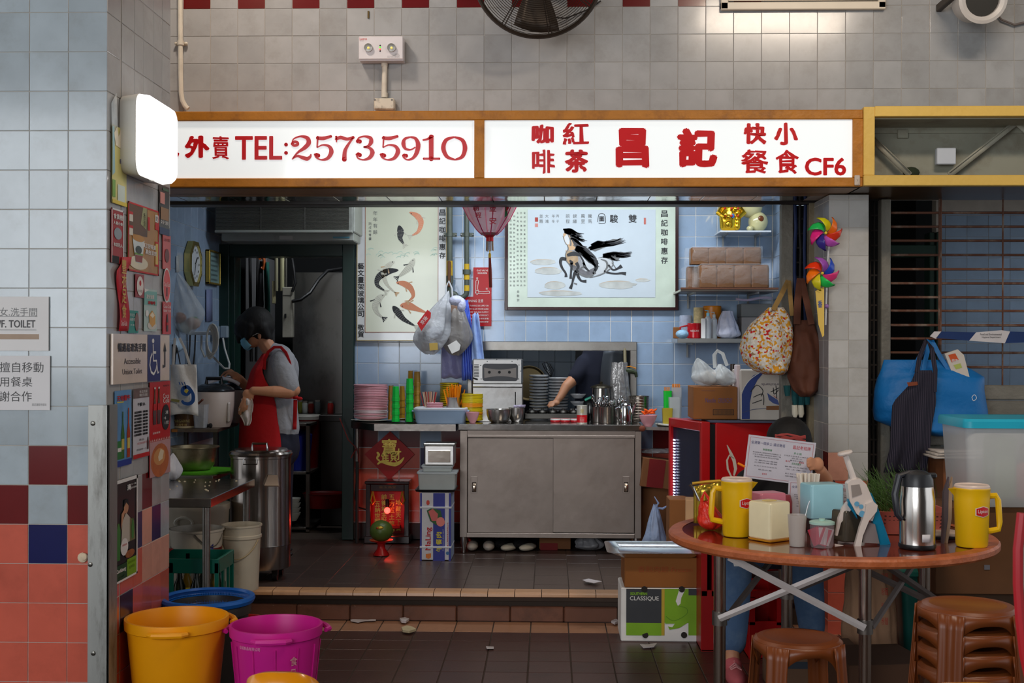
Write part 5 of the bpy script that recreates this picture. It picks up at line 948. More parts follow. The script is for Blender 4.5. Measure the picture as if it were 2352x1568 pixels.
for k,uu in enumerate((1205,1197,1189,1181,1173)):vt(o,nm_[k*16:k*16+18],uu,484+(8 if k>2 else 0),660,4.6,Yq-.002,ink2)
vt(o,'全敬賀',1190,664,694,6,Yq-.002,ink2)
def c2_(x,y):return(1150+x/3.921,460+y/3.921)
def hpoly(pts,m,dz=0,nm='ink_wash'):mb=MB();mb.add([P(*c2_(*p),Z1-dz)for p in pts],[list(range(len(pts)))]);return build(mb,nm,m,o,smooth=0)
def hs(pts,w,m=ink,dz=.001,nm='ink_stroke'):return inkY(o,[c2_(*p)for p in pts],[x/3.92 for x in w]if isinstance(w,list)else w/3.92,Z1-dz,m,nm)
hpoly([(600,440),(680,420),(760,440),(840,520),(880,600),(860,660),(800,690),(730,670),(690,620),(640,600),(590,540)],M((150,152,156),.6,var=.2,sc_=30,rnd=0),.0002)
hpoly([(700,460),(800,480),(880,520),(960,520),(1010,560),(1000,600),(930,650),(860,675),(760,640)],M((196,202,206),.6,var=.1,rnd=0),.0003)
hpoly([(562,300),(600,285),(640,300),(670,360),(690,430),(640,450),(602,445),(605,400),(585,390),(570,350)],tan,.0004);hpoly([(572,330),(598,300),(622,340),(618,395),(600,398),(580,370)],M((216,220,222),.6),.0006)
hpoly([(585,450),(640,455),(690,480),(700,540),(670,600),(620,580),(590,530)],M((176,150,118),.6,var=.2,sc_=40,rnd=0),.0005)
for pts,w in(([(560,320),(575,365),(590,395),(600,398)],5),([(600,400),(608,440),(585,480),(590,540),(620,580)],[6,8,6,9,5]),([(600,300),(620,340),(632,380),(628,410)],[4,7,10,14]),([(650,400),(690,430)],8),([(598,495),(660,480),(720,500)],[20,34,10]),([(620,540),(640,560),(625,580)],[10,24,10]),([(680,560),(700,600),(680,620)],[26,20,6]),([(700,470),(740,540),(760,600),(800,640)],[8,14,20,8]),([(640,600),(690,650),(770,685),(830,670),(850,620)],[6,10,16,14,8]),([(740,560),(760,590),(720,610)],16),([(870,540),(860,610),(830,660)],[10,26,12]),([(900,530),(950,550),(960,600),(930,640)],[6,14,16,6]),([(590,530),(550,525),(538,560),(555,610),(585,655),(588,690)],[22,26,20,16,14,22]),([(640,560),(638,610),(632,660),(630,705)],[20,18,14,20]),([(700,630),(672,650),(655,700),(645,745),(628,795)],[26,26,18,14,24]),([(690,660),(706,700),(730,725),(772,728)],[24,18,14,24]),([(660,745),(688,755)],[8,12]),([(930,640),(990,655),(1040,660),(1085,655),(1128,660)],[18,12,12,16,26]),([(970,580),(1010,625),(1050,615),(1090,590)],[14,12,14,28]),([(1000,560),(1030,600),(1045,625)],8)):
 hs(pts,[q_*1.25 for q_ in w]if isinstance(w,list)else w,ink if(isinstance(w,list)and max(w)>17)else ink2)
hpoly([(575,262),(620,250),(680,300),(715,390),(780,430),(850,500),(885,570),(850,590),(790,560),(730,500),(680,440),(650,380),(612,300)],M((62,64,68),.6,var=.3,sc_=40,rnd=0),.0007);hpoly([(800,440),(860,385),(960,368),(1010,348),(1100,352),(1000,400),(920,430),(850,460)],ink2,.0006);hpoly([(920,512),(980,480),(1080,462),(1180,485),(1080,508),(1050,548),(980,530)],ink2,.0006);hpoly([(600,560),(700,600),(770,640),(850,600),(860,660),(790,692),(700,660),(640,620)],M((104,104,108),.6,var=.25,sc_=40,rnd=0),.0008)
hs([(880,520),(960,505),(1010,550),(1000,600),(940,650),(870,680),(800,695)],[4,8,10,9,10,9,6],ink2,.0011)
rr2=random.Random(3)
def hair_(x0,y0,x1,y1,n,sp,c_,w0):
 for k in range(n):
  t=rr2 .random();a=rr2 .uniform(-1,1);hs([(x0+rr2 .uniform(-sp,sp)*.5,y0+a*sp*.6),(x0+(x1-x0)*.35,y0+(y1-y0)*.35+a*sp-8),(x0+(x1-x0)*.7,y0+(y1-y0)*.7+a*sp*1.1+6),(x1+rr2 .uniform(-30,20),y1+a*sp*1.3)],[w0,w0*1.3,w0*.7,1.5],c_,.0012)
hair_(575,275,740,330,14,26,ink,14);hair_(630,330,760,390,8,24,ink,15);hair_(680,430,860,560,14,30,ink,18);hair_(740,470,880,620,9,26,ink,20);hair_(800,430,1110,350,10,24,ink,13);hair_(820,410,980,380,7,18,ink,18);hair_(930,500,1180,480,11,24,ink,14);hair_(930,500,1060,520,6,22,ink2,16)
for(x,y,w,h)in((380,560,230,60),(430,640,240,80),(490,770,190,90),(540,840,380,60),(1050,765,330,90),(1280,722,130,36)):
 pts=[]
 for a in range(22):t=2*PI*a/22;k=1+.22*noise.noise(Vector((math.cos(t)*2,math.sin(t)*2,x*.1)));pts.append((x+w/2*k*math.cos(t),y+h/2*k*math.sin(t)*(1 if math.sin(t)<0 else .7)))
 hpoly(pts,M((188,192,188),.6,var=.2,sc_=14,rnd=0),.0001,'ink_cloud');hs([pts[12],pts[15],pts[19]],[2,5,2],M((196,170,140),.6),.0005)
pm=M((84,92,84),.5,.3,.1,8,dirt=(60,60,54));py=M((196,160,30),.5,dirt=(90,80,40))
def gpipe(label,u,segs,rad,Y):
 o=thing('gas_pipe',label,'pipe',loc=P(u,600,Y));x=XX(u,Y)
 for v0,v1,m_,k in segs:build(MB().cyl(P(u,v0,Y),P(u,v1,Y),rad*k,n=14),'pipe_section',m_,o)
 mb=MB().cyl(P(u,534,Y),P(u,543,Y),rad*1.2,n=14);mb.box(x-.047,x+.047,Y+.01,Y+.03,ZZ(543,Y,u),ZZ(534,Y,u),.004);c=build(mb,'clamp',pm,o)
 for s_ in(-1,1):build(MB().ball((x+s_*.04,Y+.006,ZZ(538.5,Y,u)),.007,.006,.007,8,6),'bolt',M((130,130,124),.4,.6),c)
 return o
Yg2=8.70
o=gpipe('thicker dark green gas pipe right of the carp painting',1033,[(440,600,pm,1),(599,633,py,1.05),(633,650,pm,1.25),(650,700,pm,.95)],.0205,Yg2)
build(MB().box(XX(1028,Yg2-.04),XX(1035,Yg2-.04),Yg2-.06,Yg2-.03,ZZ(660,Yg2,1033),ZZ(600,Yg2,1033),.005),'valve_lever',M((90,56,30),.6),o)
o=gpipe('thinner gas pipe with yellow joints right of the thicker one',1072,[(440,606,pm,1),(606,620,py,1.08),(619,630,pm,1.6),(629,642,py,1.15),(642,656,pm,1),(655,668,py,1.1)],.018,Yg2)
build(MB().tube([P(1072,668,Yg2),P(1071,676,Yg2),P(1064,682,Yg2),P(1052,684,Yg2),P(1046,676,Yg2),P(1036,672,Yg2)],.019,12),'elbow',pm,o)
rp=M((168,16,24),.35,rnd=0,name='red_plate')
o=onY('gas_valve_sign','upper red gas valve sign beside the gas pipes','sign',1087,1129,614,682,YB-.012,rp,.003);t2(o,'GAS VALVE',1095,1121,619,623,YB-.017,whi);t2(o,'煤氣閥掣',1097,1119,625,629,YB-.017,whi)
for pts in([(1093,645),(1093,672),(1097,676)],[(1099,645),(1099,668),(1123,668)],[(1097,674),(1123,674),(1123,668)],[(1093,645),(1096,642),(1099,645)]):inkY(o,pts,1.0,YB-.017,whi)
inkY(o,[(1096+4*math.cos(a),671+4*math.sin(a))for a in[k*PI/4 for k in range(9)]],1,YB-.017,whi);t2(o,'開',1094,1098,637,641,YB-.017,whi);t2(o,'關',1116,1120,661,665,YB-.017,whi)
o=onY('gas_warning_sign','lower red gas warning sign with rows of small white text','sign',1060,1129,681,749,YB-.014,rp,.003);t2(o,'WARNING 注意',1064,1110,687,694,YB-.019,whi)
for k,s_ in enumerate(('BEFORE TURNING GAS SUPPLY ON','CHECK THAT ALL GAS TAPS ARE CLOSED','TURN OFF THE GAS SUPPLY','WHEN NOT IN USE OR THE EMERGENCY','開掣前先檢查所有煤氣掣關','收工後必須關緊煤氣總掣')):t2(o,s_,1066,1122,700+k*7.4,703.5+k*7.4,YB-.019,whi)
Yh=8.45
o=thing('shopping_bag','white plastic shopping bag with a red label hanging from the gas valve','plastic bag',loc=P(985,812,Yh));bg_=bag(XX(988,Yh),ZZ(668,Yh,990),ZZ(814,Yh,990),Yh,W(41,Yh),.08,2,peak=XX(1030,Yh));build(bg_,'bag',M((206,210,216),.35,alpha=.72,var=.1,bump=.8,bs=25,rnd=0),o,smooth=180)
build(MB().tube([P(1026,690,Yh),P(1024,660,Yh),P(1031,645,Yh),P(1038,662,Yh),P(1040,690,Yh)],.007,6,flat=.5),'handle',M((214,218,224),.35,alpha=.8),o)
def dec(par,pts,m,nm='print',d=0,Y=8.34):mb=MB();mb.add([P(u,v,Y-d)for u,v in pts],[list(range(len(pts)))]);return build(mb,nm,m,par,smooth=0)
dec(o,[(958,742),(982,711),(990,718),(989,730),(968,760)],rdi);o_t=MB().text('京阪',P(974,735,8.338),.06,.03,r=(.62,0,.78),u=(-.78,0,.62));build(o_t,'printed_text',whi,o,smooth=0)
for c3,p,s_ in(((150,120,80),(985,790),.05),((60,56,90),(1000,765),.045),((90,80,76),(975,775),.04)):build(MB().box(P(*p,Yh).x-s_,P(*p,Yh).x+s_,Yh-.03,Yh+.04,P(*p,Yh).z-s_,P(*p,Yh).z+s_,.01),'packet',M(c3,.6,var=.3),o)
dec(o,[(986,788),(1005,787),(1006,803),(987,805)],M((190,160,80),.6),'label',0,8.375)
o=thing('grey_plastic_bag','grey translucent plastic bag of boxes hanging right of the white one','plastic bag',loc=P(1050,815,Yh+.05));build(bag(XX(1046,Yh+.04),ZZ(680,Yh,1046),ZZ(816,Yh,1046),Yh+.06,W(36,Yh),.075,6,peak=XX(1050,Yh)),'bag',M((150,146,142),.35,alpha=.75,var=.15,bump=.8,bs=25,rnd=0),o,smooth=180)
dec(o,[(1028,793),(1048,781),(1058,792),(1055,804),(1038,812)],whi,'label',0,8.42);build(MB().box(P(1044,730,Yh).x-.05,P(1044,730,Yh).x+.05,Yh+.03,Yh+.09,P(1044,760,Yh).z,P(1044,700,Yh).z,.008),'carton',M((140,110,90),.7),o)
for k,(a,b,vt_,vb,c3,lb,sd)in enumerate(((1014,1062,760,868,(138,138,186),'flat stack of lilac plastic carrier bags hanging behind the food bags',1),(1062,1094,690,872,(92,120,226),'bunch of bright blue plastic carrier bags hanging by the hatch',2),(1078,1106,720,836,(150,176,226),'pale blue plastic bag at the right of the hanging bunch',3))):
 Yx=8.66-.05*k
 def cf(x,y,a=a,b=b,vt_=vt_,vb=vb,Yx=Yx,sd=sd):sw=(b-a)*(.35+.65*(1-y)**.6)if sd>1 else(b-a);c_=(a+b)/2+(6*(1-y)if sd==3 else-10*y if sd==2 else 0);return P(c_+(x-.5)*sw,vb+(vt_-vb)*y+2*math.sin(x*11),Yx+(.012*math.sin(x*(34 if sd==2 else 9)+y*3))*(1 if sd>1 else .4))
 tag(build(MB().grid(cf,30,12),'carrier_bags',M(c3,.4,0,.1,14,.5,30,rnd=0),solid=.008,smooth=180),lb,'plastic bags')
tag(build(MB().ball(P(1048,690,8.36),.05,.035,.035,14,10).ball(P(1060,700,8.36),.03,.03,.05,12,8),'knotted_bag',M((206,210,236),.4,var=.1,bump=1,bs=30),smooth=180),'knotted white bag top at the gas valve','plastic bag')
Yl=7.75;c=P(1124,470,Yl);o=thing('paper_lantern','red and silver translucent lantern with tassel hanging before the horse painting','lantern',loc=P(1124,545,Yl));ls=M((176,130,134),.3,0,.1,12,rnd=0,alpha=.7,name='lantern_film');rl=W(66,Yl)
prof=[(.045,ZZ(540,Yl,1124)),(.075,ZZ(530,Yl,1124)),(rl*.72,ZZ(503,Yl,1124)),(rl*.93,ZZ(476,Yl,1124)),(rl,ZZ(450,Yl,1124)),(rl*.95,ZZ(424,Yl,1124)),(rl*.6,ZZ(394,Yl,1124)),(.05,ZZ(380,Yl,1124))]
mb=MB()
for k in range(8):
 a0,a1=k*PI/4+.2,(k+1)*PI/4+.2
 for(r0,z0_),(r1,z1_)in zip(prof,prof[1:]):mb.add([(c.x+r*math.cos(a),Yl+r*math.sin(a),z)for r,z in((r0,z0_),(r1,z1_))for a in(a0,(a0+a1)/2,a1)],[(0,1,4,3),(1,2,5,4)])
build(mb,'shade',ls,o,smooth=0)
for k in range(8):a=k*PI/4+.2;build(MB().tube([(c.x+r*1.01*math.cos(a),Yl+r*1.01*math.sin(a),z)for r,z in prof],.0035,5),'rib',M((206,60,110),.3),o)
for ch,u_,v_,s_,sd in(('平',1132,484,15,0),('安',1132,507,15,0),('朝',1093,478,12,1),('程',1099,494,12,1)):build(MB().text(ch,P(u_,v_,Yl-(.19 if sd==0 else .165)),W(s_,Yl),W(s_,Yl),bold=.001),'red_character',M((230,40,70),.4),o,smooth=0)
dec(o,[(1164,464),(1172,466),(1168,480),(1162,486)],M((230,50,70),.4),'flower_print',0,7.6);dec(o,[(1160,476),(1164,474),(1166,494),(1159,500)],M((20,120,60),.4),'leaf_print',0,7.6)
build(MB().lathe([(.022,-.0),(.032,.01),(.06,.03),(.045,.032)],(c.x,Yl,ZZ(546,Yl,1124)),20,cap=False),'collar',M((170,30,50),.3),o);build(MB().cyl(P(1125,543,Yl),P(1125,554,Yl),.023,n=16),'red_ring',M((200,24,30),.4),o)
for k in range(14):a=k*.45;build(MB().tube([P(1125,553,Yl)+V(.02*math.cos(a),.02*math.sin(a),0),P(1125,576,Yl)+V(.022*math.cos(a),.022*math.sin(a),R(-.004,.004))],.0025,4),'fringe',M((120,90,70)if k%3 else(170,150,130),.7),o)
build(MB().tube([P(1125,575,Yl),P(1125,584,Yl)],.003,5),'cord',gold,o);build(MB().tube([P(1125,580,Yl),P(1125,584,Yl),P(1125,592,Yl)],[.004,.009,.008],8),'knot',gold,o);build(MB().tube([P(1125,592,Yl),P(1126,630,Yl),P(1127,660,Yl)],[.008,.011,.010],10),'tassel',M((110,34,24),.8),o);build(MB().tube([P(1124,382,Yl),P(1124,300,Yl)],.003,5),'string',black,o)
# ================================================================ HATCH
Yw_=YB-.03;o=thing('hatch_frame','stainless steel frame around the serving hatch','frame',loc=P(1270,960,YB));hf=steel((164,160,154),.36,dirt=(120,110,100),da=.4)
build(pbox(MB(),1080,1463,784,805,Yw_,.03,.004),'top_bar',hf,o);build(pbox(MB(),1447,1463,804,975,Yw_,.03,.004),'side_bar',hf,o);build(MB().box(XX(1083,YB),XX(1450,YB),YB,YB+.3,.88,.9+.005),'sill',hf,o)
build(pbox(MB(),1074,1084,868,975,Yw_-.02,.05,.003),'left_post',hf,o)
zk=.93;o=thing('rear_counter','steel counter and stove behind the serving hatch','counter',loc=P(1300,1000,9.3));build(MB().box(hX0-.1,hX1+.3,8.96,9.75,zk-.05,zk,.003).box(hX0-.1,hX1+.3,8.98,9.75,ZP,zk-.06),'worktop',steel((90,88,86),.4,dirt=(40,36,32)),o)
chp=M((190,192,196),.25,rnd=.02,name='china')
def plate_mb(r,h,c=(0,0,0),n=28,depth=.5):return MB().lathe([(0,0),(r*.55,0),(r*.58,.003),(r*.97,h-.006),(r,h-.004),(r,h+.004),(r*.94,h+.003),(r*.56,.008),(0,.008)],c,n)
def stack(name,label,cat,group,u,vt_,Y,wpx,n,zb_,m,h=.02,alt=None,jit=.002,mk=None):
 r=W(wpx/2,Y);x=XX(u,Y);zt_=ZZ(vt_,Y,u);st_=(zt_-zb_-h)/max(1,n-1);first=None
 for k in range(n):
  mm=alt(k)if alt else m;mb=mk(r,h,(x,Y,zb_))if mk else plate_mb(r*R(.985,1.0),h,(x,Y,zb_));o_=build(mb,name,mm,org=(x,Y,zb_));tag(o_,label(k)if callable(label)else label,cat,group);o_.location=(x+R(-jit,jit),Y+R(-jit,jit),zb_+k*st_)
stack('china_plate','white china plate in the left tall stack behind the hatch','plate','left plate stack behind the hatch',1238,862,9.45,44,17,zk+.002,chp,.018);stack('china_plate','white china plate in the right tall stack behind the hatch','plate','right plate stack behind the hatch',1283,868,9.35,46,17,zk+.002,chp,.018)
stack('china_bowl','pale shallow bowl in the low stack behind the hatch','bowl','low bowl stack behind the hatch',1328,905,9.3,36,5,zk+.002,chp,.03)
o=thing('round_tray','round metal tray leaning on the tiles behind the hatch','tray',loc=P(1222,870,9.8));build(MB().lathe([(0,0),(.12,0),(.135,.012),(.14,.012),(.125,-.004),(0,-.004)],n=32).xf(Matrix.Translation(P(1215,880,9.78))@Matrix.Rotation(math.radians(80),4,'X')),'tray',steel((110,96,70),.35),o)
o=thing('wire_whisk','wire whisk hanging on the tiles behind the hatch','whisk',loc=P(1258,850,9.8));
for k in range(6):a=k*PI/6;build(MB().tube([P(1266,866,9.7),P(1262+10*math.cos(a),850,9.7+.03*math.sin(a)),P(1254+9*math.cos(a),835,9.7),P(1253,831,9.7),P(1254-9*math.cos(a),835,9.7),P(1260-8*math.cos(a),850,9.7-.03*math.sin(a)),P(1266,866,9.7)],.0018,4),'wire',steel((90,90,90)),o)
o=thing('mixing_bowl','large metal bowl of dark stew behind the hatch','bowl',loc=P(1235,930,9.1));q=V(XX(1237,9.1),9.1,zk+.001);build(MB().lathe([(.04,0),(.06,.01),(.075,.06),(.077,.06),(.058,.0),(.0,.005)],q,28),'bowl',steel((90,88,80),.4),o);build(MB().lathe([(.073,.045),(.04,.07),(0,.075)],q,20),'stew',M((50,44,24),.6,bump=1,bs=80),o)
YK=9.45;o=thing('person','cook in a dark navy shirt reaching over the stove behind the hatch','person',loc=(XX(1360,YK),YK,ZP));K=lambda u,v,d=0:P(u,v,YK+d)
arm=[[(K(1345,845,-.05),.06),(K(1318,870,-.12),.045),(K(1300,888,-.2),.038),(K(1288,910,-.25),.03),(K(1280,920,-.28),.025)],('e',K(1272,926,-.3),(.045,.03,.02)),fing(K(1266,926,-.31),[K(1260,929,-.32),K(1257,932,-.32)]),fing(K(1267,929,-.33),[K(1262,933,-.34),K(1260,936,-.34)]),fing(K(1272,930,-.34),[K(1268,934,-.35)]),fing(K(1276,928,-.28),[K(1270,922,-.29)]),('e',K(1388,768),(.09,.095,.12)),[(K(1388,790),.055),(K(1384,815),.06)],[(K(1380,830),.12),(K(1375,900),.13)]]
blob('body',arm,skin,o,vox=.008);blob('shirt',[[(K(1380,822),.15),(K(1372,860),.165),(K(1370,940),.17),(K(1372,1000),.16)],[(K(1345,838,-.05),.085),(K(1330,858,-.1),.07),(K(1322,866,-.12),.062)],[(K(1410,840),.08),(K(1420,880),.07)]],M((22,26,44),.9,rnd=0),o,vox=.012);blob('hair',[('e',K(1386,752,.02),(.1,.1,.1))],hair,o,vox=.012);blob('trousers',[[(K(1372,1000),.15),(K(1372,1080),.14)],[(K(1350,1080),.08),(K(1352,1230),.06)],[(K(1392,1080),.08),(K(1392,1230),.06)]],dk,o,vox=.015)
o=thing('grey_apron_hood','curved grey metal duct behind the hatch at right','duct',loc=P(1412,850,9.2));build(MB().grid(lambda x,y:P(1388+42*x-8*math.sin(y*PI)*(1-x),930-128*y*(1-.12*(x-.4)**2),9.1-.06*math.sin(x*PI)),10,12),'duct',M((84,90,98),.5,.3),o,solid=.01,smooth=180)
o=thing('water_tap','brass tap with an orange lever at the right edge of the hatch','tap',loc=P(1440,860,8.7));Yz=8.68
build(MB().tube([P(1435,800,Yz+.1),P(1436,838,Yz+.05),P(1438,848,Yz)],.011,8),'riser',M((130,120,90),.5),o);build(MB().tube([P(1434,850,Yz),P(1450,852,Yz),P(1460,856,Yz),P(1462,866,Yz)],[.02,.018,.014,.01],10),'body',M((70,80,60),.4,.6),o);build(MB().tube([P(1433,843,Yz-.01),P(1448,841,Yz-.01),P(1461,846,Yz-.01)],.008,6,flat=.5),'lever',M((210,130,20),.5),o)
Yo=8.5;o=thing('wall_oven','grey metal grill oven with three round holes behind the counter','oven',loc=P(1141,975,Yo));om=steel((176,174,172),.35,dirt=(110,96,80),da=.4)
build(pbox(MB(),1085,1200,824,882,Yo,.3,.008),'housing',om,o);build(rrstack(MB(),(XX(1149,Yo),Yo-.001,ZZ(855,Yo,1149)),[(0,W(41,Yo),W(20,Yo),.02),(.001,W(41,Yo),W(20,Yo),.02)],ax='y'),'recess',M((60,60,62),.35,.8),o,smooth=0)
build(MB().add([P(u,v,Yo-.004)for u,v in([(1112+k*9.2,844+4.5*math.sin(k*PI/8))for k in range(9)]+[(1186-k*9.2,868-4.5*math.sin(k*PI/8))for k in range(9)])],[list(range(18))]),'curved_plate',M((112,106,102),.4,.5),o,smooth=0)
for uu in(1124,1147,1170):build(MB().cyl(P(uu,854.5,Yo-.006),P(uu,854.5,Yo-.002),W(3.2,Yo),n=14),'burner_hole',dk,o)
for uu,vv in((1119,830),(1141,825),(1176,830),(1192,838),(1189,826),(1196,852),(1191,870),(1105,870),(1104,839)):build(MB().ball(P(uu,vv,Yo-.002),.0035,.003,.0035,8,5),'rivet',dk,o)
for k in range(9):build(MB().box(XX(1089,Yo),XX(1100,Yo),Yo-.003,Yo,ZZ(837+k*3.4+1.6,Yo),ZZ(837+k*3.4,Yo)),'vent_slot',dk,o)
build(pbox(MB(),1086,1200,882,888,Yo-.02,.2,.002),'drip_ledge',om,o);build(pbox(MB(),1086,1200,889,968,Yo+.01,.25,.003),'lower_panel',om,o);build(pbox(MB(),1183,1185,900,955,Yo+.006,.01),'seam',dk,o);build(MB().tube([P(1087,868,Yo-.01),P(1096,871,Yo-.02)],.006,6),'knob',black,o)
# ================================================================ CABINET AND SHELVES
YC2=8.22;zc_=ZZ(974.5,YC2,1266)
cbm=steel((146,134,126),.42,dirt=(112,98,88),da=.35)
o=thing('steel_cabinet','long stainless steel counter cabinet with two sliding doors and recessed handles','cabinet',loc=P(1266,1240,YC2));x0_,x1_=XX(1057,YC2),XX(1474,YC2)
build(MB().box(XX(1053,YC2),XX(1476,YC2),YC2-.01,YB-.035,zc_-.04,zc_,.003),'top',steel((150,146,142),.18,dirt=(90,84,78),da=.4),o)
zl_=ZZ(1235,YC2,1266);zu=zc_-.042
build(MB().box(x0_,XX(1074,YC2),YC2,YC2+.03,zl_,zu,.002),'stile',cbm,o);build(MB().box(XX(1459,YC2),x1_,YC2,YC2+.03,zl_,zu,.002),'stile',cbm,o)
build(MB().box(XX(1074,YC2),XX(1459,YC2),YC2+.003,YC2+.03,ZZ(999,YC2),zu),'top_rail',cbm,o);build(MB().box(XX(1074,YC2),XX(1459,YC2),YC2-.006,YC2+.03,ZZ(1005,YC2),ZZ(999,YC2),.002),'track',cbm,o)
build(MB().box(XX(1072,YC2),XX(1459,YC2),YC2-.004,YC2+.03,zl_,ZZ(1224,YC2),.002),'bottom_rail',cbm,o);build(MB().box(x0_,x1_,YC2+.05,YB-.03,zl_,zu),'carcass',ssd,o)
for(a,b,yy,hu,f_)in((1075,1272,YC2+.012,1090,1),(1271,1458,YC2+.006,1439,-1)):
 d=build(pbox(MB(),a,b,1005.5,1223,yy,.012,.002),'door',cbm,o)
 hx,hz=XX(hu,yy),ZZ(1113,yy,hu);build(MB().box(hx-.022,hx+.022,yy-.0015,yy+.001,hz-.055,hz+.055,.001),'handle_plate',cbm,d);build(MB().grid(lambda x,y:V(hx-.014+.028*x,yy-.003+.003*y,hz-.048+.096*y),3,8),'recess',M((50,44,40),.4,.8),d,solid=.001);build(MB().grid(lambda x,y:V(hx-.013+.026*x,yy-.005-.008*math.sin(y*PI),hz-.045+.055*y),4,8),'handle',steel((220,200,180),.2),d,solid=.002)
for xx in(x0_+.025,x1_-.03):
 for yy in(YC2+.03,YB-.1):l_=build(MB().lathe([(.02,.055),(.022,.06),(.022,zl_-ZP)],(xx,yy,ZP),14),'leg',ssb,o);build(MB().lathe([(.013,0),(.014,.03),(.017,.055)],(xx,yy,ZP),14),'foot',ssb,l_)
Y=8.3;o=thing('wall_counter','narrow stainless steel wall counter left of the cabinet with a cut corner','counter',loc=P(950,990,Y));zq_=ZZ(974,Y,950)
mb=MB().poly([(XX(806,8.72),8.74,zq_-.045),(XX(808,8.55),8.55,zq_-.045),(XX(860,Y),Y,zq_-.045),(XX(1047,Y),Y,zq_-.045),(XX(1047,Y),YB-.03,zq_-.045),(XX(825,YB),YB-.03,zq_-.045)],(0,0,.045));build(mb,'top',steel((150,142,136),.22,dirt=(90,84,78),da=.3),o);build(MB().cyl((XX(820,8.6),8.62,zq_-.28),(XX(820,8.6),8.62,zq_-.04),.014),'bracket_leg',ssb,o);build(MB().cyl((XX(820,8.6),8.62,ZP),(XX(820,8.6),8.62,zq_-.27),.012),'leg',M((40,40,40),.6),o)
tag(build(MB().tube([P(822,1060,8.7),P(818,1100,8.72),P(816,1145,8.74),P(824,1165,8.75),P(842,1170,8.75)],.005,6),'black_cable',black),'thin black cable hanging under the wall counter to the altar','cable');tag(build(MB().tube([P(780,960,8.6),P(800,1010,8.6),P(820,1030,8.6),P(824,1060,8.6)],.004,5).tube([P(820,1030,8.6),P(812,1040,8.6),P(806,1052,8.6)],.004,5),'red_string',M((120,40,36),.8)),'dark red string tied to the leg of the wall counter','string')
tz=zq_
tag(build(MB().grid(lambda x,y:P(806+154*x,965+3*math.sin(x*5),8.45+.25*y)+V(0,0,.006),12,4),'white_tray_mat',M((196,200,190),.5,alpha=.9),solid=.004),'thin white plastic sheet under the pink plates','mat')
pink=plas((222,160,170),rough=.3);pinkw=plas((226,206,210),rough=.3)
def lab(*a):return lambda k:a[0]
stack('pink_plate','pink melamine plate in the tall stack at the left end of the wall counter','plate','pink plates stacked on the wall counter',852,884,8.55,78,20,tz+.012,pink,.022,alt=lambda k:pinkw if k in(1,3,4)else pink,jit=.003)
def cups(label,u,vt_,vb,w,n,c,Y=8.5,grp='plastic tumblers on the wall counter'):
 m=M(c,.15,0,.04,6,rnd=0,alpha=.82);zb_=tz+.01;zt_=ZZ(vt_,Y,u);r=W(w/2,Y);x=XX(u,Y);H=.10;st_=(zt_-zb_-H)/max(1,n-1)
 for k in range(n):
  o_=build(MB().lathe([(r,0),(r*.99,.004),(r*.97,.022),(r*.93,.024),(r*.78,H-.004),(r*.75,H),(0,H),(0,H-.003),(r*.73,H-.004),(r*.92,0)],(x,Y,zb_+k*st_),8 if n>3 else 24,cap=False),'plastic_tumbler',m,smooth=20);tag(o_,label,'tumbler',label.replace('tumbler','tumblers'))
G,A_=(20,196,70),(176,132,40)
cups('green tumbler upturned in the short stack by the pink plates',909,887,962,19,4,G,8.42);cups('green tumbler upturned in the taller green stack',941,869,962,19,4,G,8.42);cups('amber tumbler in the tall stack behind the green tumblers',958,853,962,17,5,A_,8.56);cups('amber tumbler in the stack nearest the wall behind the tall green stack',943,851,962,14,5,A_,8.66);cups('amber tumbler in the low stack between the green stacks',924,886,962,14,4,A_,8.55);cups('amber tumbler low beside the pink plate stack',899,885,962,16,3,A_,8.62)
o=thing('straw_pot','pot of red and beige paper-wrapped sticks behind the blue basin','pot',loc=(XX(988,8.55),8.55,tz));build(MB().lathe([(.045,0),(.05,.09),(.048,.09),(.04,.004),(0,.004)],(XX(985,8.55),8.55,tz+.001),20),'pot',M((110,20,30),.3),o)
for k in range(22):x=976+k*1.5;build(MB().box(-.003,.003,-.0025,.0025,0,.19).xf(Matrix.Translation(V(XX(985+(x-990)*.3,8.5),8.55+R(-.03,.03),tz+.02))@Matrix.Rotation((x-992)*.014+R(-.05,.05),4,'Y')),'wrapped_stick',M((206,170,140)if k%3 else(170,40,44),.6),o)
o=thing('stacked_cups','short stack of ribbed pink cups behind the blue basin','cups','x',loc=(XX(998,8.48),8.48,tz));del o['group']
for k in range(8):x=XX(998,8.48);build(MB().lathe([(.052,0),(.060,.013),(.057,.013),(.05,0)],(x+k*.0006,8.48,tz+.03+k*.0135),24,cap=False),'pink_cup',pink,o)
Y=8.42;x=XX(1013,Y);o=thing('blue_basin','pale blue rectangular plastic basin with a white basket lid','basin',loc=(x,Y,tz));bb=plas((150,176,206));H=ZZ(941,Y,1013)-tz
build(rrstack(MB(),(x,Y+.02,tz+.001),[(0,W(54,Y),.085,.03),(.01,W(56,Y),.09,.035),(H*.85,W(60,Y),.10,.04),(H,W(62,Y),.105,.04),(H,W(60,Y),.10,.04)],ax='z'),'basin',bb,o)
build(rrstack(MB(),(x,Y+.02,tz+H),[(0,W(61,Y),.103,.04),(.012,W(62,Y),.105,.04),(.018,W(58,Y),.098,.04),(.012,W(52,Y),.09,.04)],ax='z'),'basket_lid',plas((214,220,228)),o)
for s_ in(-1,1):build(MB().box(x+s_*W(60,Y),x+s_*W(66,Y),Y-.04,Y+.06,tz+H-.012,tz+H,.004),'grip',bb,o)
for k in range(26):build(MB().box(x-.15+k*.0115,x-.145+k*.0115,Y-.066,Y-.062,tz+H+.004,tz+H+.012),'slot',M((170,150,150),.6),o)if 0 else None
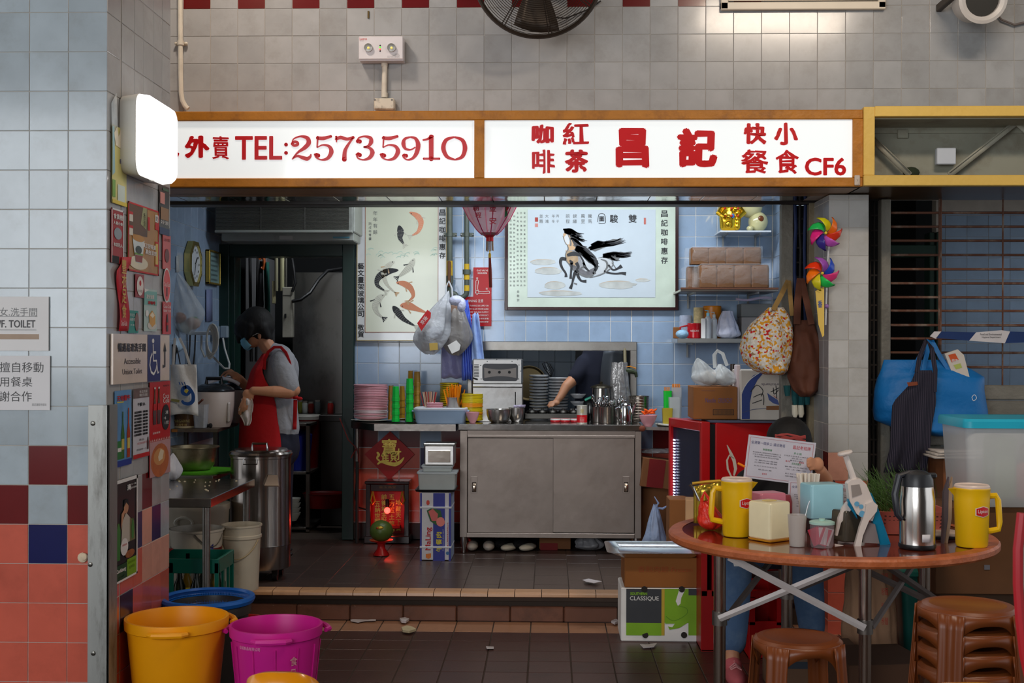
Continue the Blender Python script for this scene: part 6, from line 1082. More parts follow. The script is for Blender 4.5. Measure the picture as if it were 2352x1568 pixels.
def pot(name,label,u,Y,wpx,vt_,m,base=None,cat='pot',n=28,wall=True):
 base=zc_ if base is None else base;r=W(wpx/2,Y);x=XX(u,Y);h=ZZ(vt_,Y,u)-base;o_=thing(name,label,cat,loc=(x,Y,base));build(MB().lathe([(0,.001),(r*.97,.001),(r,.006),(r,h-.003),(r*1.03,h),(r*.97,h),(r*.95,.01),(0,.01)],(x,Y,base),n),'pot',m,o_);return o_,x,r,h
o,x,r,h=pot('spoon_pot','steel pot full of orange plastic spoons on the wall counter',1042,8.5,33,912,ssb,base=tz)
for k in range(34):a=R(0,6.28);q=R(.1,.8);s_=build(MB().box(-.005,.005,-.0015,.0015,0,R(.2,.235),.001).xf(Matrix.Translation(V(x+r*q*.6*math.cos(a),8.5+r*q*.6*math.sin(a),tz+.03))@Matrix.Rotation(q*.33*math.cos(a)+R(-.06,.06),4,'Y')@Matrix.Rotation(-q*.3*math.sin(a),4,'X')@Matrix.Rotation(R(0,3),4,'Z')),'plastic_handle',plas((244,140,10)),o)
yw=plas((216,190,20));yo=plas((230,150,20))
stack('yellow_plate','small yellow or orange saucer in the right stack beside the steel bowls','saucer','yellow saucers at the left end of the cabinet top',1085,905,8.52,50,20,zc_+.002,yw,.012,alt=lambda k:yo if k in(4,5,10,11,12)else yw)
stack('yellow_saucer','yellow saucer in the rear stack behind the orange spoons','saucer','yellow saucers behind the orange spoons',1033,880,8.68,45,20,tz+.002,yw,.012)
bowl_mb=lambda r,h,c:MB().lathe([(r*.42,0),(r*.45,.006),(r*.72,h*.4),(r*.95,h*.85),(r,h),(r*.96,h),(r*.68,h*.42),(r*.3,.01),(0,.01)],c,32)
def bowl(label,u,vt_,w,Y,m,base,nm='bowl'):r=W(w/2,Y);o_=build(bowl_mb(r,ZZ(vt_,Y,u)-base,(XX(u,Y),Y,base)),nm,m);return tag(o_,label,'bowl')
bowl('small pink rice bowl between the blue basin and the yellow saucers',1086,946,32,8.35,pink,zc_+.001,'rice_bowl')
mixm=steel((196,194,190),.28);r=W(30,8.38)
def mix(label,u,vt_,w,Y,base):r=W(w/2,Y);h=ZZ(vt_,Y,u)-base;return tag(build(MB().lathe([(0,0),(r*.6,0),(r*.82,h*.2),(r*.93,h*.6),(r*.95,h*.97),(r*1.02,h),(r*.93,h*.99),(r*.9,h*.6),(r*.7,h*.15),(0,.004)],(XX(u,Y),Y,base),32),'steel_bowl',mixm),label,'bowl')
mix('larger shiny steel mixing bowl with a container standing in it',1146,939,60,8.42,zc_+.001);mix('smaller steel bowl holding a printed packet',1187,935,38,8.5,zc_+.001)
o,x,r,h=pot('steel_canister','short dark steel canister behind the large mixing bowl',1136,8.66,42,921,ssb);tag(build(MB().lathe([(r*.82,h),(r*.85,h+.03),(r*1.1,h+.075),(r*1.12,h+.08),(r*1.02,h+.077),(r*.8,h+.03),(0,h+.02)],(x,8.66,zc_+.001),30),'enamel_bowl',M((196,196,166),.25)),'cream enamel bowl resting on the steel canister','bowl')
tag(build(MB().add([P(1180,936,8.44),P(1206,936,8.5),P(1207,929,8.5),P(1180,930,8.44)],[(0,1,2,3)]),'printed_packet',M((190,180,206),.4,var=.3,sc_=60),solid=.003),'pale printed packet in the smaller steel bowl','packet')
o=thing('pan_rack','row of dark sauce pans and pots set into the back of the counter','pans',loc=P(1270,960,8.7));build(pbox(MB(),1206,1350,950,962,8.62,.12,.003),'rail',steel((90,88,84),.4),o)
for k in range(5):x=XX(1222+k*24,8.68);build(MB().lathe([(0,.0),(.03,0),(.036,.045),(.04,.047),(.03,.06),(.01,.065),(.008,.075),(0,.076)],(x,8.68,zc_+.01),20),'sauce_pan',steel((80,78,74),.3),o)
for k in range(3):uu=1276+23*k;x=XX(uu,8.5);c_=thing('milk_can',('opened red and white milk can, left of three low cans','opened red and white milk can, middle of three low cans','opened red and white milk can, right of three low cans')[k],'can','low milk cans on the counter',loc=(x,8.5,zc_));build(MB().lathe([(.032,.0),(.034,.003),(.034,.024),(0,.024)],(x,8.5,zc_+.001),20),'can',M((196,30,40)if 1 else 0,.3),c_);build(MB().lathe([(.0342,.012),(.0342,.024)],(x,8.5,zc_+.001),20,cap=False),'white_band',whi,c_)
o=thing('condensed_milk_can','tall red and white can of milk at the front of the cabinet top','can',loc=(XX(1337,8.32),8.32,zc_));q=(XX(1337,8.32),8.32,zc_+.001);r=W(12,8.32);h=ZZ(931,8.32,1337)-zc_
build(MB().lathe([(r*1.02,0),(r*1.02,.004),(r,.005),(r,h-.005),(r*1.02,h-.004),(r*1.02,h),(r*.95,h-.002),(0,h-.003)],q,28),'can',M((196,192,180),.3,.3),o);build(MB().lathe([(r*1.005,.008),(r*1.005,h*.48)],q,28,cap=False),'red_band',M((200,20,30),.35),o);build(MB().text('煉奶',(q[0]-.012,q[1],q[2]+h*.7),.022,.03,wrap=((q[0]-0,q[1]),r*1.02,0)),'printed_text',M((190,170,30),.5),o,smooth=0)
for k in range(4):build(MB().text('MILK SINCE',(q[0],q[1],q[2]+.012+k*.009),.03,.005,wrap=((q[0],q[1]),r*1.02,0)),'printed_text',whi,o,smooth=0)
for lb,uu,Y,w,vt_ in(('steel cutlery pot full of spoons, left of the row',1374,8.5,26,934),('largest steel cutlery pot in the middle of the row',1393,8.42,34,934),('steel pot of forks at the right of the cutlery row',1420,8.55,28,932)):
 o,x,r,h=pot('cutlery_pot',lb,uu,Y,w,vt_,ssb,cat='pot')
 for k in range(16):
  a=R(0,6.28);q=R(.2,.9);L=R(.13,.19);mb=MB().box(-.003,.003,-.001,.001,0,L*.75).ball((0,0,L*.85),.010,.003,.018,8,6);mb.xf(Matrix.Translation(V(x+r*q*.5*math.cos(a),Y+r*q*.5*math.sin(a),zc_+.015))@Matrix.Rotation(q*.34*math.cos(a)+(.18 if uu==1420 else 0),4,'Y')@Matrix.Rotation(-q*.3*math.sin(a),4,'X')@Matrix.Rotation(R(0,3),4,'Z'));build(mb,'spoon_and_fork',chrome,o)
o,x,r,h=pot('ribbed_can','large ribbed steel can at the right end of the cabinet top',1468,8.6,46,909,steel((170,160,150),.25));
for k in range(9):build(MB().tube([(x+r*math.cos(a*PI/16),8.6+r*math.sin(a*PI/16),zc_+.02+k*.019)for a in range(32)],.003,5,closed=True),'rib',steel((180,170,160),.25),o)
o=thing('small_kettle','small steel milk kettle with spout and pointed lid in front of the ribbed can','kettle',loc=(XX(1436,8.35),8.35,zc_));q=V(XX(1437,8.35),8.35,zc_+.001);build(MB().lathe([(0,0),(.042,0),(.044,.01),(.042,.09),(.036,.12),(.038,.125),(.03,.135),(.008,.142),(.009,.152),(0,.156)],q,28),'body',chrome,o);build(MB().tube([q+V(.035,0,.06),q+V(.055,-.01,.11),q+V(.07,-.012,.14)],[.012,.008,.006],8),'spout',chrome,o);build(MB().tube([q+V(-.04,-.01,.11),q+V(-.07,-.03,.10),q+V(-.06,-.045,.05),q+V(-.045,-.03,.02)],.006,6),'handle',chrome,o)
o=thing('big_teapot','tall steel coffee pot with domed dark lid behind the cutlery','coffee pot',loc=(XX(1381,8.66),8.66,zc_));q=V(XX(1381,8.66),8.66,zc_+.001);build(MB().lathe([(0,0),(.068,0),(.07,.05),(.06,.2),(.058,.225),(.062,.23)],q,28),'body',steel((150,146,140),.25),o);build(MB().lathe([(.075,.23),(.07,.24),(.03,.252),(.01,.256),(.012,.27),(0,.275)],q,28),'lid',M((60,56,44),.3,.6),o)
o=thing('black_kettle','black glossy pot with green tape beside the coffee pot','pot',loc=(XX(1352,8.7),8.7,zc_));q=V(XX(1357,8.72),8.74,zc_+.001);build(MB().lathe([(.03,0),(.05,.03),(.052,.12),(.04,.15),(0,.16)],q,24),'body',M((20,22,24),.12),o);build(MB().tube([q+V(-.04,-.04,.14),q+V(0,-.05,.16),q+V(.03,-.045,.15)],.009,6),'green_tape',plas((30,150,120)),o)
o=thing('foil_bag','crumpled silver plastic bag standing behind the cutlery pots','bag',loc=(XX(1424,8.68),8.68,zc_));build(bag(XX(1424,8.68),ZZ(832,8.68,1424),zc_+.01,8.68,W(22,8.68),.045,8,knot=.75),'bag',M((170,168,166),.2,.5,.2,20,1.0,35,alpha=.8),o,smooth=180)
Y=8.35;zr2=zc_-.01;o=thing('flap_shelf','small steel flap shelf at the right end of the cabinet','shelf',loc=P(1530,985,Y));build(MB().poly([(XX(1477,8.25),8.25,zr2-.025),(XX(1562,8.25),8.25,zr2-.03),(XX(1575,8.4),8.45,zr2-.02),(XX(1560,YB),YB-.02,zr2-.02),(XX(1477,YB),YB-.02,zr2-.02)],(0,0,.02)),'top',ssb,o);tag(build(MB().ball(P(1475,984,8.2),.022,.015,.02,10,8),'orange_rag',M((120,60,40),.8)),'small rusty clamp at the corner of the cabinet top','clamp')
tag(build(MB().grid(lambda x,y:P(1504+66*x+8*(1-y),975+3*math.sin(x*4),8.28+.3*y)+V(0,0,.006),10,5),'towel',cloth((196,196,186)),solid=.012,smooth=180),'folded white towel on the flap shelf','towel')
bowl('pink rice bowl of orange spoon tops at the right end of the counter',1489,953,42,8.3,pink,zc_-.018,'rice_bowl');o=thing('orange_spoons','orange plastic spoon bowls heaped in the pink rice bowl','spoons','x',loc=P(1489,950,8.3));del o['group']
for k in range(9):build(MB().ball(P(1478+k*3.2,948-3*(k%3),8.3+.01*(k%2)),.019,.012,.008,10,6,Matrix.Rotation(R(-.8,.8),3,'Y')),'spoon_bowl',plas((240,96,20)),o)
def boxpot(label,u0,u1,v0,v1,Y,c,base,tr=.5):
 o_=thing('cutlery_holder',label,'holder',loc=P((u0+u1)/2,v1,Y));x=XX((u0+u1)/2,Y);hw=W((u1-u0)/2,Y);h=ZZ(v0,Y,u0)-base
 build(rrstack(MB(),(x,Y,base),[(0,hw*.86,hw*.86,.008),(h,hw,hw,.01),(h,hw*.9,hw*.9,.01),(.01,hw*.76,hw*.76,.008)],ax='z'),'holder',M(c,.2,0,.04,8,rnd=0,alpha=tr)if tr<1 else plas(c),o_);return o_,x,h
bz=zr2+.012
o,x,h=boxpot('bright green holder of orange chopsticks on the flap shelf',1524,1543,897,955,8.5,(30,200,60),bz,.9)
for k in range(5):build(MB().tube([(x-.016+k*.006,8.5,bz+.05),(x-.02+k*.008,8.5,bz+.24)],.003,5),'chopstick',plas((236,140,20)),o)
o,x,h=boxpot('tall clear holder of orange chopsticks at the back of the flap shelf',1541,1566,889,960,8.55,(196,200,204),bz,.55)
for k in range(7):build(MB().box(x-.03+k*.008,x-.024+k*.008,8.53+.01*(k%2),8.536+.01*(k%2),bz+.05,bz+.26),'chopstick',plas((236,140,20)),o)
boxpot('frosted clear tumbler in front of the tall clear holder',1536,1563,912,966,8.42,(200,204,204),bz,.5);boxpot('amber tumbler at the front of the flap shelf',1521,1545,937,977,8.33,(190,170,60),bz,.85)
# ================================================================ BELOW THE COUNTER
o=thing('lucky_paper','red diamond paper with a gold combined character on the salmon tiles','paper',loc=P(895,1102,YB-.02));Yx=YB-.02
build(MB().poly([P(837,1043,Yx),P(896,990,Yx),P(952,1043,Yx),P(894,1102,Yx)],(0,.003,0)),'sheet',M((190,14,14),.5,rnd=0),o)
gs_=M((206,176,80),.3,.5,.2,30,rnd=0)
for t,a,b,c,d in(('寶',877,911,1008,1046),('隹',876,893,1035,1060),('貝',896,912,1038,1060),('才',906,921,1030,1056)):t2(o,t,a,b,c,d,Yx-.004,gs_,.0022)
inkY(o,[(866,1038),(870,1044),(866,1052),(872,1058)],[4,6,4,4],Yx-.004,gs_);inkY(o,[(867,1066),(876,1060),(892,1064),(908,1066),(920,1060),(928,1050)],[3,6,8,9,7,2],Yx-.004,gs_);t2(o,'財源廣進生意興隆',884,901,1076,1080,Yx-.004,M((200,80,60),.6))
Ya=8.62;o=thing('floor_altar','small dark wooden floor shrine with a glowing red back and gold characters','shrine',loc=P(890,1270,Ya));wd=M((40,12,12),.3,coat=.4);za_=ZP
build(pbox(MB(),838,941,1105,1112,Ya-.03,.17,.005),'roof',wd,o);build(pbox(MB(),841,852,1112,1262,Ya,.03,.003),'post',wd,o);build(pbox(MB(),929,940,1112,1262,Ya,.03,.003),'post',wd,o);build(pbox(MB(),852,929,1112,1128,Ya+.01,.02,.003),'valance',wd,o);build(MB().box(XX(838,Ya),XX(942,Ya),Ya-.02,YB-.03,ZP,ZP+.05,.004),'base',wd,o)
bp_=build(pbox(MB(),852,929,1128,1240,Ya+.11,.01),'back_board',M((190,10,14),.4,rnd=0),o)
for uu,s_,v0,v1 in((867,'五納世間',1150,1204),(882,'前後地主財神',1134,1216),(900,'五方五土龍神',1134,1224),(915,'地藏天下寶',1146,1220)):vt(bp_,s_,uu,v0,v1,12,Ya+.105,gs_,.0009)
for uu in(856,924):build(MB().tube([P(uu,1128,Ya-.01),P(uu-5,1150,Ya-.015),P(uu,1158,Ya-.02),P(uu+5,1150,Ya-.015),P(uu,1128,Ya-.01)],.006,6),'gold_ornament',gold,o)
build(MB().cyl(P(889.5,1146,Ya),P(889.5,1164,Ya),.013,n=12),'lamp_socket',black,o);build(MB().ball(P(889.5,1172,Ya),.022,n=18,m=12),'lamp_bulb',M((255,70,60),.3,emit=4,rnd=0),o)
pl_=bpy.data.lights.new('altar_bulb','POINT');pl_.energy=.5;pl_.color=(1,.05,.03);pl_.shadow_soft_size=.02;po=bpy.data.objects.new('altar_bulb',pl_);col.objects.link(po);po.location=P(889.5,1176,Ya-.04)
build(pbox(MB(),860,920,1206,1214,Ya+.03,.05,.003),'incense_shelf',M((150,20,20),.4),o);build(MB().text('金玉滿堂',P(890,1118,Ya+.005),.12,.02),'gold_character',M((120,96,40),.4),o,smooth=0)
o=thing('pomelo_stand','red footed plastic dish before the shrine','dish',loc=P(877,1277,8.1));q=V(XX(877,8.12),8.12,ZP+.001);build(MB().lathe([(.052,0),(.05,.01),(.028,.04),(.024,.065),(.03,.08),(.075,.094),(.078,.1),(.03,.09),(0,.088)],q,32),'dish',plas((186,18,18)),o)
o=thing('pomelo','green pomelo with a small gold and red sticker on the red dish','fruit',loc=q+V(0,0,.09));build(MB().ball(q+V(0,0,.158),.077,.077,.07,28,18),'fruit',M((84,104,44),.35,0,.12,10,.5,140),o);build(MB().ball(q+V(0,-.066,.187),.024,.012,.012,12,8),'sticker',gold,o);build(MB().ball(q+V(-.016,-.068,.186),.009,.010,.006,10,6),'sticker_red',rdi,o)
Ym=7.94;o=thing('luncheon_meat_box','white and blue luncheon meat carton standing on end with red lettering','carton',loc=P(1001,1288,Ym));a,b,c=XX(966,Ym),XX(1037,Ym),XX(1047,Ym);zt_=ZZ(1131,Ym,1000);wb_=M((206,204,208),.5,rnd=0)
build(MB().box(a,b,Ym,Ym+.26,ZP+.001,zt_,.003),'carton',wb_,o);build(MB().add([(b+.001,Ym+.004,ZP+.003),(b+.001,Ym+.255,ZP+.003),(b+.001,Ym+.255,zt_-.003),(b+.001,Ym+.004,zt_-.003)],[(0,1,2,3)]),'side_face',M((150,166,190),.5),o)
bl_=M((34,40,140),.4,rnd=0)
def mr(u0,u1,v0,v1,m,d=.001,nm='print'):return build(pbox(MB(),u0,u1,v0,v1,Ym-d,.0008),nm,m,o)
mr(966,970,1132,1288,bl_);mr(996,1023,1132,1288,bl_);mr(1032,1037,1132,1288,bl_)
build(MB().text('MaLing',P(985,1237,Ym-.003),W(52,Ym),W(16,Ym),r=(0,0,1),u=(-1,0,0),bold=.001),'lettering',M((190,30,36),.5),o,smooth=0)
for k,ch in enumerate('午餐肉'):build(MB().text(ch,P(1008,1260-k*16,Ym-.003),.036,.036,r=(0,0,1),u=(-1,0,0),bold=.001),'lettering',M((214,196,60),.5),o,smooth=0)
build(MB().text('PORK LUNCHEON MEAT',P(1018,1240,Ym-.003),W(50,Ym),.008,r=(0,0,1),u=(-1,0,0)),'lettering',M((180,180,200),.5),o,smooth=0);build(MB().text('中國上海梅林食品有限公司',P(1028,1230,Ym-.003),W(60,Ym),.01,r=(0,0,1),u=(-1,0,0)),'lettering',rdi,o,smooth=0)
dec(o,[(983+9*(1 if k%2 else .7)*.5*math.cos(k*PI/10),1154+14*(1 if k%2 else .7)*.5*math.sin(k*PI/10))for k in range(20)],M((200,60,40),.5),'starburst',.0,Ym-.003)
dec(o,[(980,1172),(992,1166),(1012,1172),(1016,1190),(1002,1206),(988,1196)],M((40,90,40),.5,var=.3),'leaf_print',0,Ym-.003);dec(o,[(984,1174),(994,1168),(1006,1180),(1004,1196),(992,1196)],M((200,96,90),.5),'meat_print',0,Ym-.004);dec(o,[(1012+10*math.cos(k*.5),1198+11*math.sin(k*.5))for k in range(12)],M((214,120,110),.5),'meat_print',0,Ym-.005)
dec(o,[(978,1272),(990,1270),(990,1280),(984,1283),(978,1280)],M((216,120,40),.5),'crest',0,Ym-.003);dec(o,[(1028+4*math.cos(k*.6),1270+4*math.sin(k*.6))for k in range(11)],M((60,110,160),.5),'globe_print',0,Ym-.003)
for vv in(1165,1256):build(MB().box(a-.002,b+.002,Ym-.006,Ym+.262,ZZ(vv+2,Ym,1000),ZZ(vv-2,Ym,1000),.001),'strap',plas((206,206,210)),o)
tag(build(rrstack(MB(),(XX(1000,Ym)-.0,Ym+.13,zt_+.001),[(0,.11,.12,.02),(.004,.125,.135,.02),(.018,.13,.14,.02),(.018,.12,.13,.02),(.006,.11,.12,.02)],ax='z'),'black_tray',black),'black plastic tray on top of the luncheon meat carton','tray')
def tub(label,u0,u1,v0,v1,Y,base,dy,c=(214,222,220)):
 x0,x1=XX(u0,Y),XX(u1,Y);h=ZZ(v0,Y,u0)-base;x=(x0+x1)/2;hw=(x1-x0)/2;o_=thing('plastic_tub',label,'tub','clear plastic tubs on the carton',loc=(x,Y,base));build(rrstack(MB(),(x,Y+dy,base),[(0,hw*.9,dy*.9,.01),(h*.9,hw*.95,dy*.95,.012),(h,hw,dy,.015),(h,hw*.93,dy*.93,.015),(.004,hw*.87,dy*.87,.01)],ax='z'),'tub',M(c,.25,alpha=.55,rnd=0),o_);build(rrstack(MB(),(x,Y+dy,base+h),[(-.006,hw*1.01,dy*1.01,.015),(.004,hw*1.01,dy*1.01,.015)],ax='z'),'rim',M((196,204,206),.25,alpha=.7),o_);return base+h
zz=zt_+.007;z2_=tub('larger clear plastic tub, lower of the two on the black tray',958,1049,1086,1125,7.98,zz,.10);z3_=z2_+.006
z4=tub('smaller clear plastic tub, upper of the two under the tin',968,1040,1071,1086,8.0,z3_,.08)
o=thing('square_tin','shiny square silver tin on top of the clear tubs','tin',loc=P(1010,1070,8.0));build(pbox(MB(),975,1044,1022,1069,8.0,.16,.008),'tin',steel((226,222,218),.3),o);build(pbox(MB(),973,1046,1018,1024,7.995,.17,.004),'lid',steel((120,118,114),.2),o);build(pbox(MB(),984,1035,1034,1062,7.996,.004,.002),'embossed_panel',steel((200,190,176),.18),o)
for k,uu in enumerate((1086,1124)):
 o=thing('cap_shoe',('black and white sneaker with red tongue nearest the cabinet leg','black and white sneaker with red tongue, second from the cabinet leg')[k],'shoe',loc=P(uu,1272,8.3));q=V(XX(uu,8.32),8.32,ZP+.001);build(MB().ball(q+V(0,.02,.032),.040,.10,.032,16,10),'toe',M((190,180,168),.6),o);build(MB().ball(q+V(0,.10,.05),.042,.09,.05,14,8),'upper',black,o);build(MB().ball(q+V(0,.06,.085),.03,.02,.012,12,8),'tongue',plas((170,20,24)),o)
for k,uu in enumerate((1168,1210)):o=thing('black_shoe',('black shoe with pale toe cap, third from the cabinet leg','black shoe with pale toe cap, fourth from the cabinet leg')[k],'shoe',loc=P(uu,1272,8.3));q=V(XX(uu,8.34),8.34,ZP+.001);build(MB().ball(q+V(.01,.0,.024),.045,.09,.024,16,10,Matrix.Rotation(-.5,3,'Z')),'sole',M((196,188,170),.6),o);build(MB().ball(q+V(-.03,.04,.045),.05,.09,.04,14,8,Matrix.Rotation(-.5,3,'Z')),'upper',black,o)
def carton(name,label,x0,x1,y0,y1,z0_,z1_,m,**k):o_=thing(name,label,'box',loc=((x0+x1)/2,(y0+y1)/2,z0_));build(MB().box(x0,x1,y0,y1,z0_+.001,z1_,.003),'carton',m,o_);return o_
cb=M((146,92,46),.8,0,.08,6,.1,50,name='cardboard');cb2=M((120,76,42),.8,0,.1,6,.1,50);cbr=M((120,14,16),.7)
o=carton('cardboard_box','red and brown cardboard box pushed under the cabinet',XX(1240,8.4),XX(1312,8.4),8.4,8.7,ZP,ZP+.085,cb2);build(pbox(MB(),1242,1282,1247,1272,8.397,.002),'red_print',cbr,o)
tag(build(bag(XX(1355,8.35),ZP+.10,ZP+.002,8.38,.10,.07,12,knot=.5),'crumpled_bag',film((150,150,154),.6),smooth=180),'crumpled grey plastic bag under the cabinet','plastic bag')
# ================================================================ STALL, RIGHT SIDE
def shelf(name,label,u0,u1,v,Y,th,m,Y2=YB-.02,br=True):
 z=ZZ(v,Y,u0);x0,x1=XX(u0,Y),min(XX(u1,Y),XR-.01);o=thing(name,label,'shelf',loc=((x0+x1)/2,Y,z));build(MB().box(x0,x1,Y,Y2,z-th,z,.002),'board',m,o)
 if br:
  for t in(.15,.8):x=x0+(x1-x0)*t;build(MB().box(x,x+.012,Y+.06,Y2,z-th-.012,z-th,0).box(x,x+.012,Y2-.02,Y2,z-th-.1,z-th),'bracket',M((150,152,150),.5),o)
 return z,x0,x1
wsh=plas((206,212,218));Y=8.5
z,a,b=shelf('figure_shelf','small white wall shelf holding two figurines at top right',1653,1771,529,Y,.012,wsh)
o=thing('gold_figurine','shiny gold and red standing figurine at the left of the top shelf','figurine',loc=(XX(1677,Y),8.58,z));gm_=M((226,186,50),.18,.9,.1,20,.3,30,rnd=0);q=V(XX(1676,8.58),8.58,z+.001)
build(MB().lathe([(.05,0),(.07,.02),(.075,.09),(.07,.13),(.055,.16),(.05,.2),(.06,.24),(.045,.3),(0,.32)],q,24,sx=1,sy=.8),'robe',gm_,o)
for s_ in(-1,1):
 build(MB().tube([q+V(s_*.06,-.02,.16),q+V(s_*.085,-.05,.12),q+V(s_*.05,-.075,.09)],[.02,.02,.015],8),'sleeve',gm_,o)
for k in range(20):build(MB().ball(q+V(R(-.06,.06),-.045+R(-.01,.01),.03+k*.013),R(.018,.03),.02,R(.018,.03),12,8),'gold_relief',gm_,o)
for k in range(6):build(MB().ball(q+V(-.045+(k%3)*.045,-.072,.10+(k//3)*.05),.009,.008,.008,8,6),'red_gem',M((190,40,30),.3),o)
build(MB().ball(q+V(.01,-.066,.1),.012,.008,.016,8,6),'blue_gem',M((60,110,180),.2),o)
o=thing('cat_figurine','cream glazed cat figurine with a brown spot seen from its side','figurine',loc=(XX(1735,Y),8.6,z));cm=M((206,200,150),.12,coat=.6,rnd=0);q=V(XX(1737,8.6),8.6,z)
build(MB().ball(q+V(.01,0,.068),.068,.062,.07,24,16).ball(q+V(-.045,0,.17),.085,.06,.075,24,16).ball(q+V(-.05,-.03,.02),.025,.04,.02,12,8).ball(q+V(0,0,.25),.075,.06,.065,20,12),'body',cm,o,smooth=180);build(MB().ball(q+V(.02,-.057,.085),.02,.008,.022,14,8),'spot',M((110,56,20),.3),o)
Y=8.28;z,a,b=shelf('bread_shelf','wide metal wall shelf carrying wrapped bread loaves',1563,1788,664,Y,.014,steel((150,140,130),.3));build(MB().box(a,b,Y-.003,Y+.01,z,z+.012),'wood_edge',M((96,56,34),.6),[q_ for q_ in bpy.data.objects if q_.get('label','').startswith('wide metal wall')][0])
brd=M((104,68,36),.75,0,.12,9,.3,60,dirt=(110,64,30),da=.5,ds=7,name='bread');brc=M((122,74,38),.7,var=.15,rnd=0)
def loaf(label,u0,u1,v0,v1,Y,zb_,n):
 x0,x1=XX(u0,Y),XX(u1,Y);h=ZZ(v0,Y,u0)-zb_;o_=thing('bread_loaf',label,'bread','wrapped bread loaves',loc=((x0+x1)/2,Y,zb_));w_=(x1-x0)/n
 for k in range(n):xa=x0+k*w_;build(rrstack(MB(),(xa+w_/2,Y+.07,zb_),[(.003,w_*.53,.062,.015),(h*.82,w_*.54,.066,.02),(h*.97,w_*.52,.055,.02),(h,w_*.46,.04,.015)],ax='z'),'loaf_segment',brd,o_)
 build(MB().box(x0+.004,x1-.004,Y+.012,Y+.128,zb_+h*.94,zb_+h*.985,.01),'crust',brc,o_)
 mb=MB().grid(lambda x,y:V(x0-.04+(x1-x0+.05)*y,Y+.07+.074*math.cos(2*PI*x)*(.55 if y<.06 else 1)+.003*math.sin(x*40+y*20),zb_+.002+(h+.008)*(.5+.5*max(-1,min(1,1.35*math.sin(2*PI*x))))*(.9 if y<.06 else 1)),32,20,closed=True);build(mb,'plastic_wrap',M((235,238,240),.12,0,.2,20,1.0,26,alpha=.10,rnd=0),o_,smooth=180);return zb_+h
t1=loaf('large wrapped bread loaf at the front of the bread shelf, right one',1608,1766,607,653,8.3,z+.013,4)
t2_=loaf('end of a wrapped bread loaf behind the front loaf, left on the shelf',1580,1640,611,655,8.46,z+.002,2)
loaf('darker wrapped bread loaf lying on top of the other loaves',1588,1748,567,606,8.4,t1+.006,4)
Y=8.4;z,a,b=shelf('goods_shelf','metal wall shelf with mug, pump bottles and boxes under the bread shelf',1556,1788,777,Y,.03,steel((176,176,172),.35))
def item(name,label,cat,u0,u1,v0,Y,m,shape='box',par=None,zb_=None,dep=None,**k):
 zb_=z if zb_ is None else zb_;x0,x1=XX(u0,Y),XX(u1,Y);h=ZZ(v0,Y,(u0+u1)/2)-zb_;o_=thing(name,label,cat,loc=((x0+x1)/2,Y,zb_));r=(x1-x0)/2
 if shape=='box':build(MB().box(x0,x1,Y,Y+(dep or(x1-x0)),zb_+.001,zb_+h,.004),k.get('part','box'),m,o_)
 else:build(MB().lathe([(r*.9,0),(r,.005),(r,h-.006),(r*.94,h),(0,h)],((x0+x1)/2,Y+r,zb_+.001),24),k.get('part','body'),m,o_)
 return o_,(x0+x1)/2,h,r
o,x,h,r=item('red_mug','red enamel mug with white print on the goods shelf','mug',1580,1612,742,8.45,M((190,24,34),.2),'c');build(MB().tube([(x-r,8.45+r,z+h*.85),(x-r*2,8.45+r,z+h*.75),(x-r*1.9,8.45+r,z+h*.2),(x-r,8.45+r,z+h*.1)],.006,8),'handle',M((190,24,34),.2),o);build(MB().text('NESCAFE',(x,8.45+r,z+h*.5),.06,.012,wrap=((x,8.45+r),r*1.01,0)),'printed_text',whi,o,smooth=0)
o,*_q=item('small_carton','small brown carton at the left end of the goods shelf','carton',1547,1563,751,8.5,cb);o,x,h,r=item('white_slim_box','slim white box beside the red mug','box',1611,1621,731,8.42,whi);
def pump(label,uc,v0,Y,cap):o_=thing('pump_bottle',label,'bottle','pump bottles on the goods shelf',loc=(XX(uc,Y),Y,z));x=XX(uc,Y);h=ZZ(v0,Y,uc)-z;build(MB().lathe([(.02,0),(.022,.004),(.022,h*.7),(.009,h*.8),(.009,h*.86),(0,h*.86)],(x,Y,z+.001),16),'bottle',M((200,206,210),.2,alpha=.8),o_);build(MB().lathe([(.011,h*.8),(.011,h*.9),(.003,h*.9),(.003,h)],(x,Y,z),12).box(x-.022,x+.004,Y-.004,Y+.004,z+h-.006,z+h,.002),'pump_head',plas(cap),o_)
pump('pump bottle with a light blue collar beside the slim box',1626,712,8.45,(130,200,220));pump('clear pump bottle behind the white bag, right of the blue collared one',1640,716,8.5,(200,206,206))
item('orange_tub','orange round tub behind the pump bottles','tub',1617,1660,702,8.6,M((214,130,20),.35),'c');item('printed_tin','cream tin with brown print behind the red mug','tin',1594,1617,706,8.58,M((190,170,120),.4,var=.3,sc_=50),'c');item('blue_white_tub','pale tub with blue print at the back of the goods shelf','tub',1562,1592,724,8.6,M((176,186,206),.4,var=.2,sc_=40,alpha=.9),'c')
o=thing('white_bag_parcel','white plastic bag parcel standing in the middle of the goods shelf','bag',loc=(XX(1670,8.45),8.45,z));build(bag(XX(1671,8.5),ZZ(714,8.5,1670),z+.002,8.5,W(29,8.5),.06,21,knot=.35,sag=.2),'bag',M((196,198,214),.4,0,.08,12,.6,22,rnd=0),o,smooth=180)
tag(build(MB().ball((XX(1567,8.42),8.42,z+.03),.045,.035,.03,14,8),'blue_pack',M((150,190,216),.35,alpha=.9,var=.2,bump=1,bs=40),smooth=180),'crumpled pale blue pack at the left of the goods shelf','pack')
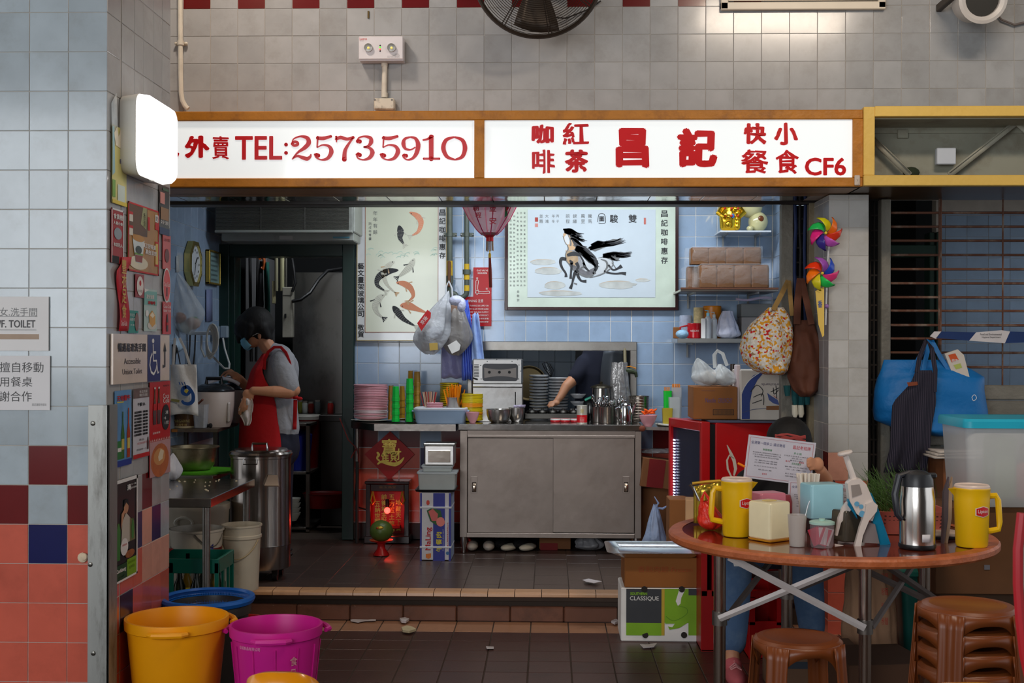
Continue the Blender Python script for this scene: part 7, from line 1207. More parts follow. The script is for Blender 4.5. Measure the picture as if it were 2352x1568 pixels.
for k,(u0,u1,v0,v1,Yy,c3,lb)in enumerate(((1702,1772,697,728,8.55,(110,112,110),'grey box upper in the stack at the right of the goods shelf'),(1703,1775,728,775,8.52,(130,126,124),'grey box lower in the stack at the right of the goods shelf'))):
 o_=thing('grey_box',lb,'box',loc=P((u0+u1)/2,v1,Yy));zz=ZZ(v1,Yy,u0)if k==0 else z;build(MB().box(XX(u0,Yy),min(XX(u1,Yy),1.56),Yy,Yy+.2,zz+.001,ZZ(v0,Yy,u0),.003),'carton',M(c3,.6),o_)
tag(build(MB().grid(lambda x,y:P(1690+84*x,686+3*math.sin(x*6),8.4+.2*y),10,3),'plastic_roll',M((150,140,160),.4),solid=.016),'flat lilac bag tucked under the bread shelf','bag')
zf_=1.10;fx,fy=XX(1632,7.25),7.25;ang=math.radians(5)
o=thing('drinks_fridge','red drinks fridge with a white script swoosh and lit glass door','fridge',loc=(0,0,0));fr=M((188,20,24),.3,coat=.3,rnd=0)
build(MB().box(.035,.62,0,.5,.05,zf_-ZP,.006),'cabinet',fr,o);build(MB().box(.0,.035,.01,.5,.05,zf_-ZP-.01),'seal',black,o)
dr=build(MB().box(-.055,0,-.0,.03,.03,zf_-ZP+.004,.004).box(-.055,0,.47,.5,.03,zf_-ZP+.004,.004).box(-.055,0,.03,.47,zf_-ZP-.05,zf_-ZP+.004,.004).box(-.055,0,.03,.47,.03,.09,.004),'door',fr,o)
build(MB().box(-.035,-.03,.03,.47,.09,zf_-ZP-.05),'door_glass',M((40,50,80),.1,alpha=.6),dr)
for k in range(26):
 zz=.35+k*.018
 for yy in(.42,.44):build(MB().ball((-.045,yy,zz),.004,.005,.005,6,4),'led',M((225,230,255),.3,emit=6,rnd=0),dr)
o.location=(fx,fy,ZP);WL[o]=Vector((0,0,0));o.rotation_euler=(0,0,math.radians(17))
inkF=lambda pts,w:build(MB().ribbon([(a,-.002,b)for a,b in pts],w,off=(0,0,0)),'script_print',M((216,206,190),.4,rnd=0),o,smooth=0)
inkF([(.105,.80),(.125,.76),(.15,.71),(.16,.66),(.15,.62)],[.004,.016,.022,.02,.01]);inkF([(.15,.72),(.12,.74),(.105,.71),(.11,.66),(.13,.62),(.15,.60)],[.006,.01,.012,.012,.01,.006])
def fixbox(name,label,cat,u0,u1,v0,v1,Y,dep,m):o_=thing(name,label,cat,loc=P((u0+u1)/2,v1,Y));build(MB().box(XX(u0,Y),XX(u1,Y),Y,Y+dep,zf_+.012,ZZ(v0,Y,(u0+u1)/2),.004),'carton',m,o_);return o_
tag(build(MB().box(fx+.0,fx+.58,fy+.02,fy+.42,zf_+.001,zf_+.009),'cardboard_sheet',M((70,74,96),.6)),'flat dark board lying on top of the drinks fridge','board')
o=fixbox('brown_carton','brown cardboard carton with faint purple print on the fridge','carton',1593,1694,888,962,7.4,.3,cb);t2(o,'Nestle',1620,1644,914,924,7.397,M((110,84,130),.7));t2(o,'CRUNCHY',1650,1682,914,925,7.397,M((120,90,130),.7));t2(o,'Homestyle',1612,1642,895,899,7.397,M((130,90,80),.7))
for a in((1638,1686,940,941),(1638,1686,952,953),(1638,1639,940,953),(1685,1686,940,953)):build(pbox(MB(),*a,7.398,.001),'barcode_rule',blk,o)
for k in range(14):build(pbox(MB(),1642+k*3,1643.4+k*3,942,951,7.398,.001),'barcode_bar',M((80,60,40),.7),o)
Yb_=7.5;o=thing('clear_bag','clear knotted plastic bag with white contents on the brown carton','plastic bag',loc=P(1640,886,Yb_));zb_=ZZ(887,7.4,1640);build(bag(XX(1622,Yb_),ZZ(822,Yb_,1622),zb_,Yb_,W(35,Yb_),.09,31,peak=XX(1603,Yb_),knot=.05,sag=.3),'bag',film(a=.5),o,smooth=180);build(bag(XX(1664,Yb_),ZZ(836,Yb_,1664),zb_,Yb_-.02,W(28,Yb_),.08,33,peak=XX(1652,Yb_),knot=.1),'bag',film(a=.6),o,smooth=180)
build(MB().tube([P(1642,845,Yb_),P(1640,815,Yb_),P(1648,805,Yb_),P(1660,812,Yb_),P(1670,840,Yb_)],.012,6,flat=.4),'handle_loop',film(a=.6),o);build(MB().ball((XX(1640,Yb_),Yb_,zb_+.05),.1,.06,.048,16,10),'contents',M((206,206,206),.6),o)
o=fixbox('white_blue_carton','large white carton with blue sweep and handwriting standing on the fridge','carton',1702,1796,850,963,7.35,.35,M((206,196,184),.6,rnd=0));Yx=7.347
dec(o,[(1704,905),(1712,885),(1730,862),(1758,851),(1740,872),(1728,895),(1722,925),(1722,962),(1704,962)],M((44,64,130),.5),'sweep',0,Yx);inkY(o,[(1703,900),(1722,872),(1752,851)],1.6,Yx-.001,whi);inkY(o,[(1704,948),(1730,940),(1760,938)],1.2,Yx-.001,M((70,80,110),.6));dec(o,[(1762,902),(1766,918),(1776,926),(1790,930),(1786,918),(1770,908)],M((70,84,140),.5),'bird_print',0,Yx-.001);dec(o,[(1774,906),(1790,918),(1780,912)],rdi,'bird_print',0,Yx-.002);dec(o,[(1760,932),(1794,931),(1794,941),(1760,941)],M((140,90,50),.6),'grip_hole',0,Yx-.001)
build(MB().text('pritchards',P(1770,882,Yx-.001),W(42,Yx),W(8,Yx),r=(-1,0,0),u=(0,0,-1)),'printed_text',M((110,100,110),.6),o,smooth=0)
for pts in([(1724,900),(1738,884),(1752,896),(1748,910)],[(1730,912),(1752,905),(1754,930)],[(1728,926),(1750,918)],[(1776,890),(1778,905),(1788,895)],[(1770,900),(1794,888)],[(1782,885),(1784,915)]):inkY(o,pts,1.6,Yx-.002,blk)
item('white_pack','slim white and pink pack between the two cartons on the fridge','pack',1692,1701,838,7.42,M((214,196,196),.5),zb_=zf_+.011,dep=.1);item('tall_jar','dark jar with a red lid behind the white blue carton','jar',1678,1690,836,7.75,M((50,40,36),.3),'c',zb_=zf_+.011);
def softbag(name,label,outline,Y,m,depth,cat='bag',folds=.010,fq=38,hd=None):
 """outline: rows (v, u_left, u_right) top to bottom"""
 o_=thing(name,label,cat,loc=P((outline[0][1]+outline[0][2])/2,outline[-1][0],Y));n=len(outline)
 def at(y):
  t=y*(n-1);i=min(int(t),n-2);f=t-i;f=f*f*(3-2*f);return[outline[i][k]*(1-f)+outline[i+1][k]*f for k in range(3)]
 def fn(x,y):
  v,a,b=at(y);an=2*PI*x;c_=(a+b)/2;hw=(b-a)/2;env=math.sin(min(1,y*1.6+.12)*PI/2)*(1 if y<.85 else max(.05,math.sqrt(max(0,1-((y-.85)/.15)**2))));p=P(c_+hw*math.cos(an),v,Y);nz_=noise.noise(Vector((math.cos(an)*2.2,y*5,len(label))));return p+V(0,-depth*env*math.sin(an)+folds*math.sin(x*fq+y*6)*env+.03*nz_*env,0)
 build(MB().grid(fn,40,24,closed=True),'bag_body',m,o_,smooth=180);return o_
fm_=M((206,200,190),.85,rnd=0,bump=.6,bs=30,name='floral');nt=fm_.node_tree;vo=nt.nodes.new('ShaderNodeTexVoronoi');vo.inputs['Scale'].default_value=88;cr=nt.nodes.new('ShaderNodeValToRGB');cr.color_ramp.interpolation='CONSTANT'
for i,(p_,c3)in enumerate(((0,(206,200,190)),(.38,(214,150,30)),(.66,(150,120,90)),(.72,(222,216,206)),(.93,(190,30,30)))):
 e=cr.color_ramp.elements[i]if i<2 else cr.color_ramp.elements.new(p_);e.position=p_;e.color=lin(c3)+(1,)
tcn=nt.nodes.new('ShaderNodeTexCoord');sx=nt.nodes.new('ShaderNodeSeparateColor');nt.links.new(tcn.outputs['Object'],vo.inputs['Vector']);nt.links.new(vo.outputs['Color'],sx.inputs[0]);nt.links.new(sx.outputs[0],cr.inputs[0]);nt.links.new(cr.outputs[0],nt.nodes['Principled BSDF'].inputs['Base Color'])
Yh=6.98;o=softbag('floral_bag','yellow and white patterned cloth bag hanging by the folded gate',[(706,1765,1800),(722,1748,1812),(745,1722,1820),(770,1706,1822),(800,1698,1820),(830,1706,1814),(850,1730,1808),(861,1760,1800)],Yh,fm_,.11)
st_m=cloth((150,120,70));build(MB().tube([P(1776,712,Yh-.05),P(1795,675,Yh-.02),P(1810,645,Yh+.1)],.016,6,flat=.25,nrm=(0,1,0)),'strap',st_m,o);build(MB().tube([P(1812,645,Yh+.1),P(1815,680,Yh),P(1819,725,Yh)],.014,6,flat=.25,nrm=(0,1,0)),'strap',st_m,o)
bw=M((92,50,32),.75,0,.1,7,.3,30,rnd=0);o=softbag('brown_bag','dark brown cloth shoulder bag hanging beside the patterned bag',[(735,1826,1868),(760,1820,1876),(790,1816,1884),(830,1809,1888),(865,1808,1888),(895,1820,1880),(911,1838,1862)],Yh+.02,bw,.08)
build(MB().tube([P(1830,745,Yh-.02),P(1832,690,Yh),P(1838,640,Yh+.05)],.022,6,flat=.3,nrm=(0,1,0)),'strap',bw,o);build(MB().tube([P(1864,745,Yh-.02),P(1852,690,Yh),P(1841,640,Yh+.05)],.02,6,flat=.3,nrm=(0,1,0)),'strap',bw,o)
o=thing('rubber_gloves','dark teal gloves with white fingertips hanging under the brown bag','gloves',loc=P(1845,940,7.0))
for uu,v1 in((1808,915),(1826,935),(1840,945),(1853,935)):build(MB().tube([P(uu,885,7.02),P(uu,v1-18,7.02),P(uu+1,v1-6,7.02)],[.022,.018,.014],8),'finger',cloth((20,76,80)),o)
for uu in(1825,1839):build(MB().tube([P(uu,930,7.015),P(uu+1,950,7.015),P(uu+1,958,7.015)],[.016,.017,.010],10),'white_fingertip',cloth((200,196,180)),o)
def pinwheel(label,u,v,Y,cols,r,rot):
 o_=thing('pinwheel',label,'pinwheel','pinwheels on the pillar',loc=P(u,v,Y));c=P(u,v,Y)
 for k,c3 in enumerate(cols):
  a=rot+k*2*PI/len(cols);m_=M(c3,.3,rnd=0,var=.04)
  def fn(x,y,a=a):
   rad=r*(.08+.92*y);an=a+(x-.5)*1.25*math.sin(y*PI*.86+.3)*(1.1-.5*y)+.95*y*y;return c+V(rad*math.cos(an),-.012-.035*x*math.sin(y*PI),rad*math.sin(an))
  build(MB().grid(fn,6,8),'petal',m_,o_,solid=.001,smooth=180)
 build(MB().ball(c+V(0,-.03,0),.008),'pin',plas((230,200,60)),o_);return o_
Yn=6.62;o=pinwheel('upper multicoloured pinwheel fixed to the left edge of the pillar',1894,536,Yn,[(40,190,90),(230,40,130),(60,50,140),(200,90,190),(230,60,30),(250,120,30),(220,216,30)],W(40,Yn),2.0)
o2=pinwheel('lower multicoloured pinwheel on the left edge of the pillar',1886,628,Yn,[(240,60,20),(250,120,20),(220,210,40),(40,200,90),(240,60,130),(40,80,200),(170,90,190)],W(40,Yn),1.9)
build(MB().tube([P(1905,545,Yn+.02),P(1901,600,Yn+.02),P(1896,746,Yn+.02)],.005,6),'stick',plas((190,190,190)),o2)
o=thing('paper_sleeve','narrow yellow printed sleeve hanging below the pinwheels','sleeve',loc=P(1885,760,Yn));build(MB().poly([P(1873,668,Yn),P(1893,657,Yn),P(1893,770,Yn),P(1889,774,Yn),P(1880,745,Yn)],(0,.004,0)),'sleeve',M((226,190,90),.5,rnd=0),o);build(MB().ball(P(1899,703,Yn+.01),.012),'knot',plas((150,110,170)),o);t2(o,'香',1879,1888,690,706,Yn-.001,M((70,90,150),.5),.001)
o=thing('blue_white_bag','knotted bluish white plastic bag standing right of the cabinet','plastic bag',loc=P(1507,1240,7.9));build(bag(XX(1507,7.9),ZZ(1160,7.9,1507),ZP+.01,7.95,W(30,7.9),.09,41,knot=.12,sag=.2),'bag',M((150,166,196),.4,0,.08,10,.7,20,alpha=.95,rnd=0),o,smooth=180);build(MB().tube([P(1506,1166,7.9),P(1512,1155,7.9),P(1503,1140,7.9)],[.012,.018,.006],6,flat=.4).tube([P(1510,1166,7.9),P(1522,1168,7.9),P(1532,1162,7.9)],[.012,.016,.01],6,flat=.5),'knot_ears',M((150,170,210),.4),o)
def rbox(name,label,u,v1,Y,w_,d_,h_,rz,m,zb_,ry=0,part='carton'):o_=thing(name,label,'box',loc=(0,0,0));build(MB().box(-w_/2,w_/2,-d_/2,d_/2,0,h_,.004),part,m,o_);place(o_,(XX(u,Y),Y,zb_),rz,ry=ry);return o_
zq0=ZP+.001
rbox('cardboard_box','wide brown cardboard box at the back right of the cabinet',1500,1270,8.5,.3,.25,.42,0,cb2,zq0);o=rbox('cardboard_box','brown cardboard box with a red stripe tilted on the box beside the cabinet',1506,1120,8.3,.24,.2,.19,.1,cb2,ZP+.44,ry=.12);build(MB().box(-.08,.03,-.102,-.1,.002,.188),'red_stripe',cbr,o)
tag(build(bag(XX(1510,8.3),ZZ(1030,8.3,1510),ZP+.66,8.3,.11,.08,51,knot=.4),'grey_film_heap',film((110,112,114),.5),smooth=180),'heap of grey plastic film on the tilted box','plastic film')
o=rbox('tall_carton','tall brown carton standing right of the knotted bag',1560,1240,7.45,.13,.2,.47,0,cb,zq0);rbox('tall_carton','tan carton with orange print beside the fridge foot',1600,1240,7.0,.12,.14,.52,-.1,M((190,150,110),.8),zq0)
Yb2=6.5;x0,x1=XX(1428,6.5),XX(1612,6.5);gz=ZZ(1350,6.5,1500)
o=thing('produce_box','green and black produce carton with white lettering on the lower floor','carton',loc=((x0+x1)/2,6.6,0));lime=M((122,170,30),.5,rnd=0);char=M((56,58,62),.5,rnd=0)
build(MB().box(x0,x1,6.5,6.8,.001,gz,.006),'carton',whi,o);Yx=6.4975
def gr_(u0,u1,v0,v1,m,nm='print',d=0):return build(pbox(MB(),u0,u1,v0,v1,Yx-d,.001),nm,m,o)
gr_(1440,1521,1352,1430,char);gr_(1440,1521,1430,1459,lime);gr_(1521,1528,1352,1459,M((190,160,50),.5),'tape',.001);gr_(1528,1583,1352,1430,lime);gr_(1583,1608,1352,1367,char);gr_(1583,1608,1367,1459,lime);dec(o,[(1557,1391),(1552,1380),(1560,1354),(1574,1354),(1565,1372),(1563,1386)],whi,'print',0,Yx-.0015);dec(o,[(1528,1432),(1550,1432),(1544,1440),(1534,1438),(1538,1446),(1560,1442),(1582,1428),(1582,1425),(1528,1425)],lime,'print',0,Yx-.002)
inkY(o,[(1530,1415),(1545,1425),(1562,1420),(1578,1408),(1576,1396),(1560,1392)],1,Yx-.002,M((90,140,30),.5))
t2(o,'SOUTHERN',1448,1486,1360,1366,Yx-.001,lime,.0008);t2(o,'CLASSIQUE',1447,1513,1369,1380,Yx-.001,whi)
for uu,vv in((1480,1353),(1566,1353),(1482,1458),(1571,1458)):build(MB().cyl(P(uu,vv,Yx-.002),P(uu,vv,Yx+.002),W(7,Yx),n=16),'hand_hole',M((30,24,20),.8),o)
gz2=ZZ(1280,6.5,1500);o=thing('brown_box','plain brown cardboard box on the green and black carton','box',loc=((x0+x1)/2,6.6,gz));build(MB().box(XX(1436,6.5),XX(1619,6.5),6.5,6.82,gz+.002,gz2,.004),'carton',M((140,84,34),.8,0,.08,6),o);t2(o,'香煎肉餅 Frozen',1465,1590,1300,1314,6.497,M((160,76,36),.8))
o=thing('metal_tray','shallow aluminium baking tray on top of the brown box','tray',loc=((x0+x1)/2,6.6,gz2));cx=XX(1506,6.6);build(rrstack(MB(),(cx,6.62,gz2),[(.003,.19,.14,.03),(.03,.245,.19,.04),(.034,.262,.205,.045),(.036,.262,.205,.045),(.034,.24,.185,.04),(.008,.2,.15,.03)],ax='z'),'tray',steel((206,208,212),.22),o)
# ================================================================ ROUND TABLE
TC=V(1.215,5.40,0);TR=.69;TZ=.74
o=thing('round_table','round folding table with a brown top and crossed steel legs','table',loc=TC);tm_=M((104,42,24),.12,0,.12,5,rnd=0,coat=.7);em=M((176,92,48),.45,0,.12,14,.4,50,dirt=(214,130,90),da=.5,ds=14,rnd=0)
build(MB().lathe([(0,TZ-.03),(TR-.06,TZ-.03),(TR-.055,TZ),(0,TZ)],TC,96),'top',tm_,o);build(MB().lathe([(TR-.058,TZ-.034),(TR-.01,TZ-.036),(TR,TZ-.026),(TR,TZ-.008),(TR-.008,TZ+.001),(TR-.06,TZ+.002)],TC,96,cap=False),'edge_band',em,o)
LG=[(.70,5.08),(1.255,4.95),(1.075,5.62),(1.66,5.52)];lgm=steel((190,176,166),.2)
for x,y in LG:l_=build(MB().cyl((x,y,0),(x,y,TZ-.035),.0245,n=18),'leg',lgm,o)
def brace_(p,q,c3=(196,186,184)):build(MB().tube([p,q],.014,4,flat=.35,nrm=(0,1,0)),'brace',M(c3,.6,.3,.1,12),o)
zlo=.44;zhi=.695
for i,j in((0,1),(2,3),(0,2),(1,3)):
 a,b=V(*LG[i],0),V(*LG[j],0);d=(b-a).normalized();n_=V(-d.y,d.x,0)*-.03;c3=(200,190,186)if(i,j)==(0,1)else(96,84,80)
 brace_(a+n_+V(0,0,zlo),b+n_+V(0,0,zhi)-d*.04,c3);brace_(b+n_*1.5+V(0,0,zlo),a+n_*1.5+V(0,0,zhi)+d*.04,c3)
for x,y in LG:build(MB().cyl((x,y,zlo-.03),(x,y,zlo+.025),.031,n=16),'clamp',steel((120,112,106),.5),o)
build(MB().box(.7,1.66,5.26,5.30,TZ-.06,TZ-.036,.003),'underframe',steel((120,112,110),.5),o)
def T(u,v,Y=None):return None
def tY(v):return F*(CH-TZ)/(v-CV)
def jug(label,u,w_,vb,vt_,flip,mir):
 Y=tY(vb)+.03;x=XX(u,Y);r=W(w_/2,Y);h=ZZ(vt_,Y,u)-TZ;o_=thing('plastic_jug',label,'jug','yellow jugs on the round table',loc=(x,Y,TZ));ym=plas((240,190,16),rough=.3);zb_=TZ+.003
 build(MB().lathe([(0,0),(r*.84,0),(r*.9,.008),(r,h*.8),(r*1.02,h-.014),(r*1.03,h-.012),(r*1.02,h-.006),(0,h-.006)],(x,Y,zb_),40),'body',ym,o_);build(MB().lathe([(r*1.0,h-.006),(r*1.0,h),(r*.93,h+.006),(r*.88,h+.002),(0,h+.002)],(x,Y,zb_),40),'lid',plas((226,204,190)),o_)
 s=flip;build(MB().add([(x-s*r*.8,Y-.03,zb_+h-.008),(x-s*r*.8,Y+.03,zb_+h-.008),(x-s*r*1.38,Y,zb_+h-.012),(x-s*r*.9,Y,zb_+h-.05)],[(0,2,1),(0,3,2),(1,2,3)]),'spout',ym,o_,smooth=0)
 hx=x+s*r;build(MB().tube([(hx-s*.006,Y,zb_+h*.83),(hx+s*.026,Y,zb_+h*.84),(hx+s*.036,Y,zb_+h*.76),(hx+s*.042,Y,zb_+h*.4),(hx+s*.038,Y,zb_+h*.28),(hx-s*.01,Y,zb_+h*.24)],.0095,8,flat=1.3),'handle',ym,o_)
 e=[];lw=.058;lz=zb_+h*.60;a0=mir
 for a,b in((-1,-.6),(0,-1),(1,-.6),(1,.6),(0,1),(-1,.6)):e.append((a*lw/2,b*.017))
 def cylp(a,b,rr_=r*.975):an=a0+a/rr_;return(x+rr_*math.sin(an),Y-rr_*math.cos(an),lz+b)
 rr0=r*.90+(r*.1)*.6/.8
 for sc3,m_,ex in((1.12,whi,.0012),(1,M((200,20,24),.4),.0020)):
  mb=MB();g=9;mb.grid(lambda a,b,sc3=sc3,ex=ex:cylp((a-.5)*lw*sc3,(b-.5)*.040*sc3*(1-.38*abs(a-.5)*2),rr0+ex),g,4);build(mb,'emblem',m_,o_)
 build(MB().text('Lipton',(x,Y,lz),.047,.018,wrap=((x,Y),rr0+.003,a0)),'emblem_text',whi,o_,smooth=0);return o_
jug('yellow plastic jug with a red emblem at the left of the round table',1693,70,1230,1102,-1,.55);jug('yellow plastic jug with a red emblem at the right end of the round table',2233,78,1250,1117,1,.35)
def rr_box(name,label,cat,w_,d_,h_,loc,rz,m,part='body',r=.012,rx=0,ry=0):
 o_=thing(name,label,cat,loc=(0,0,0));build(rrstack(MB(),(0,0,0),[(.003,w_/2-.004,d_/2-.004,r),(.008,w_/2,d_/2,r),(h_-.008,w_/2,d_/2,r),(h_-.002,w_/2-.003,d_/2-.003,r),(h_,w_/2-.008,d_/2-.008,r*.8)],ax='z'),part,m,o_);place(o_,loc,rz,rx,ry);return o_
Y=tY(1240)+.05;o=rr_box('tissue_box','cream tissue box with an orange base at the front of the round table','tissue box',.125,.125,.155,(XX(1768,Y),Y,TZ+.008),math.radians(38),M((226,214,176),.3));build(rrstack(MB(),(0,0,-.005),[(0,.062,.062,.012),(.007,.065,.065,.012)],ax='z'),'base',M((220,150,40),.4),o);build(rrstack(MB(),(0,0,.156),[(0,.03,.02,.01),(.002,.028,.018,.01)],ax='z'),'slot_rim',M((226,200,120),.4),o)
for a,b in((-1,-1),(1,-1),(-1,1),(1,1)):build(MB().lathe([(.008,-.006),(.008,0)],(a*.05,b*.05,0),10),'foot',M((220,150,40),.4),o)
Y=5.5;rr_box('tissue_box','pink tissue box behind the cream one','tissue box',.13,.11,.16,(XX(1764,Y),Y,TZ+.003),math.radians(20),M((222,130,150),.3));Y=5.35;rr_box('tissue_box','light blue tissue box raised behind the pink jar','tissue box',.15,.12,.15,(XX(1888,Y),Y,TZ+.07),math.radians(14),M((150,200,214),.3));tag(build(MB().box(XX(1862,5.35),XX(1920,5.35),5.3,5.42,TZ+.002,TZ+.068,.004),'dark_box',M((50,40,40),.5)),'small dark box under the light blue tissue box','box')
Y=tY(1250);o=thing('frosted_cup','frosted plastic cup with a metal spoon beside the cream tissue box','cup',loc=(XX(1832,Y),Y,TZ));build(MB().lathe([(0,.004),(.028,.004),(.028,0),(.03,0),(.038,.125),(.036,.125),(.029,.006)],(XX(1832,Y),Y,TZ+.003),28),'cup',M((206,198,192),.3,alpha=.5,rnd=0),o);build(MB().tube([(XX(1838,Y),Y,TZ+.03),P(1856,1160,Y),P(1860,1150,Y)],.0022,6),'spoon_handle',chrome,o)
Y=tY(1252);x=XX(1889,Y);o=thing('toothpick_jar','clear jar of pink sachets with a mint green lid','jar',loc=(x,Y,TZ));build(MB().lathe([(0,.003),(.042,.003),(.046,.012),(.048,.095),(.044,.095)],(x,Y,TZ),28),'jar',M((196,176,180),.15,alpha=.28,rnd=0),o);build(MB().lathe([(.05,.095),(.05,.104),(.04,.108),(.012,.108),(.012,.116),(0,.116)],(x,Y,TZ),28),'lid',plas((176,214,200)),o)
for k in range(9):build(MB().box(-.022,.022,-.002,.002,0,.07,.001).xf(Matrix.Translation(V(x+R(-.012,.012),Y+R(-.02,.02),TZ+.01))@Matrix.Rotation(R(-.4,.4),4,'Y')@Matrix.Rotation(R(-1,1),4,'Z')),'sachet',M((216,70,90)if k%3 else(220,200,200),.5),o)
o=rr_box('chopstick_case','smoky dark square canister leaning behind the slicer leg','canister',.085,.085,.13,(XX(1945,5.1),5.12,TZ+.006),math.radians(30),M((72,66,56),.15,alpha=.85),r=.006,ry=.06)
Y=5.08;o=thing('vegetable_slicer','white and blue plastic hand slicer standing on splayed legs on the table','slicer',loc=P(1985,1255,Y));wp=plas((226,214,206),rough=.3);bp=plas((16,130,170),rough=.3)
build(MB().tube([P(1942,1046,Y),P(1954,1080,Y),P(1962,1104,Y)],[.011,.012,.013],10),'plunger_rod',wp,o);build(MB().lathe([(0,.0),(.028,.0),(.031,.006),(.028,.014),(0,.017)],(0,0,0),24).xf(Matrix.Translation(P(1942,1044,Y))@Matrix.Rotation(-.25,4,'Y')),'plunger_knob',wp,o)
def slab_(pts,d,m,nm,yo=0):return build(MB().poly([P(a,b,Y-d/2+yo)for a,b in pts],(0,d,0)),nm,m,o)
slab_([(1947,1110),(1956,1102),(1976,1099),(1990,1112),(2006,1150),(2014,1170),(2004,1196),(1986,1192),(1968,1180),(1952,1150)],.05,wp,'hopper_body');slab_([(1955,1114),(1974,1112),(1980,1134),(1958,1142)],.004,M((150,140,134),.5),'hopper_opening',-.026);slab_([(1988,1138),(2002,1132),(2016,1164),(2046,1250),(2022,1252),(2004,1196),(1994,1170)],.035,bp,'blue_leg',.02);slab_([(1990,1158),(2006,1151),(2016,1160),(2014,1174),(1996,1196),(1982,1230),(1977,1259),(1962,1259),(1975,1210),(1988,1175)],.022,wp,'white_leg',-.03);slab_([(1946,1152),(1955,1170),(1945,1185),(1932,1200),(1924,1230),(1920,1230),(1926,1190),(1936,1165)],.022,wp,'white_leg',.01);slab_([(1949,1146),(1956,1160),(1966,1180),(1970,1192),(1962,1180),(1948,1160)],.03,bp,'blue_edge')
for a,b,r_s in((1968,1157,.010),(1978,1163,.009),(1980,1180,.013)):build(MB().cyl(P(a,b,Y-.028),P(a,b,Y-.024),r_s,n=14),'blue_disc',bp,o)
slab_([(1986,1196),(2010,1204),(2020,1248),(1982,1246)],.05,M((150,140,140),.3,alpha=.8),'clear_box',.01);slab_([(1918,1249),(1958,1256),(1958,1260),(1918,1253)],.01,wp,'base_bar',-.02)
Y=5.45;cx=XX(2080,Y);o=thing('pink_basket','pink plastic mesh basket behind the thermos jug','basket',loc=(cx,Y,TZ));pb_=plas((206,110,96));hw=W(88,Y)
build(rrstack(MB(),(cx,Y,TZ+.003),[(0,hw*.8,.1,.04),(.095,hw*.98,.13,.05),(.1,hw,.135,.05),(.1,hw*.96,.125,.05),(.005,hw*.76,.095,.04)],ax='z'),'basket',pb_,o)
for r_ in range(5):
 for k in range(14):build(MB().box(-.004,.004,-.002,.002,-.004,.004).xf(Matrix.Translation(V(cx-hw*.7+k*hw*.108,Y-.1-.006*r_,TZ+.02+r_*.016))),'mesh_hole',M((70,26,22),.7),o)
mb=MB();rr3=random.Random(5)
for k in range(230):
 a=V(cx+rr3 .uniform(-.14,.12),Y+rr3 .uniform(-.09,.1),TZ+.07+rr3 .uniform(0,.04));L=rr3 .uniform(.12,.2);d=V(rr3 .uniform(-.75,.25)-.1,rr3 .uniform(-.3,.3),rr3 .uniform(.5,1)).normalized();b=a+d*L*.6;c=b+(d+V(rr3 .uniform(-.5,.1),0,-.3)).normalized()*L*.5;mb.tube([a,b,c],[.0018,.0016,.0004],3)
tag(build(mb,'green_chives',M((62,92,34),.5,0,.2,20,rnd=0),kind='stuff'),'bundle of thin green chives heaped in the pink basket','chives')
tag(build(MB().grid(lambda x,y:V(XX(1925,5.7)+.22*x-.06,5.72+.1*y,TZ+.002+.13*math.sin(x*PI)*(1-.5*y)+.008*math.sin(x*17)),14,8),'white_cloth_heap',cloth((206,180,160)),solid=.006,smooth=180),'pale cloth heap at the back of the round table','cloth')
Y=tY(1257)+.05;x=XX(2108,Y);o=thing('thermos_jug','stainless steel thermos jug with a black lid and handle on the round table','thermos',loc=(x,Y,TZ));h=ZZ(1080,Y,2108)-TZ
build(MB().lathe([(.070,0),(.073,.006),(.072,.018)],(x,Y,TZ+.003),40),'base_ring',black,o);build(MB().lathe([(.069,.018),(.070,.1),(.069,h*.62),(.061,h*.8)],(x,Y,TZ+.003),48,cap=False),'body',steel((206,200,194),.2,st=(9,9,.2)),o);build(MB().lathe([(.062,h*.79),(.060,h*.88),(.052,h*.95),(.03,h*.985),(0,h)],(x,Y,TZ+.003),40),'lid',plas((44,46,50)),o)
build(MB().tube([(x-.03,Y,TZ+h*.97),(x-.075,Y-.01,TZ+h*.93),(x-.095,Y-.02,TZ+h*.7),(x-.088,Y-.03,TZ+h*.45),(x-.07,Y-.03,TZ+h*.38)],[.012,.015,.014,.012,.01],10),'handle',plas((34,36,44)),o);build(MB().box(x+.02,x+.075,Y-.014,Y+.014,TZ+h*.9,TZ+h*.97,.006),'spout',plas((40,42,46)),o);build(MB().grid(lambda a,b:V(x+.0712*math.sin(-.02+a*.5),Y-.0712*math.cos(-.02+a*.5),TZ+.035+.03*b),6,2),'label',M((206,204,206),.4),o,solid=.0006)
for k,(uu,m_)in enumerate(((2166,M((86,72,78),.6)),(2174,M((170,140,110),.6)))):Y=5.12+.02*k;o=thing('envelope',('dark edge of a folder standing between thermos and right jug','tan paper folder standing beside the right yellow jug')[k],'folder',loc=P(uu,1250,Y));build(MB().poly([P(uu-2,1254,Y),P(uu+2,1254,Y),P(uu+12,1190,Y+.03),P(uu+14,1095,Y+.06),P(uu+2,1130,Y+.03)],(0,.02,0)),'cover',m_,o)
tag(build(MB().grid(lambda x,y:V(1.50+.38*x,5.22+.2*y,TZ+.012+.022*math.sin(x*5)*x),14,5),'newspaper',M((186,166,150),.8,var=.15,sc_=40,rnd=0),solid=.01),'folded newspaper lying at the right end of the round table','newspaper')
tag(build(MB().box(1.62,1.84,5.24,5.42,TZ+.001,TZ+.012,.003),'dark_folder',M((44,38,44),.6)),'dark folder under the newspaper on the round table','folder')
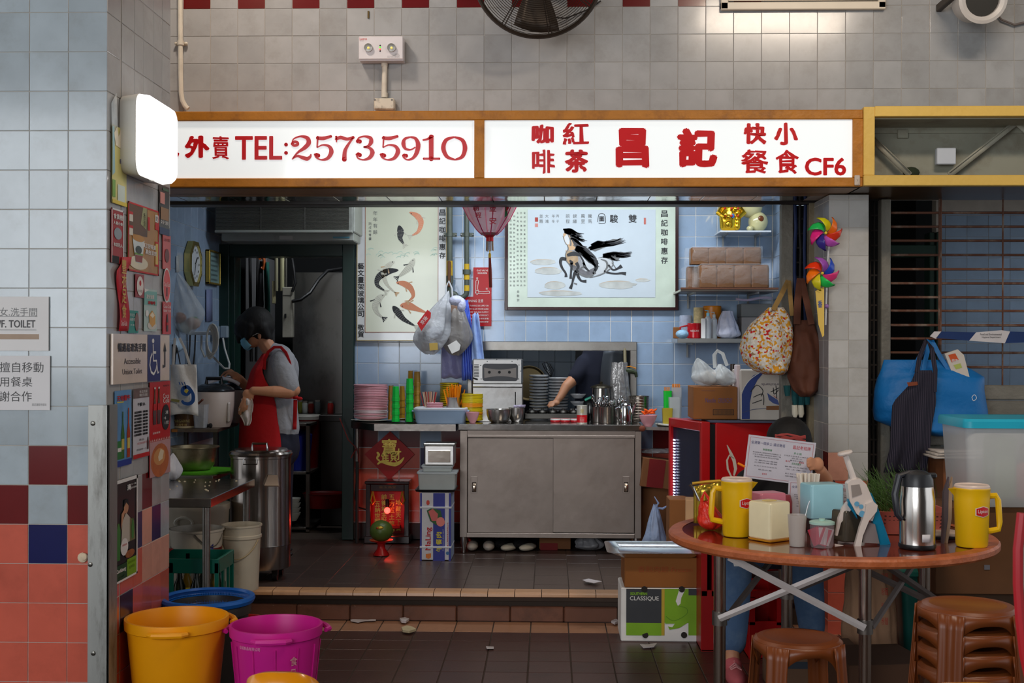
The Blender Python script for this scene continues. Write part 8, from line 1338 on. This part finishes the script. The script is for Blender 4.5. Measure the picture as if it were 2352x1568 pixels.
Y=5.62;o=thing('snack_packs','gold foil pack with a mirror frame standing at the back left of the table','pack',loc=P(1630,1165,Y));build(MB().grid(lambda x,y:P(1595+65*x,1201-95*y+10*(1-x)*y,Y+.01*math.sin(x*14)),12,6),'foil_pack',M((176,150,50),.25,.6,.2,20,rnd=0),o,solid=.012);build(MB().tube([P(1584,1112,Y-.05),P(1592,1120,Y-.05),P(1606,1150,Y-.05)],.006,8),'frame_arm',chrome,o);build(MB().tube([P(1590,1110,Y-.04),P(1625,1106,Y-.04),P(1655,1104,Y-.04)],.007,8),'gold_trim',gold,o)
Y=5.45;o=thing('red_bag','bright red thin plastic bag with looped handle beside the left jug','plastic bag',loc=P(1630,1212,Y));rb=M((226,50,30),.35,0,.08,12,.8,30,rnd=0);build(bag(XX(1634,Y),ZZ(1150,Y,1634),TZ+.003,Y,W(30,Y),.05,61,knot=.3,peak=XX(1622,Y)),'bag',rb,o,smooth=180);build(MB().tube([P(1612,1180,Y-.02),P(1612,1145,Y-.03),P(1618,1130,Y-.03),P(1628,1145,Y-.03),P(1640,1170,Y-.03)],.008,6,flat=.4),'handle',rb,o)
tag(build(MB().lathe([(.03,0),(.032,.09),(.03,.1),(0,.1)],(XX(1738,5.6),5.6,TZ+.002),16),'glass_tumbler',M((150,130,140),.15,alpha=.7)),'small smoky glass behind the left jug','glass');tag(build(MB().lathe([(.028,0),(.028,.12),(.02,.15),(0,.15)],(XX(1806,5.5),5.5,TZ+.002),16),'sauce_bottle',M((150,60,70),.3)),'pinkish red sauce bottle behind the cream tissue box','bottle')
Y=5.46;o=thing('sugar_sticks','bundle of white paper straws standing in a holder behind the blue box','straws',loc=P(1854,1120,Y))
for k in range(22):a=R(-.03,.03);build(MB().box(-.0045,.0045,-.003,.003,0,.2,.001).xf(Matrix.Translation(V(XX(1854,Y)+a,Y+R(-.02,.02),TZ+.05))@Matrix.Rotation(a*4,4,'Y')),'paper_stick',M((226,214,200),.7),o)
def menu(name,label,u0,u1,v0,v1,Y,rz,ry,par=None,sub=False):
 w_,h_=W(u1-u0,Y),W(v1-v0,Y);o_=thing(name,label,'menu',loc=(0,0,0));build(MB().box(-w_/2,w_/2,-.001,.001,-h_/2,h_/2),'card',M((206,204,214),.2,rnd=0,coat=.5),o_);e=M((190,80,80),.5,rnd=0)
 for a,b,c,d in((-.47,.47,.45,.455),(-.47,.47,-.455,-.45),(-.47,-.466,-.455,.455),(.466,.47,-.455,.455)):build(MB().box(a*w_,b*w_,-.0022,-.0015,c*h_,d*h_),'border',e,o_)
 L=[('全港第一間多士 遠近馳名',-.2,.34,.5,.07,M((60,60,110),.6)),('昌記老招牌',.3,.34,.26,.09,rdi),('食盤簡餐',-.2,.2,.14,.05,grn),('多士區',.25,.2,.12,.05,grn),('西多奶醬多',.25,-.04,.14,.05,grn),('$32',.12,.0,.07,.04,rdi),('$38',.32,.0,.07,.04,rdi),('$42',-.2,-.36,.07,.04,rdi)]
 for t,a,b,c,d,m_ in(L if not sub else L[:1]):build(MB().text(t,(a*w_,-.0025,b*h_),c*w_,d*h_),'printed_text',m_,o_,smooth=0)
 if not sub:
  for k,(s_,a,b,c)in enumerate((('鮮油餐蛋多士配咖啡或奶茶凍飲加二元',-.2,.12,.42),('沙嗲牛肉麵火腿通粉五香肉丁麵',-.2,.07,.42),('雪菜肉絲米粉公仔麵',-.2,.02,.36),('午餐肉煎蛋飯',-.2,-.06,.34),('火腿煎雙蛋飯',-.2,-.11,.34),('各式三文治另加五元',-.2,-.19,.34),('飲品外賣',-.2,-.27,.2),('牛油多士奶油多士煉奶多士',.25,.13,.4),('西多士',.25,.08,.16),('醬油多士每份',.25,.03,.2),('餐蛋治火腿治',.25,-.12,.34),('芝士蛋治',.25,-.18,.3),('紅豆冰',.2,-.28,.2),('菠蘿冰',.2,-.34,.2))):build(MB().text(s_,(a*w_,-.0025,b*h_),c*w_,.028*h_),'printed_text',M((80,76,84),.6),o_,smooth=0)
 place(o_,P((u0+u1)/2,(v0+v1)/2,Y),rz,ry=ry);return o_
menu('menu_card','laminated white menu held up in front of the seated person',1714,1868,1007,1106,5.95,0,math.radians(7));menu('menu_card','second menu card standing behind the light blue tissue box',1810,1965,1108,1190,5.62,0,math.radians(3))
YP=6.35;o=thing('person','seated person in black top and ripped jeans hidden behind a menu','person',loc=P(1800,1300,YP));H_=lambda u,v,d=0:P(u,v,YP+d);yz=lambda x,y,z:V(x,y,z)
hx=XX(1812,YP);sz=.45;xl_,xr_=XX(1700,5.9),XX(1862,5.9)
blob('body',[('e',H_(1812,1022,-.05),(.085,.10,.115)),[(H_(1812,1060),.055),(H_(1806,1085),.06)],[(H_(1806,1120),.12),(H_(1800,1230),.12)],[(H_(1880,1100,-.02),.045),(H_(1902,1140,-.15),.04),(H_(1898,1100,-.33),.032),(H_(1884,1078,-.39),.026)],('e',H_(1878,1066,-.41),(.03,.022,.035)),fing(H_(1872,1058,-.42),[H_(1862,1052,-.435),H_(1855,1056,-.44)]),fing(H_(1872,1064,-.42),[H_(1860,1060,-.44),H_(1854,1064,-.44)]),fing(H_(1874,1070,-.42),[H_(1862,1068,-.44),H_(1856,1071,-.44)]),fing(H_(1876,1076,-.415),[H_(1866,1076,-.435),H_(1861,1078,-.435)]),fing(H_(1880,1070,-.39),[H_(1870,1074,-.375),H_(1864,1072,-.37)],.0095),[(V(XX(1690,5.78),5.80,.32),.045),(V(XX(1684,5.78),5.78,.12),.034),(V(XX(1684,5.78),5.76,.06),.036)],[(V(xr_+.03,6.0,.24),.036),(V(xr_+.03,5.99,.06),.034)]],skin,o,vox=.0055,smo=3)
blob('top',[[(H_(1806,1085),.12),(H_(1800,1150),.16),(H_(1795,1230),.165)],[(H_(1770,1085),.085),(H_(1720,1110,-.05),.075),(H_(1690,1140,-.15),.065),(H_(1720,1165,-.3),.05)],[(H_(1850,1080),.08),(H_(1880,1105,-.03),.07),(H_(1898,1135,-.12),.055),(H_(1902,1118,-.2),.046)]],M((20,20,22),.9,rnd=0),o,vox=.011)
blob('hair',[('e',H_(1812,1008,-.03),(.115,.12,.115)),[(H_(1784,1015),.05),(H_(1778,1040),.03)],[(H_(1845,1015),.05),(H_(1860,1045),.03)]],hair,o,vox=.009,smo=3)
for k in range(5):build(MB().tube([H_(1782+14*j-2,1001-4*math.sin(j*.9+k*1.5)+2*k,-.158-.012*math.sin(j*PI/5))for j in range(6)],.005,5),'knit_headband',M((170,70,66),.8),o)
jn=M((70,96,130),.85,0,.15,6,.4,60,dirt=(120,140,160),da=.4,ds=5,rnd=0,name='denim')
blob('jeans',[[(V(hx-.1,6.3,sz+.09),.12),(V(xl_+.02,5.95,sz+.1),.095),(V(XX(1690,5.82),5.84,sz+.07),.085),(V(XX(1688,5.8),5.82,.3),.075),(V(XX(1686,5.8),5.80,.17),.062)],[(V(hx+.1,6.3,sz+.09),.12),(V(xr_-.01,6.1,sz+.1),.095),(V(xr_,6.0,sz+.04),.085),(V(xr_+.03,6.0,.2),.065)],[(V(hx-.1,6.35,sz+.1),.14),(V(hx+.1,6.35,sz+.1),.14)]],jn,o,vox=.011)
dec(o,[(1682,1284),(1696,1282),(1702,1300),(1686,1300)],whi,'torn_patch',0,5.735);shm=M((190,90,96),.8,var=.15)
for s_,c_ in((0,V(XX(1684,5.78),5.72,.04)),(1,V(xr_+.03,5.95,.04))):
 sh_=build(MB().ball(c_+V(0,-.04,0),.045,.11,.042,18,10).ball(c_+V(0,.04,.03),.042,.06,.045,14,10),'shoe',shm,o,smooth=180)
 for k in range(4):build(MB().tube([c_+V(-.025,-.06+k*.02,.036),c_+V(0,-.06+k*.02,.05+.004*k),c_+V(.025,-.06+k*.02,.036)],.003,5),'lace',M((214,150,150),.8),sh_)
tag(build(MB().tube([H_(1696,1064,-.36),H_(1712,1072,-.40)],.006,8),'orange_pen',plas((240,130,20))),'orange pen held at the left edge of the menu','pen')
def stool(label,x,y,z,grp):
 o_=thing('plastic_stool',label,'stool',grp,loc=(x,y,z));m=M((122,62,26),.36,0,.08,6,rnd=.02);H=.45
 build(MB().lathe([(0,H-.005),(.118,H-.005),(.128,H),(.152,H-.003),(.163,H-.012),(.165,H-.02),(.15,H-.02),(0,H-.012)],(x,y,z),48),'seat',m,o_)
 for k in range(4):
  a0=PI/4+.15+k*PI/2;d=V(math.cos(a0),math.sin(a0),0)
  def lf(s,v,a0=a0):ss=(s-.5)*2;w_=.22+.05*v**6;r=.169+.036*(1-v)+.004*math.cos(ss*7);return V(x+r*math.cos(a0+w_*ss),y+r*math.sin(a0+w_*ss),z+(H-.014)*v)
  build(MB().grid(lf,17,10),'leg',m,o_,solid=.005)
  def ap_(s,v,a0=a0):a=a0+s*PI/2;arch=.030+.09*abs(2*s-1)**2.6;return V(x+.164*math.cos(a),y+.164*math.sin(a),z+H-.014-arch*(1-v))
  build(MB().grid(ap_,21,3),'apron',m,o_,solid=.004)
 return o_
Ys1=4.72;stool('single brown plastic stool under the front of the round table',XX(1834,Ys1),Ys1,0,'brown plastic stools')
Ys2=4.35;x=XX(2224,Ys2)
for k in range(4):stool(('brown plastic stool, lowest of the stack, mostly below the picture edge','brown plastic stool, second from the bottom of the stack at right','brown plastic stool, just under the topmost of the stack at right','brown plastic stool, topmost of the stack at right')[k],x,Ys2,k*.068,'brown plastic stools')
def crate(label,u0,u1,v0,Y,c3,txt=True,handle=True):
 x0,x1=XX(u0,Y),XX(u1,Y);h=ZZ(v0,Y,u0);o_=thing('drinks_crate',label,'crate','red drinks crates',loc=((x0+x1)/2,Y,0));m=plas(c3);
 build(MB().box(x0,x1,Y,Y+.02,.002,h*.55,.003),'front_panel',m,o_);build(MB().box(x0,x1,Y,Y+.02,h*.88,h,.003).box(x0,x0+.03,Y,Y+.02,h*.5,h*.9).box(x1-.03,x1,Y,Y+.02,h*.5,h*.9),'handle_frame',m,o_);build(MB().box(x0,x0+.02,Y+.02,Y+.3,.002,h).box(x1-.02,x1,Y+.02,Y+.3,.002,h).box(x0,x1,Y+.3,Y+.32,.002,h).box(x0,x1,Y,Y+.3,.002,.01),'shell',m,o_)
 if txt:build(MB().text('Coca-Cola',((x0+x1)/2+.02,Y-.002,h*.28),(x1-x0)*.95,.05,bold=.0008,),'script_print',whi,o_,smooth=0)
crate('red drinks crate with white script between the knees of the seated person',1722,1800,1355,6.15,(176,16,18));crate('plain red crate behind the left leg of the round table',1612,1650,1240,6.3,(150,12,14),False)
o=thing('green_bin','dark teal plastic bin with a lid under the round table','bin',loc=P(2130,1430,6.1));gb2=plas((26,92,84));x=XX(2135,6.1);build(rrstack(MB(),(x,6.2,.003),[(0,.11,.1,.03),(.42,.135,.12,.03),(.43,.135,.12,.03)],ax='z'),'body',gb2,o);build(rrstack(MB(),(x,6.2,.433),[(0,.15,.135,.04),(.02,.15,.135,.04),(.07,.09,.08,.04)],ax='z'),'lid',plas((34,106,96)),o)
o=thing('flour_sack','paper flour sack with red print under the round table','sack',loc=P(2010,1440,6.0));build(bag(XX(2000,6.0),ZZ(1280,6.0,2000),.004,6.02,W(60,6.0),.12,71,knot=.75,sag=.15),'sack',M((170,130,100),.85,0,.08,8,.5,18,rnd=0),o,smooth=180)
for k in range(5):build(MB().text('粉麵',P(2032,1290+k*34,5.86),.03,.035),'printed_text',M((180,50,40),.7),o,smooth=0)
o=thing('floor_carton','brown floor carton with a blue stripe seen through the stool legs','carton',loc=P(1840,1540,5.5));build(MB().box(XX(1780,5.5),XX(1990,5.5),5.5,5.8,.002,ZZ(1500,5.5,1850),.004),'carton',M((110,80,60),.8),o);build(pbox(MB(),1782,1950,1520,1536,5.497,.002),'blue_stripe',M((50,56,66),.6),o)
rbox('cardboard_box','dark brown cardboard box on the floor between the two stools',2010,1450,5.3,.36,.35,.24,.15,M((78,50,32),.8),.002)
# ================================================================ FAR RIGHT
Yk=6.86;nb=M((14,110,180),.55,0,.06,6,.4,22,rnd=0,name='blue_nonwoven')
o=softbag('blue_shopping_bag','large blue shopping bag hanging on the grille of the next shop',[(826,2030,2180),(848,2022,2232),(866,2016,2262),(900,2008,2262),(940,2006,2268),(965,2010,2266),(985,2060,2240),(1002,2150,2200)],Yk,nb,.12,folds=.012,fq=20)
for a,b in((2090,2133),(2118,2136),(2180,2140)):build(MB().tube([P(a,862 if a<2150 else 850,Yk-.06),P((a+b)/2,820,Yk-.04),P(b,782,Yk+.02)],.014,6,flat=.3,nrm=(0,1,0)),'strap',nb,o)
inkY(o,[(2232,912),(2238,906),(2243,914),(2236,920),(2232,912)],1.2,Yk-.14,whi)
ap2=M((36,32,48),.9,rnd=0,name='striped_navy');nt=ap2 .node_tree;wv=nt.nodes.new('ShaderNodeTexWave');wv.inputs['Scale'].default_value=34;wv.bands_direction='X';cr=nt.nodes.new('ShaderNodeValToRGB');cr.color_ramp.elements[0].position=.86;cr.color_ramp.elements[0].color=lin((30,28,42))+(1,);cr.color_ramp.elements[1].position=.95;cr.color_ramp.elements[1].color=lin((70,64,78))+(1,);tcn=nt.nodes.new('ShaderNodeTexCoord');nt.links.new(tcn.outputs['Object'],wv.inputs['Vector']);nt.links.new(wv.outputs['Fac'],cr.inputs[0]);nt.links.new(cr.outputs[0],nt.nodes['Principled BSDF'].inputs['Base Color'])
o=thing('hanging_apron','dark pinstriped apron hanging in front of the blue bag','apron',loc=P(2095,1080,6.7));rows=[(850,2104,2140),(880,2092,2148),(925,2050,2150),(980,2046,2140),(1030,2044,2136),(1085,2030,2126)]
def apg(x,y):t=y*5;i=min(int(t),4);f=t-i;v,a,b=[rows[i][k]*(1-f)+rows[i+1][k]*f for k in range(3)];return P(a+(b-a)*x,v,6.70+.02*math.sin(x*13+y*3)*y)
build(MB().grid(apg,30,20),'cloth',ap2,o,solid=.005,smooth=180);build(MB().tube([P(2106,855,6.7),P(2112,820,6.72),P(2128,780,6.8),P(2140,800,6.72),P(2148,850,6.7),P(2146,900,6.7)],.014,6,flat=.35,nrm=(0,1,0)),'neck_strap',ap2,o);dec(o,[(2083,878),(2107,876),(2108,884),(2086,887)],M((130,60,30),.6),'leather_tag',0,6.675)
o=thing('newspaper','rolled newspaper with orange masthead sticking out of the blue bag','newspaper',loc=P(2200,850,6.8));Yv=6.79;build(MB().poly([P(2170,812,Yv),P(2200,802,Yv),P(2214,815,Yv),P(2228,870,Yv),P(2196,880,Yv)],(0,.02,0)),'pages',paper((206,196,184)),o);dec(o,[(2178,815),(2194,811),(2202,826),(2186,832)],M((200,80,30),.6),'masthead',0,Yv-.002);t2(o,'蘋果',2186,2200,824,831,Yv-.003,whi);dec(o,[(2190,838),(2206,834),(2210,844),(2196,848)],M((170,180,90),.6),'print',0,Yv-.002)
o=thing('barrier_tape','blue and white barrier tape tied across the grille','tape',loc=P(2250,785,6.82));Yv=6.84;tb=M((24,50,100),.45,rnd=0);tw=M((206,200,200),.45,rnd=0)
for pts,m_ in(([(2136,772),(2146,761),(2162,761),(2150,778)],tw),([(2162,761),(2242,763),(2226,782),(2150,776)],tb),([(2242,763),(2300,758),(2320,761),(2308,788),(2226,782)],tw),([(2320,761),(2420,764),(2420,784),(2308,788)],tb)):build(MB().poly([P(a,b,Yv)for a,b in pts],(0,.003,0)),'tape_section',m_,o)
t2(o,'Food and Environmental',2252,2300,765,770,Yv-.002,blk);t2(o,'Hygiene Department',2256,2298,772,777,Yv-.002,blk)
Yt_=5.75;x0,x1=XX(2222,Yt_),XX(2470,Yt_);zb_,zt_=ZZ(1166,Yt_,2250),ZZ(968,Yt_,2250)
o=thing('storage_tub','large clear storage tub with a turquoise lid at the right edge','tub',loc=((x0+x1)/2,6.0,zb_));cx,hw=(x0+x1)/2,(x1-x0)/2;build(rrstack(MB(),(cx,Yt_+.2,zb_),[(0,hw*.9,.17,.04),(.02,hw*.92,.18,.04),(zt_-zb_,hw*1.0,.2,.04)],ax='z'),'tub',M((226,228,228),.25,0,.06,4,alpha=.62,rnd=0),o);build(rrstack(MB(),(cx,Yt_+.2,zt_),[(-.03,hw*1.06,.215,.04),(.0,hw*1.06,.215,.04),(.012,hw*1.04,.205,.04)],ax='z'),'lid',plas((40,180,210)),o)
for c3,a,b in(((200,90,90),.3,.25),((150,170,130),-.1,.4),((210,160,120),.6,.35)):build(MB().box(cx+a*hw-.05,cx+a*hw+.05,Yt_+.1,Yt_+.3,zb_+.02,zb_+b*.8,.02),'contents',M(c3,.7),o)
o=carton('moving_carton','large brown carton under the storage tub',XX(2150,5.8),XX(2460,5.8),5.8,6.15,.40,zb_-.004,M((104,68,40),.8,var=.12));build(pbox(MB(),2262,2275,1297,1308,5.797,.002),'small_label',M((120,120,130),.6),o);carton('moving_carton','dull carton on the floor below the large brown one',XX(2160,5.85),XX(2440,5.85),5.85,6.15,.0,.398,M((84,60,42),.8));carton('shelf_carton','brown carton standing in front of the shutter below the newspapers',XX(2165,6.6),XX(2260,6.6),6.58,6.85,.0,ZZ(1052,6.6,2200),M((130,76,40),.7,coat=.3))
for k in range(3):tag(build(MB().grid(lambda x,y,k=k:V(XX(2148+6*k,6.5)+.26*x,6.5+.24*y,ZZ(1050,6.6,2200)+.006+.014*k+.012*x*math.sin(y*3+k)),10,4),'newspaper',M((190,180,170),.8,var=.2,sc_=60),solid=.01),('newspaper lowest of three folded on the carton by the shutter','newspaper in the middle of three folded on the carton by the shutter','newspaper topmost of three folded on the carton by the shutter')[k],'newspaper','newspapers by the shutter')
tag(build(MB().box(XX(2140,6.4),XX(2215,6.4),6.3,6.5,ZZ(1100,6.4,2200)-.02,ZZ(1085,6.4,2200),.004),'wood_plank',M((150,110,70),.7)),'short wooden plank behind the thermos jug','plank')if 0 else None
o=thing('red_chair','blurred edge of a red and white chair back at the right border','chair',loc=(XX(2380,3.0),3.0,0));cp=[P(2347,1178,3),P(2338,1260,3),P(2338,1340,3),P(2343,1420,3),P(2352,1500,3),P(2365,1560,3)];build(MB().tube(cp+[V(cp[-1].x+.02,3,.0)],.012,8),'frame',plas((200,40,50)),o);build(MB().add([p+V(.012,.0,0)for p in cp]+[V(cp[0].x+.38,3,p.z)for p in cp],[(i,i+1,i+7,i+6)for i in range(5)]),'back_panel',plas((190,176,160)),o,solid=.02)
build(MB().box(cp[0].x+.01,cp[0].x+.4,2.6,3.0,.42,.45,.01),'seat',plas((200,40,50)),o);
for xx,yy in((.02,2.62),(.38,2.62),(.38,2.98)):build(MB().cyl((cp[0].x+xx,yy,0),(cp[0].x+xx,yy,.42),.014),'leg',plas((200,40,50)),o)
oc_=M((246,150,14),.25,coat=.4,rnd=0)
def ochair(label,u,v,wpx,Y):
 x=XX(u,Y);zt=ZZ(v,Y,u);hw=W(wpx/2,Y);o_=thing('orange_chair',label,'chair','orange plastic chairs in the foreground',loc=(x,Y,0))
 build(MB().grid(lambda a,b:V(x+hw*(.93+.14*b)*math.sin((a-.5)*PI),Y-.05*math.cos((a-.5)*PI)+.02,zt-(zt-.44)*b-(.05*abs(2*a-1)**2.6)*(1-b)),24,8),'backrest',oc_,o_,solid=.018,smooth=180)
 build(MB().box(x-hw,x+hw,Y-.42,Y,.42,.45,.012),'seat',oc_,o_)
 for a in(-1,1):
  for b in(-.38,-.03):build(MB().cyl((x+a*(hw-.03),Y+b,0),(x+a*(hw-.03),Y+b,.42),.016),'leg',oc_,o_)
ochair('orange plastic chair back at the bottom edge in front of the magenta bin',650,1536,168,3.0);ochair('orange plastic chair back at the bottom right corner',2225,1561,240,3.0)
for k,(pts,z_,lb)in enumerate(([[(805,1431),(820,1427),(845,1429),(864,1426),(863,1433),(838,1434),(822,1437),(806,1434)],0,'torn white paper strip on the tan floor tiles at left'],[[(918,1432),(930,1430),(940,1433),(932,1439),(922,1438)],0,'small white scrap above the beige crumb heap'],[[(922,1453),(935,1449),(948,1452),(956,1457),(940,1462),(925,1460)],0,'beige crumbled scrap on the floor tiles'],[[(1116,1490),(1134,1490),(1134,1495),(1118,1496)],0,'tiny pinkish wrapper on the brown floor'],[[(1338,1334),(1352,1332),(1382,1338),(1365,1342),(1346,1339)],ZP,'white paper scrap on the raised platform floor'],[[(1404,1434),(1415,1428),(1421,1434),(1412,1438)],0,'crumpled white scrap beside the green and black carton'],[[(1470,1482),(1490,1481),(1509,1479),(1502,1488),(1478,1489)],0,'white paper piece on the floor in front of the green and black carton'])):
 mb=MB();q=[]
 for u,v in pts:Yy=F*(CH-z_)/(v-CV);Yy=Yy+0;p=P(u,v,Yy);q.append(V(p.x,p.y,z_+.008+(.006 if k in(1,2,5)else R(0,.004))))
 mb.poly(q,(0,0,.002 if k not in(1,2,5)else .012));tag(build(mb,'paper_scrap',M((200,186,150)if k==2 else(206,200,202),.8,bump=.8,bs=60),smooth=0),lb,'litter')
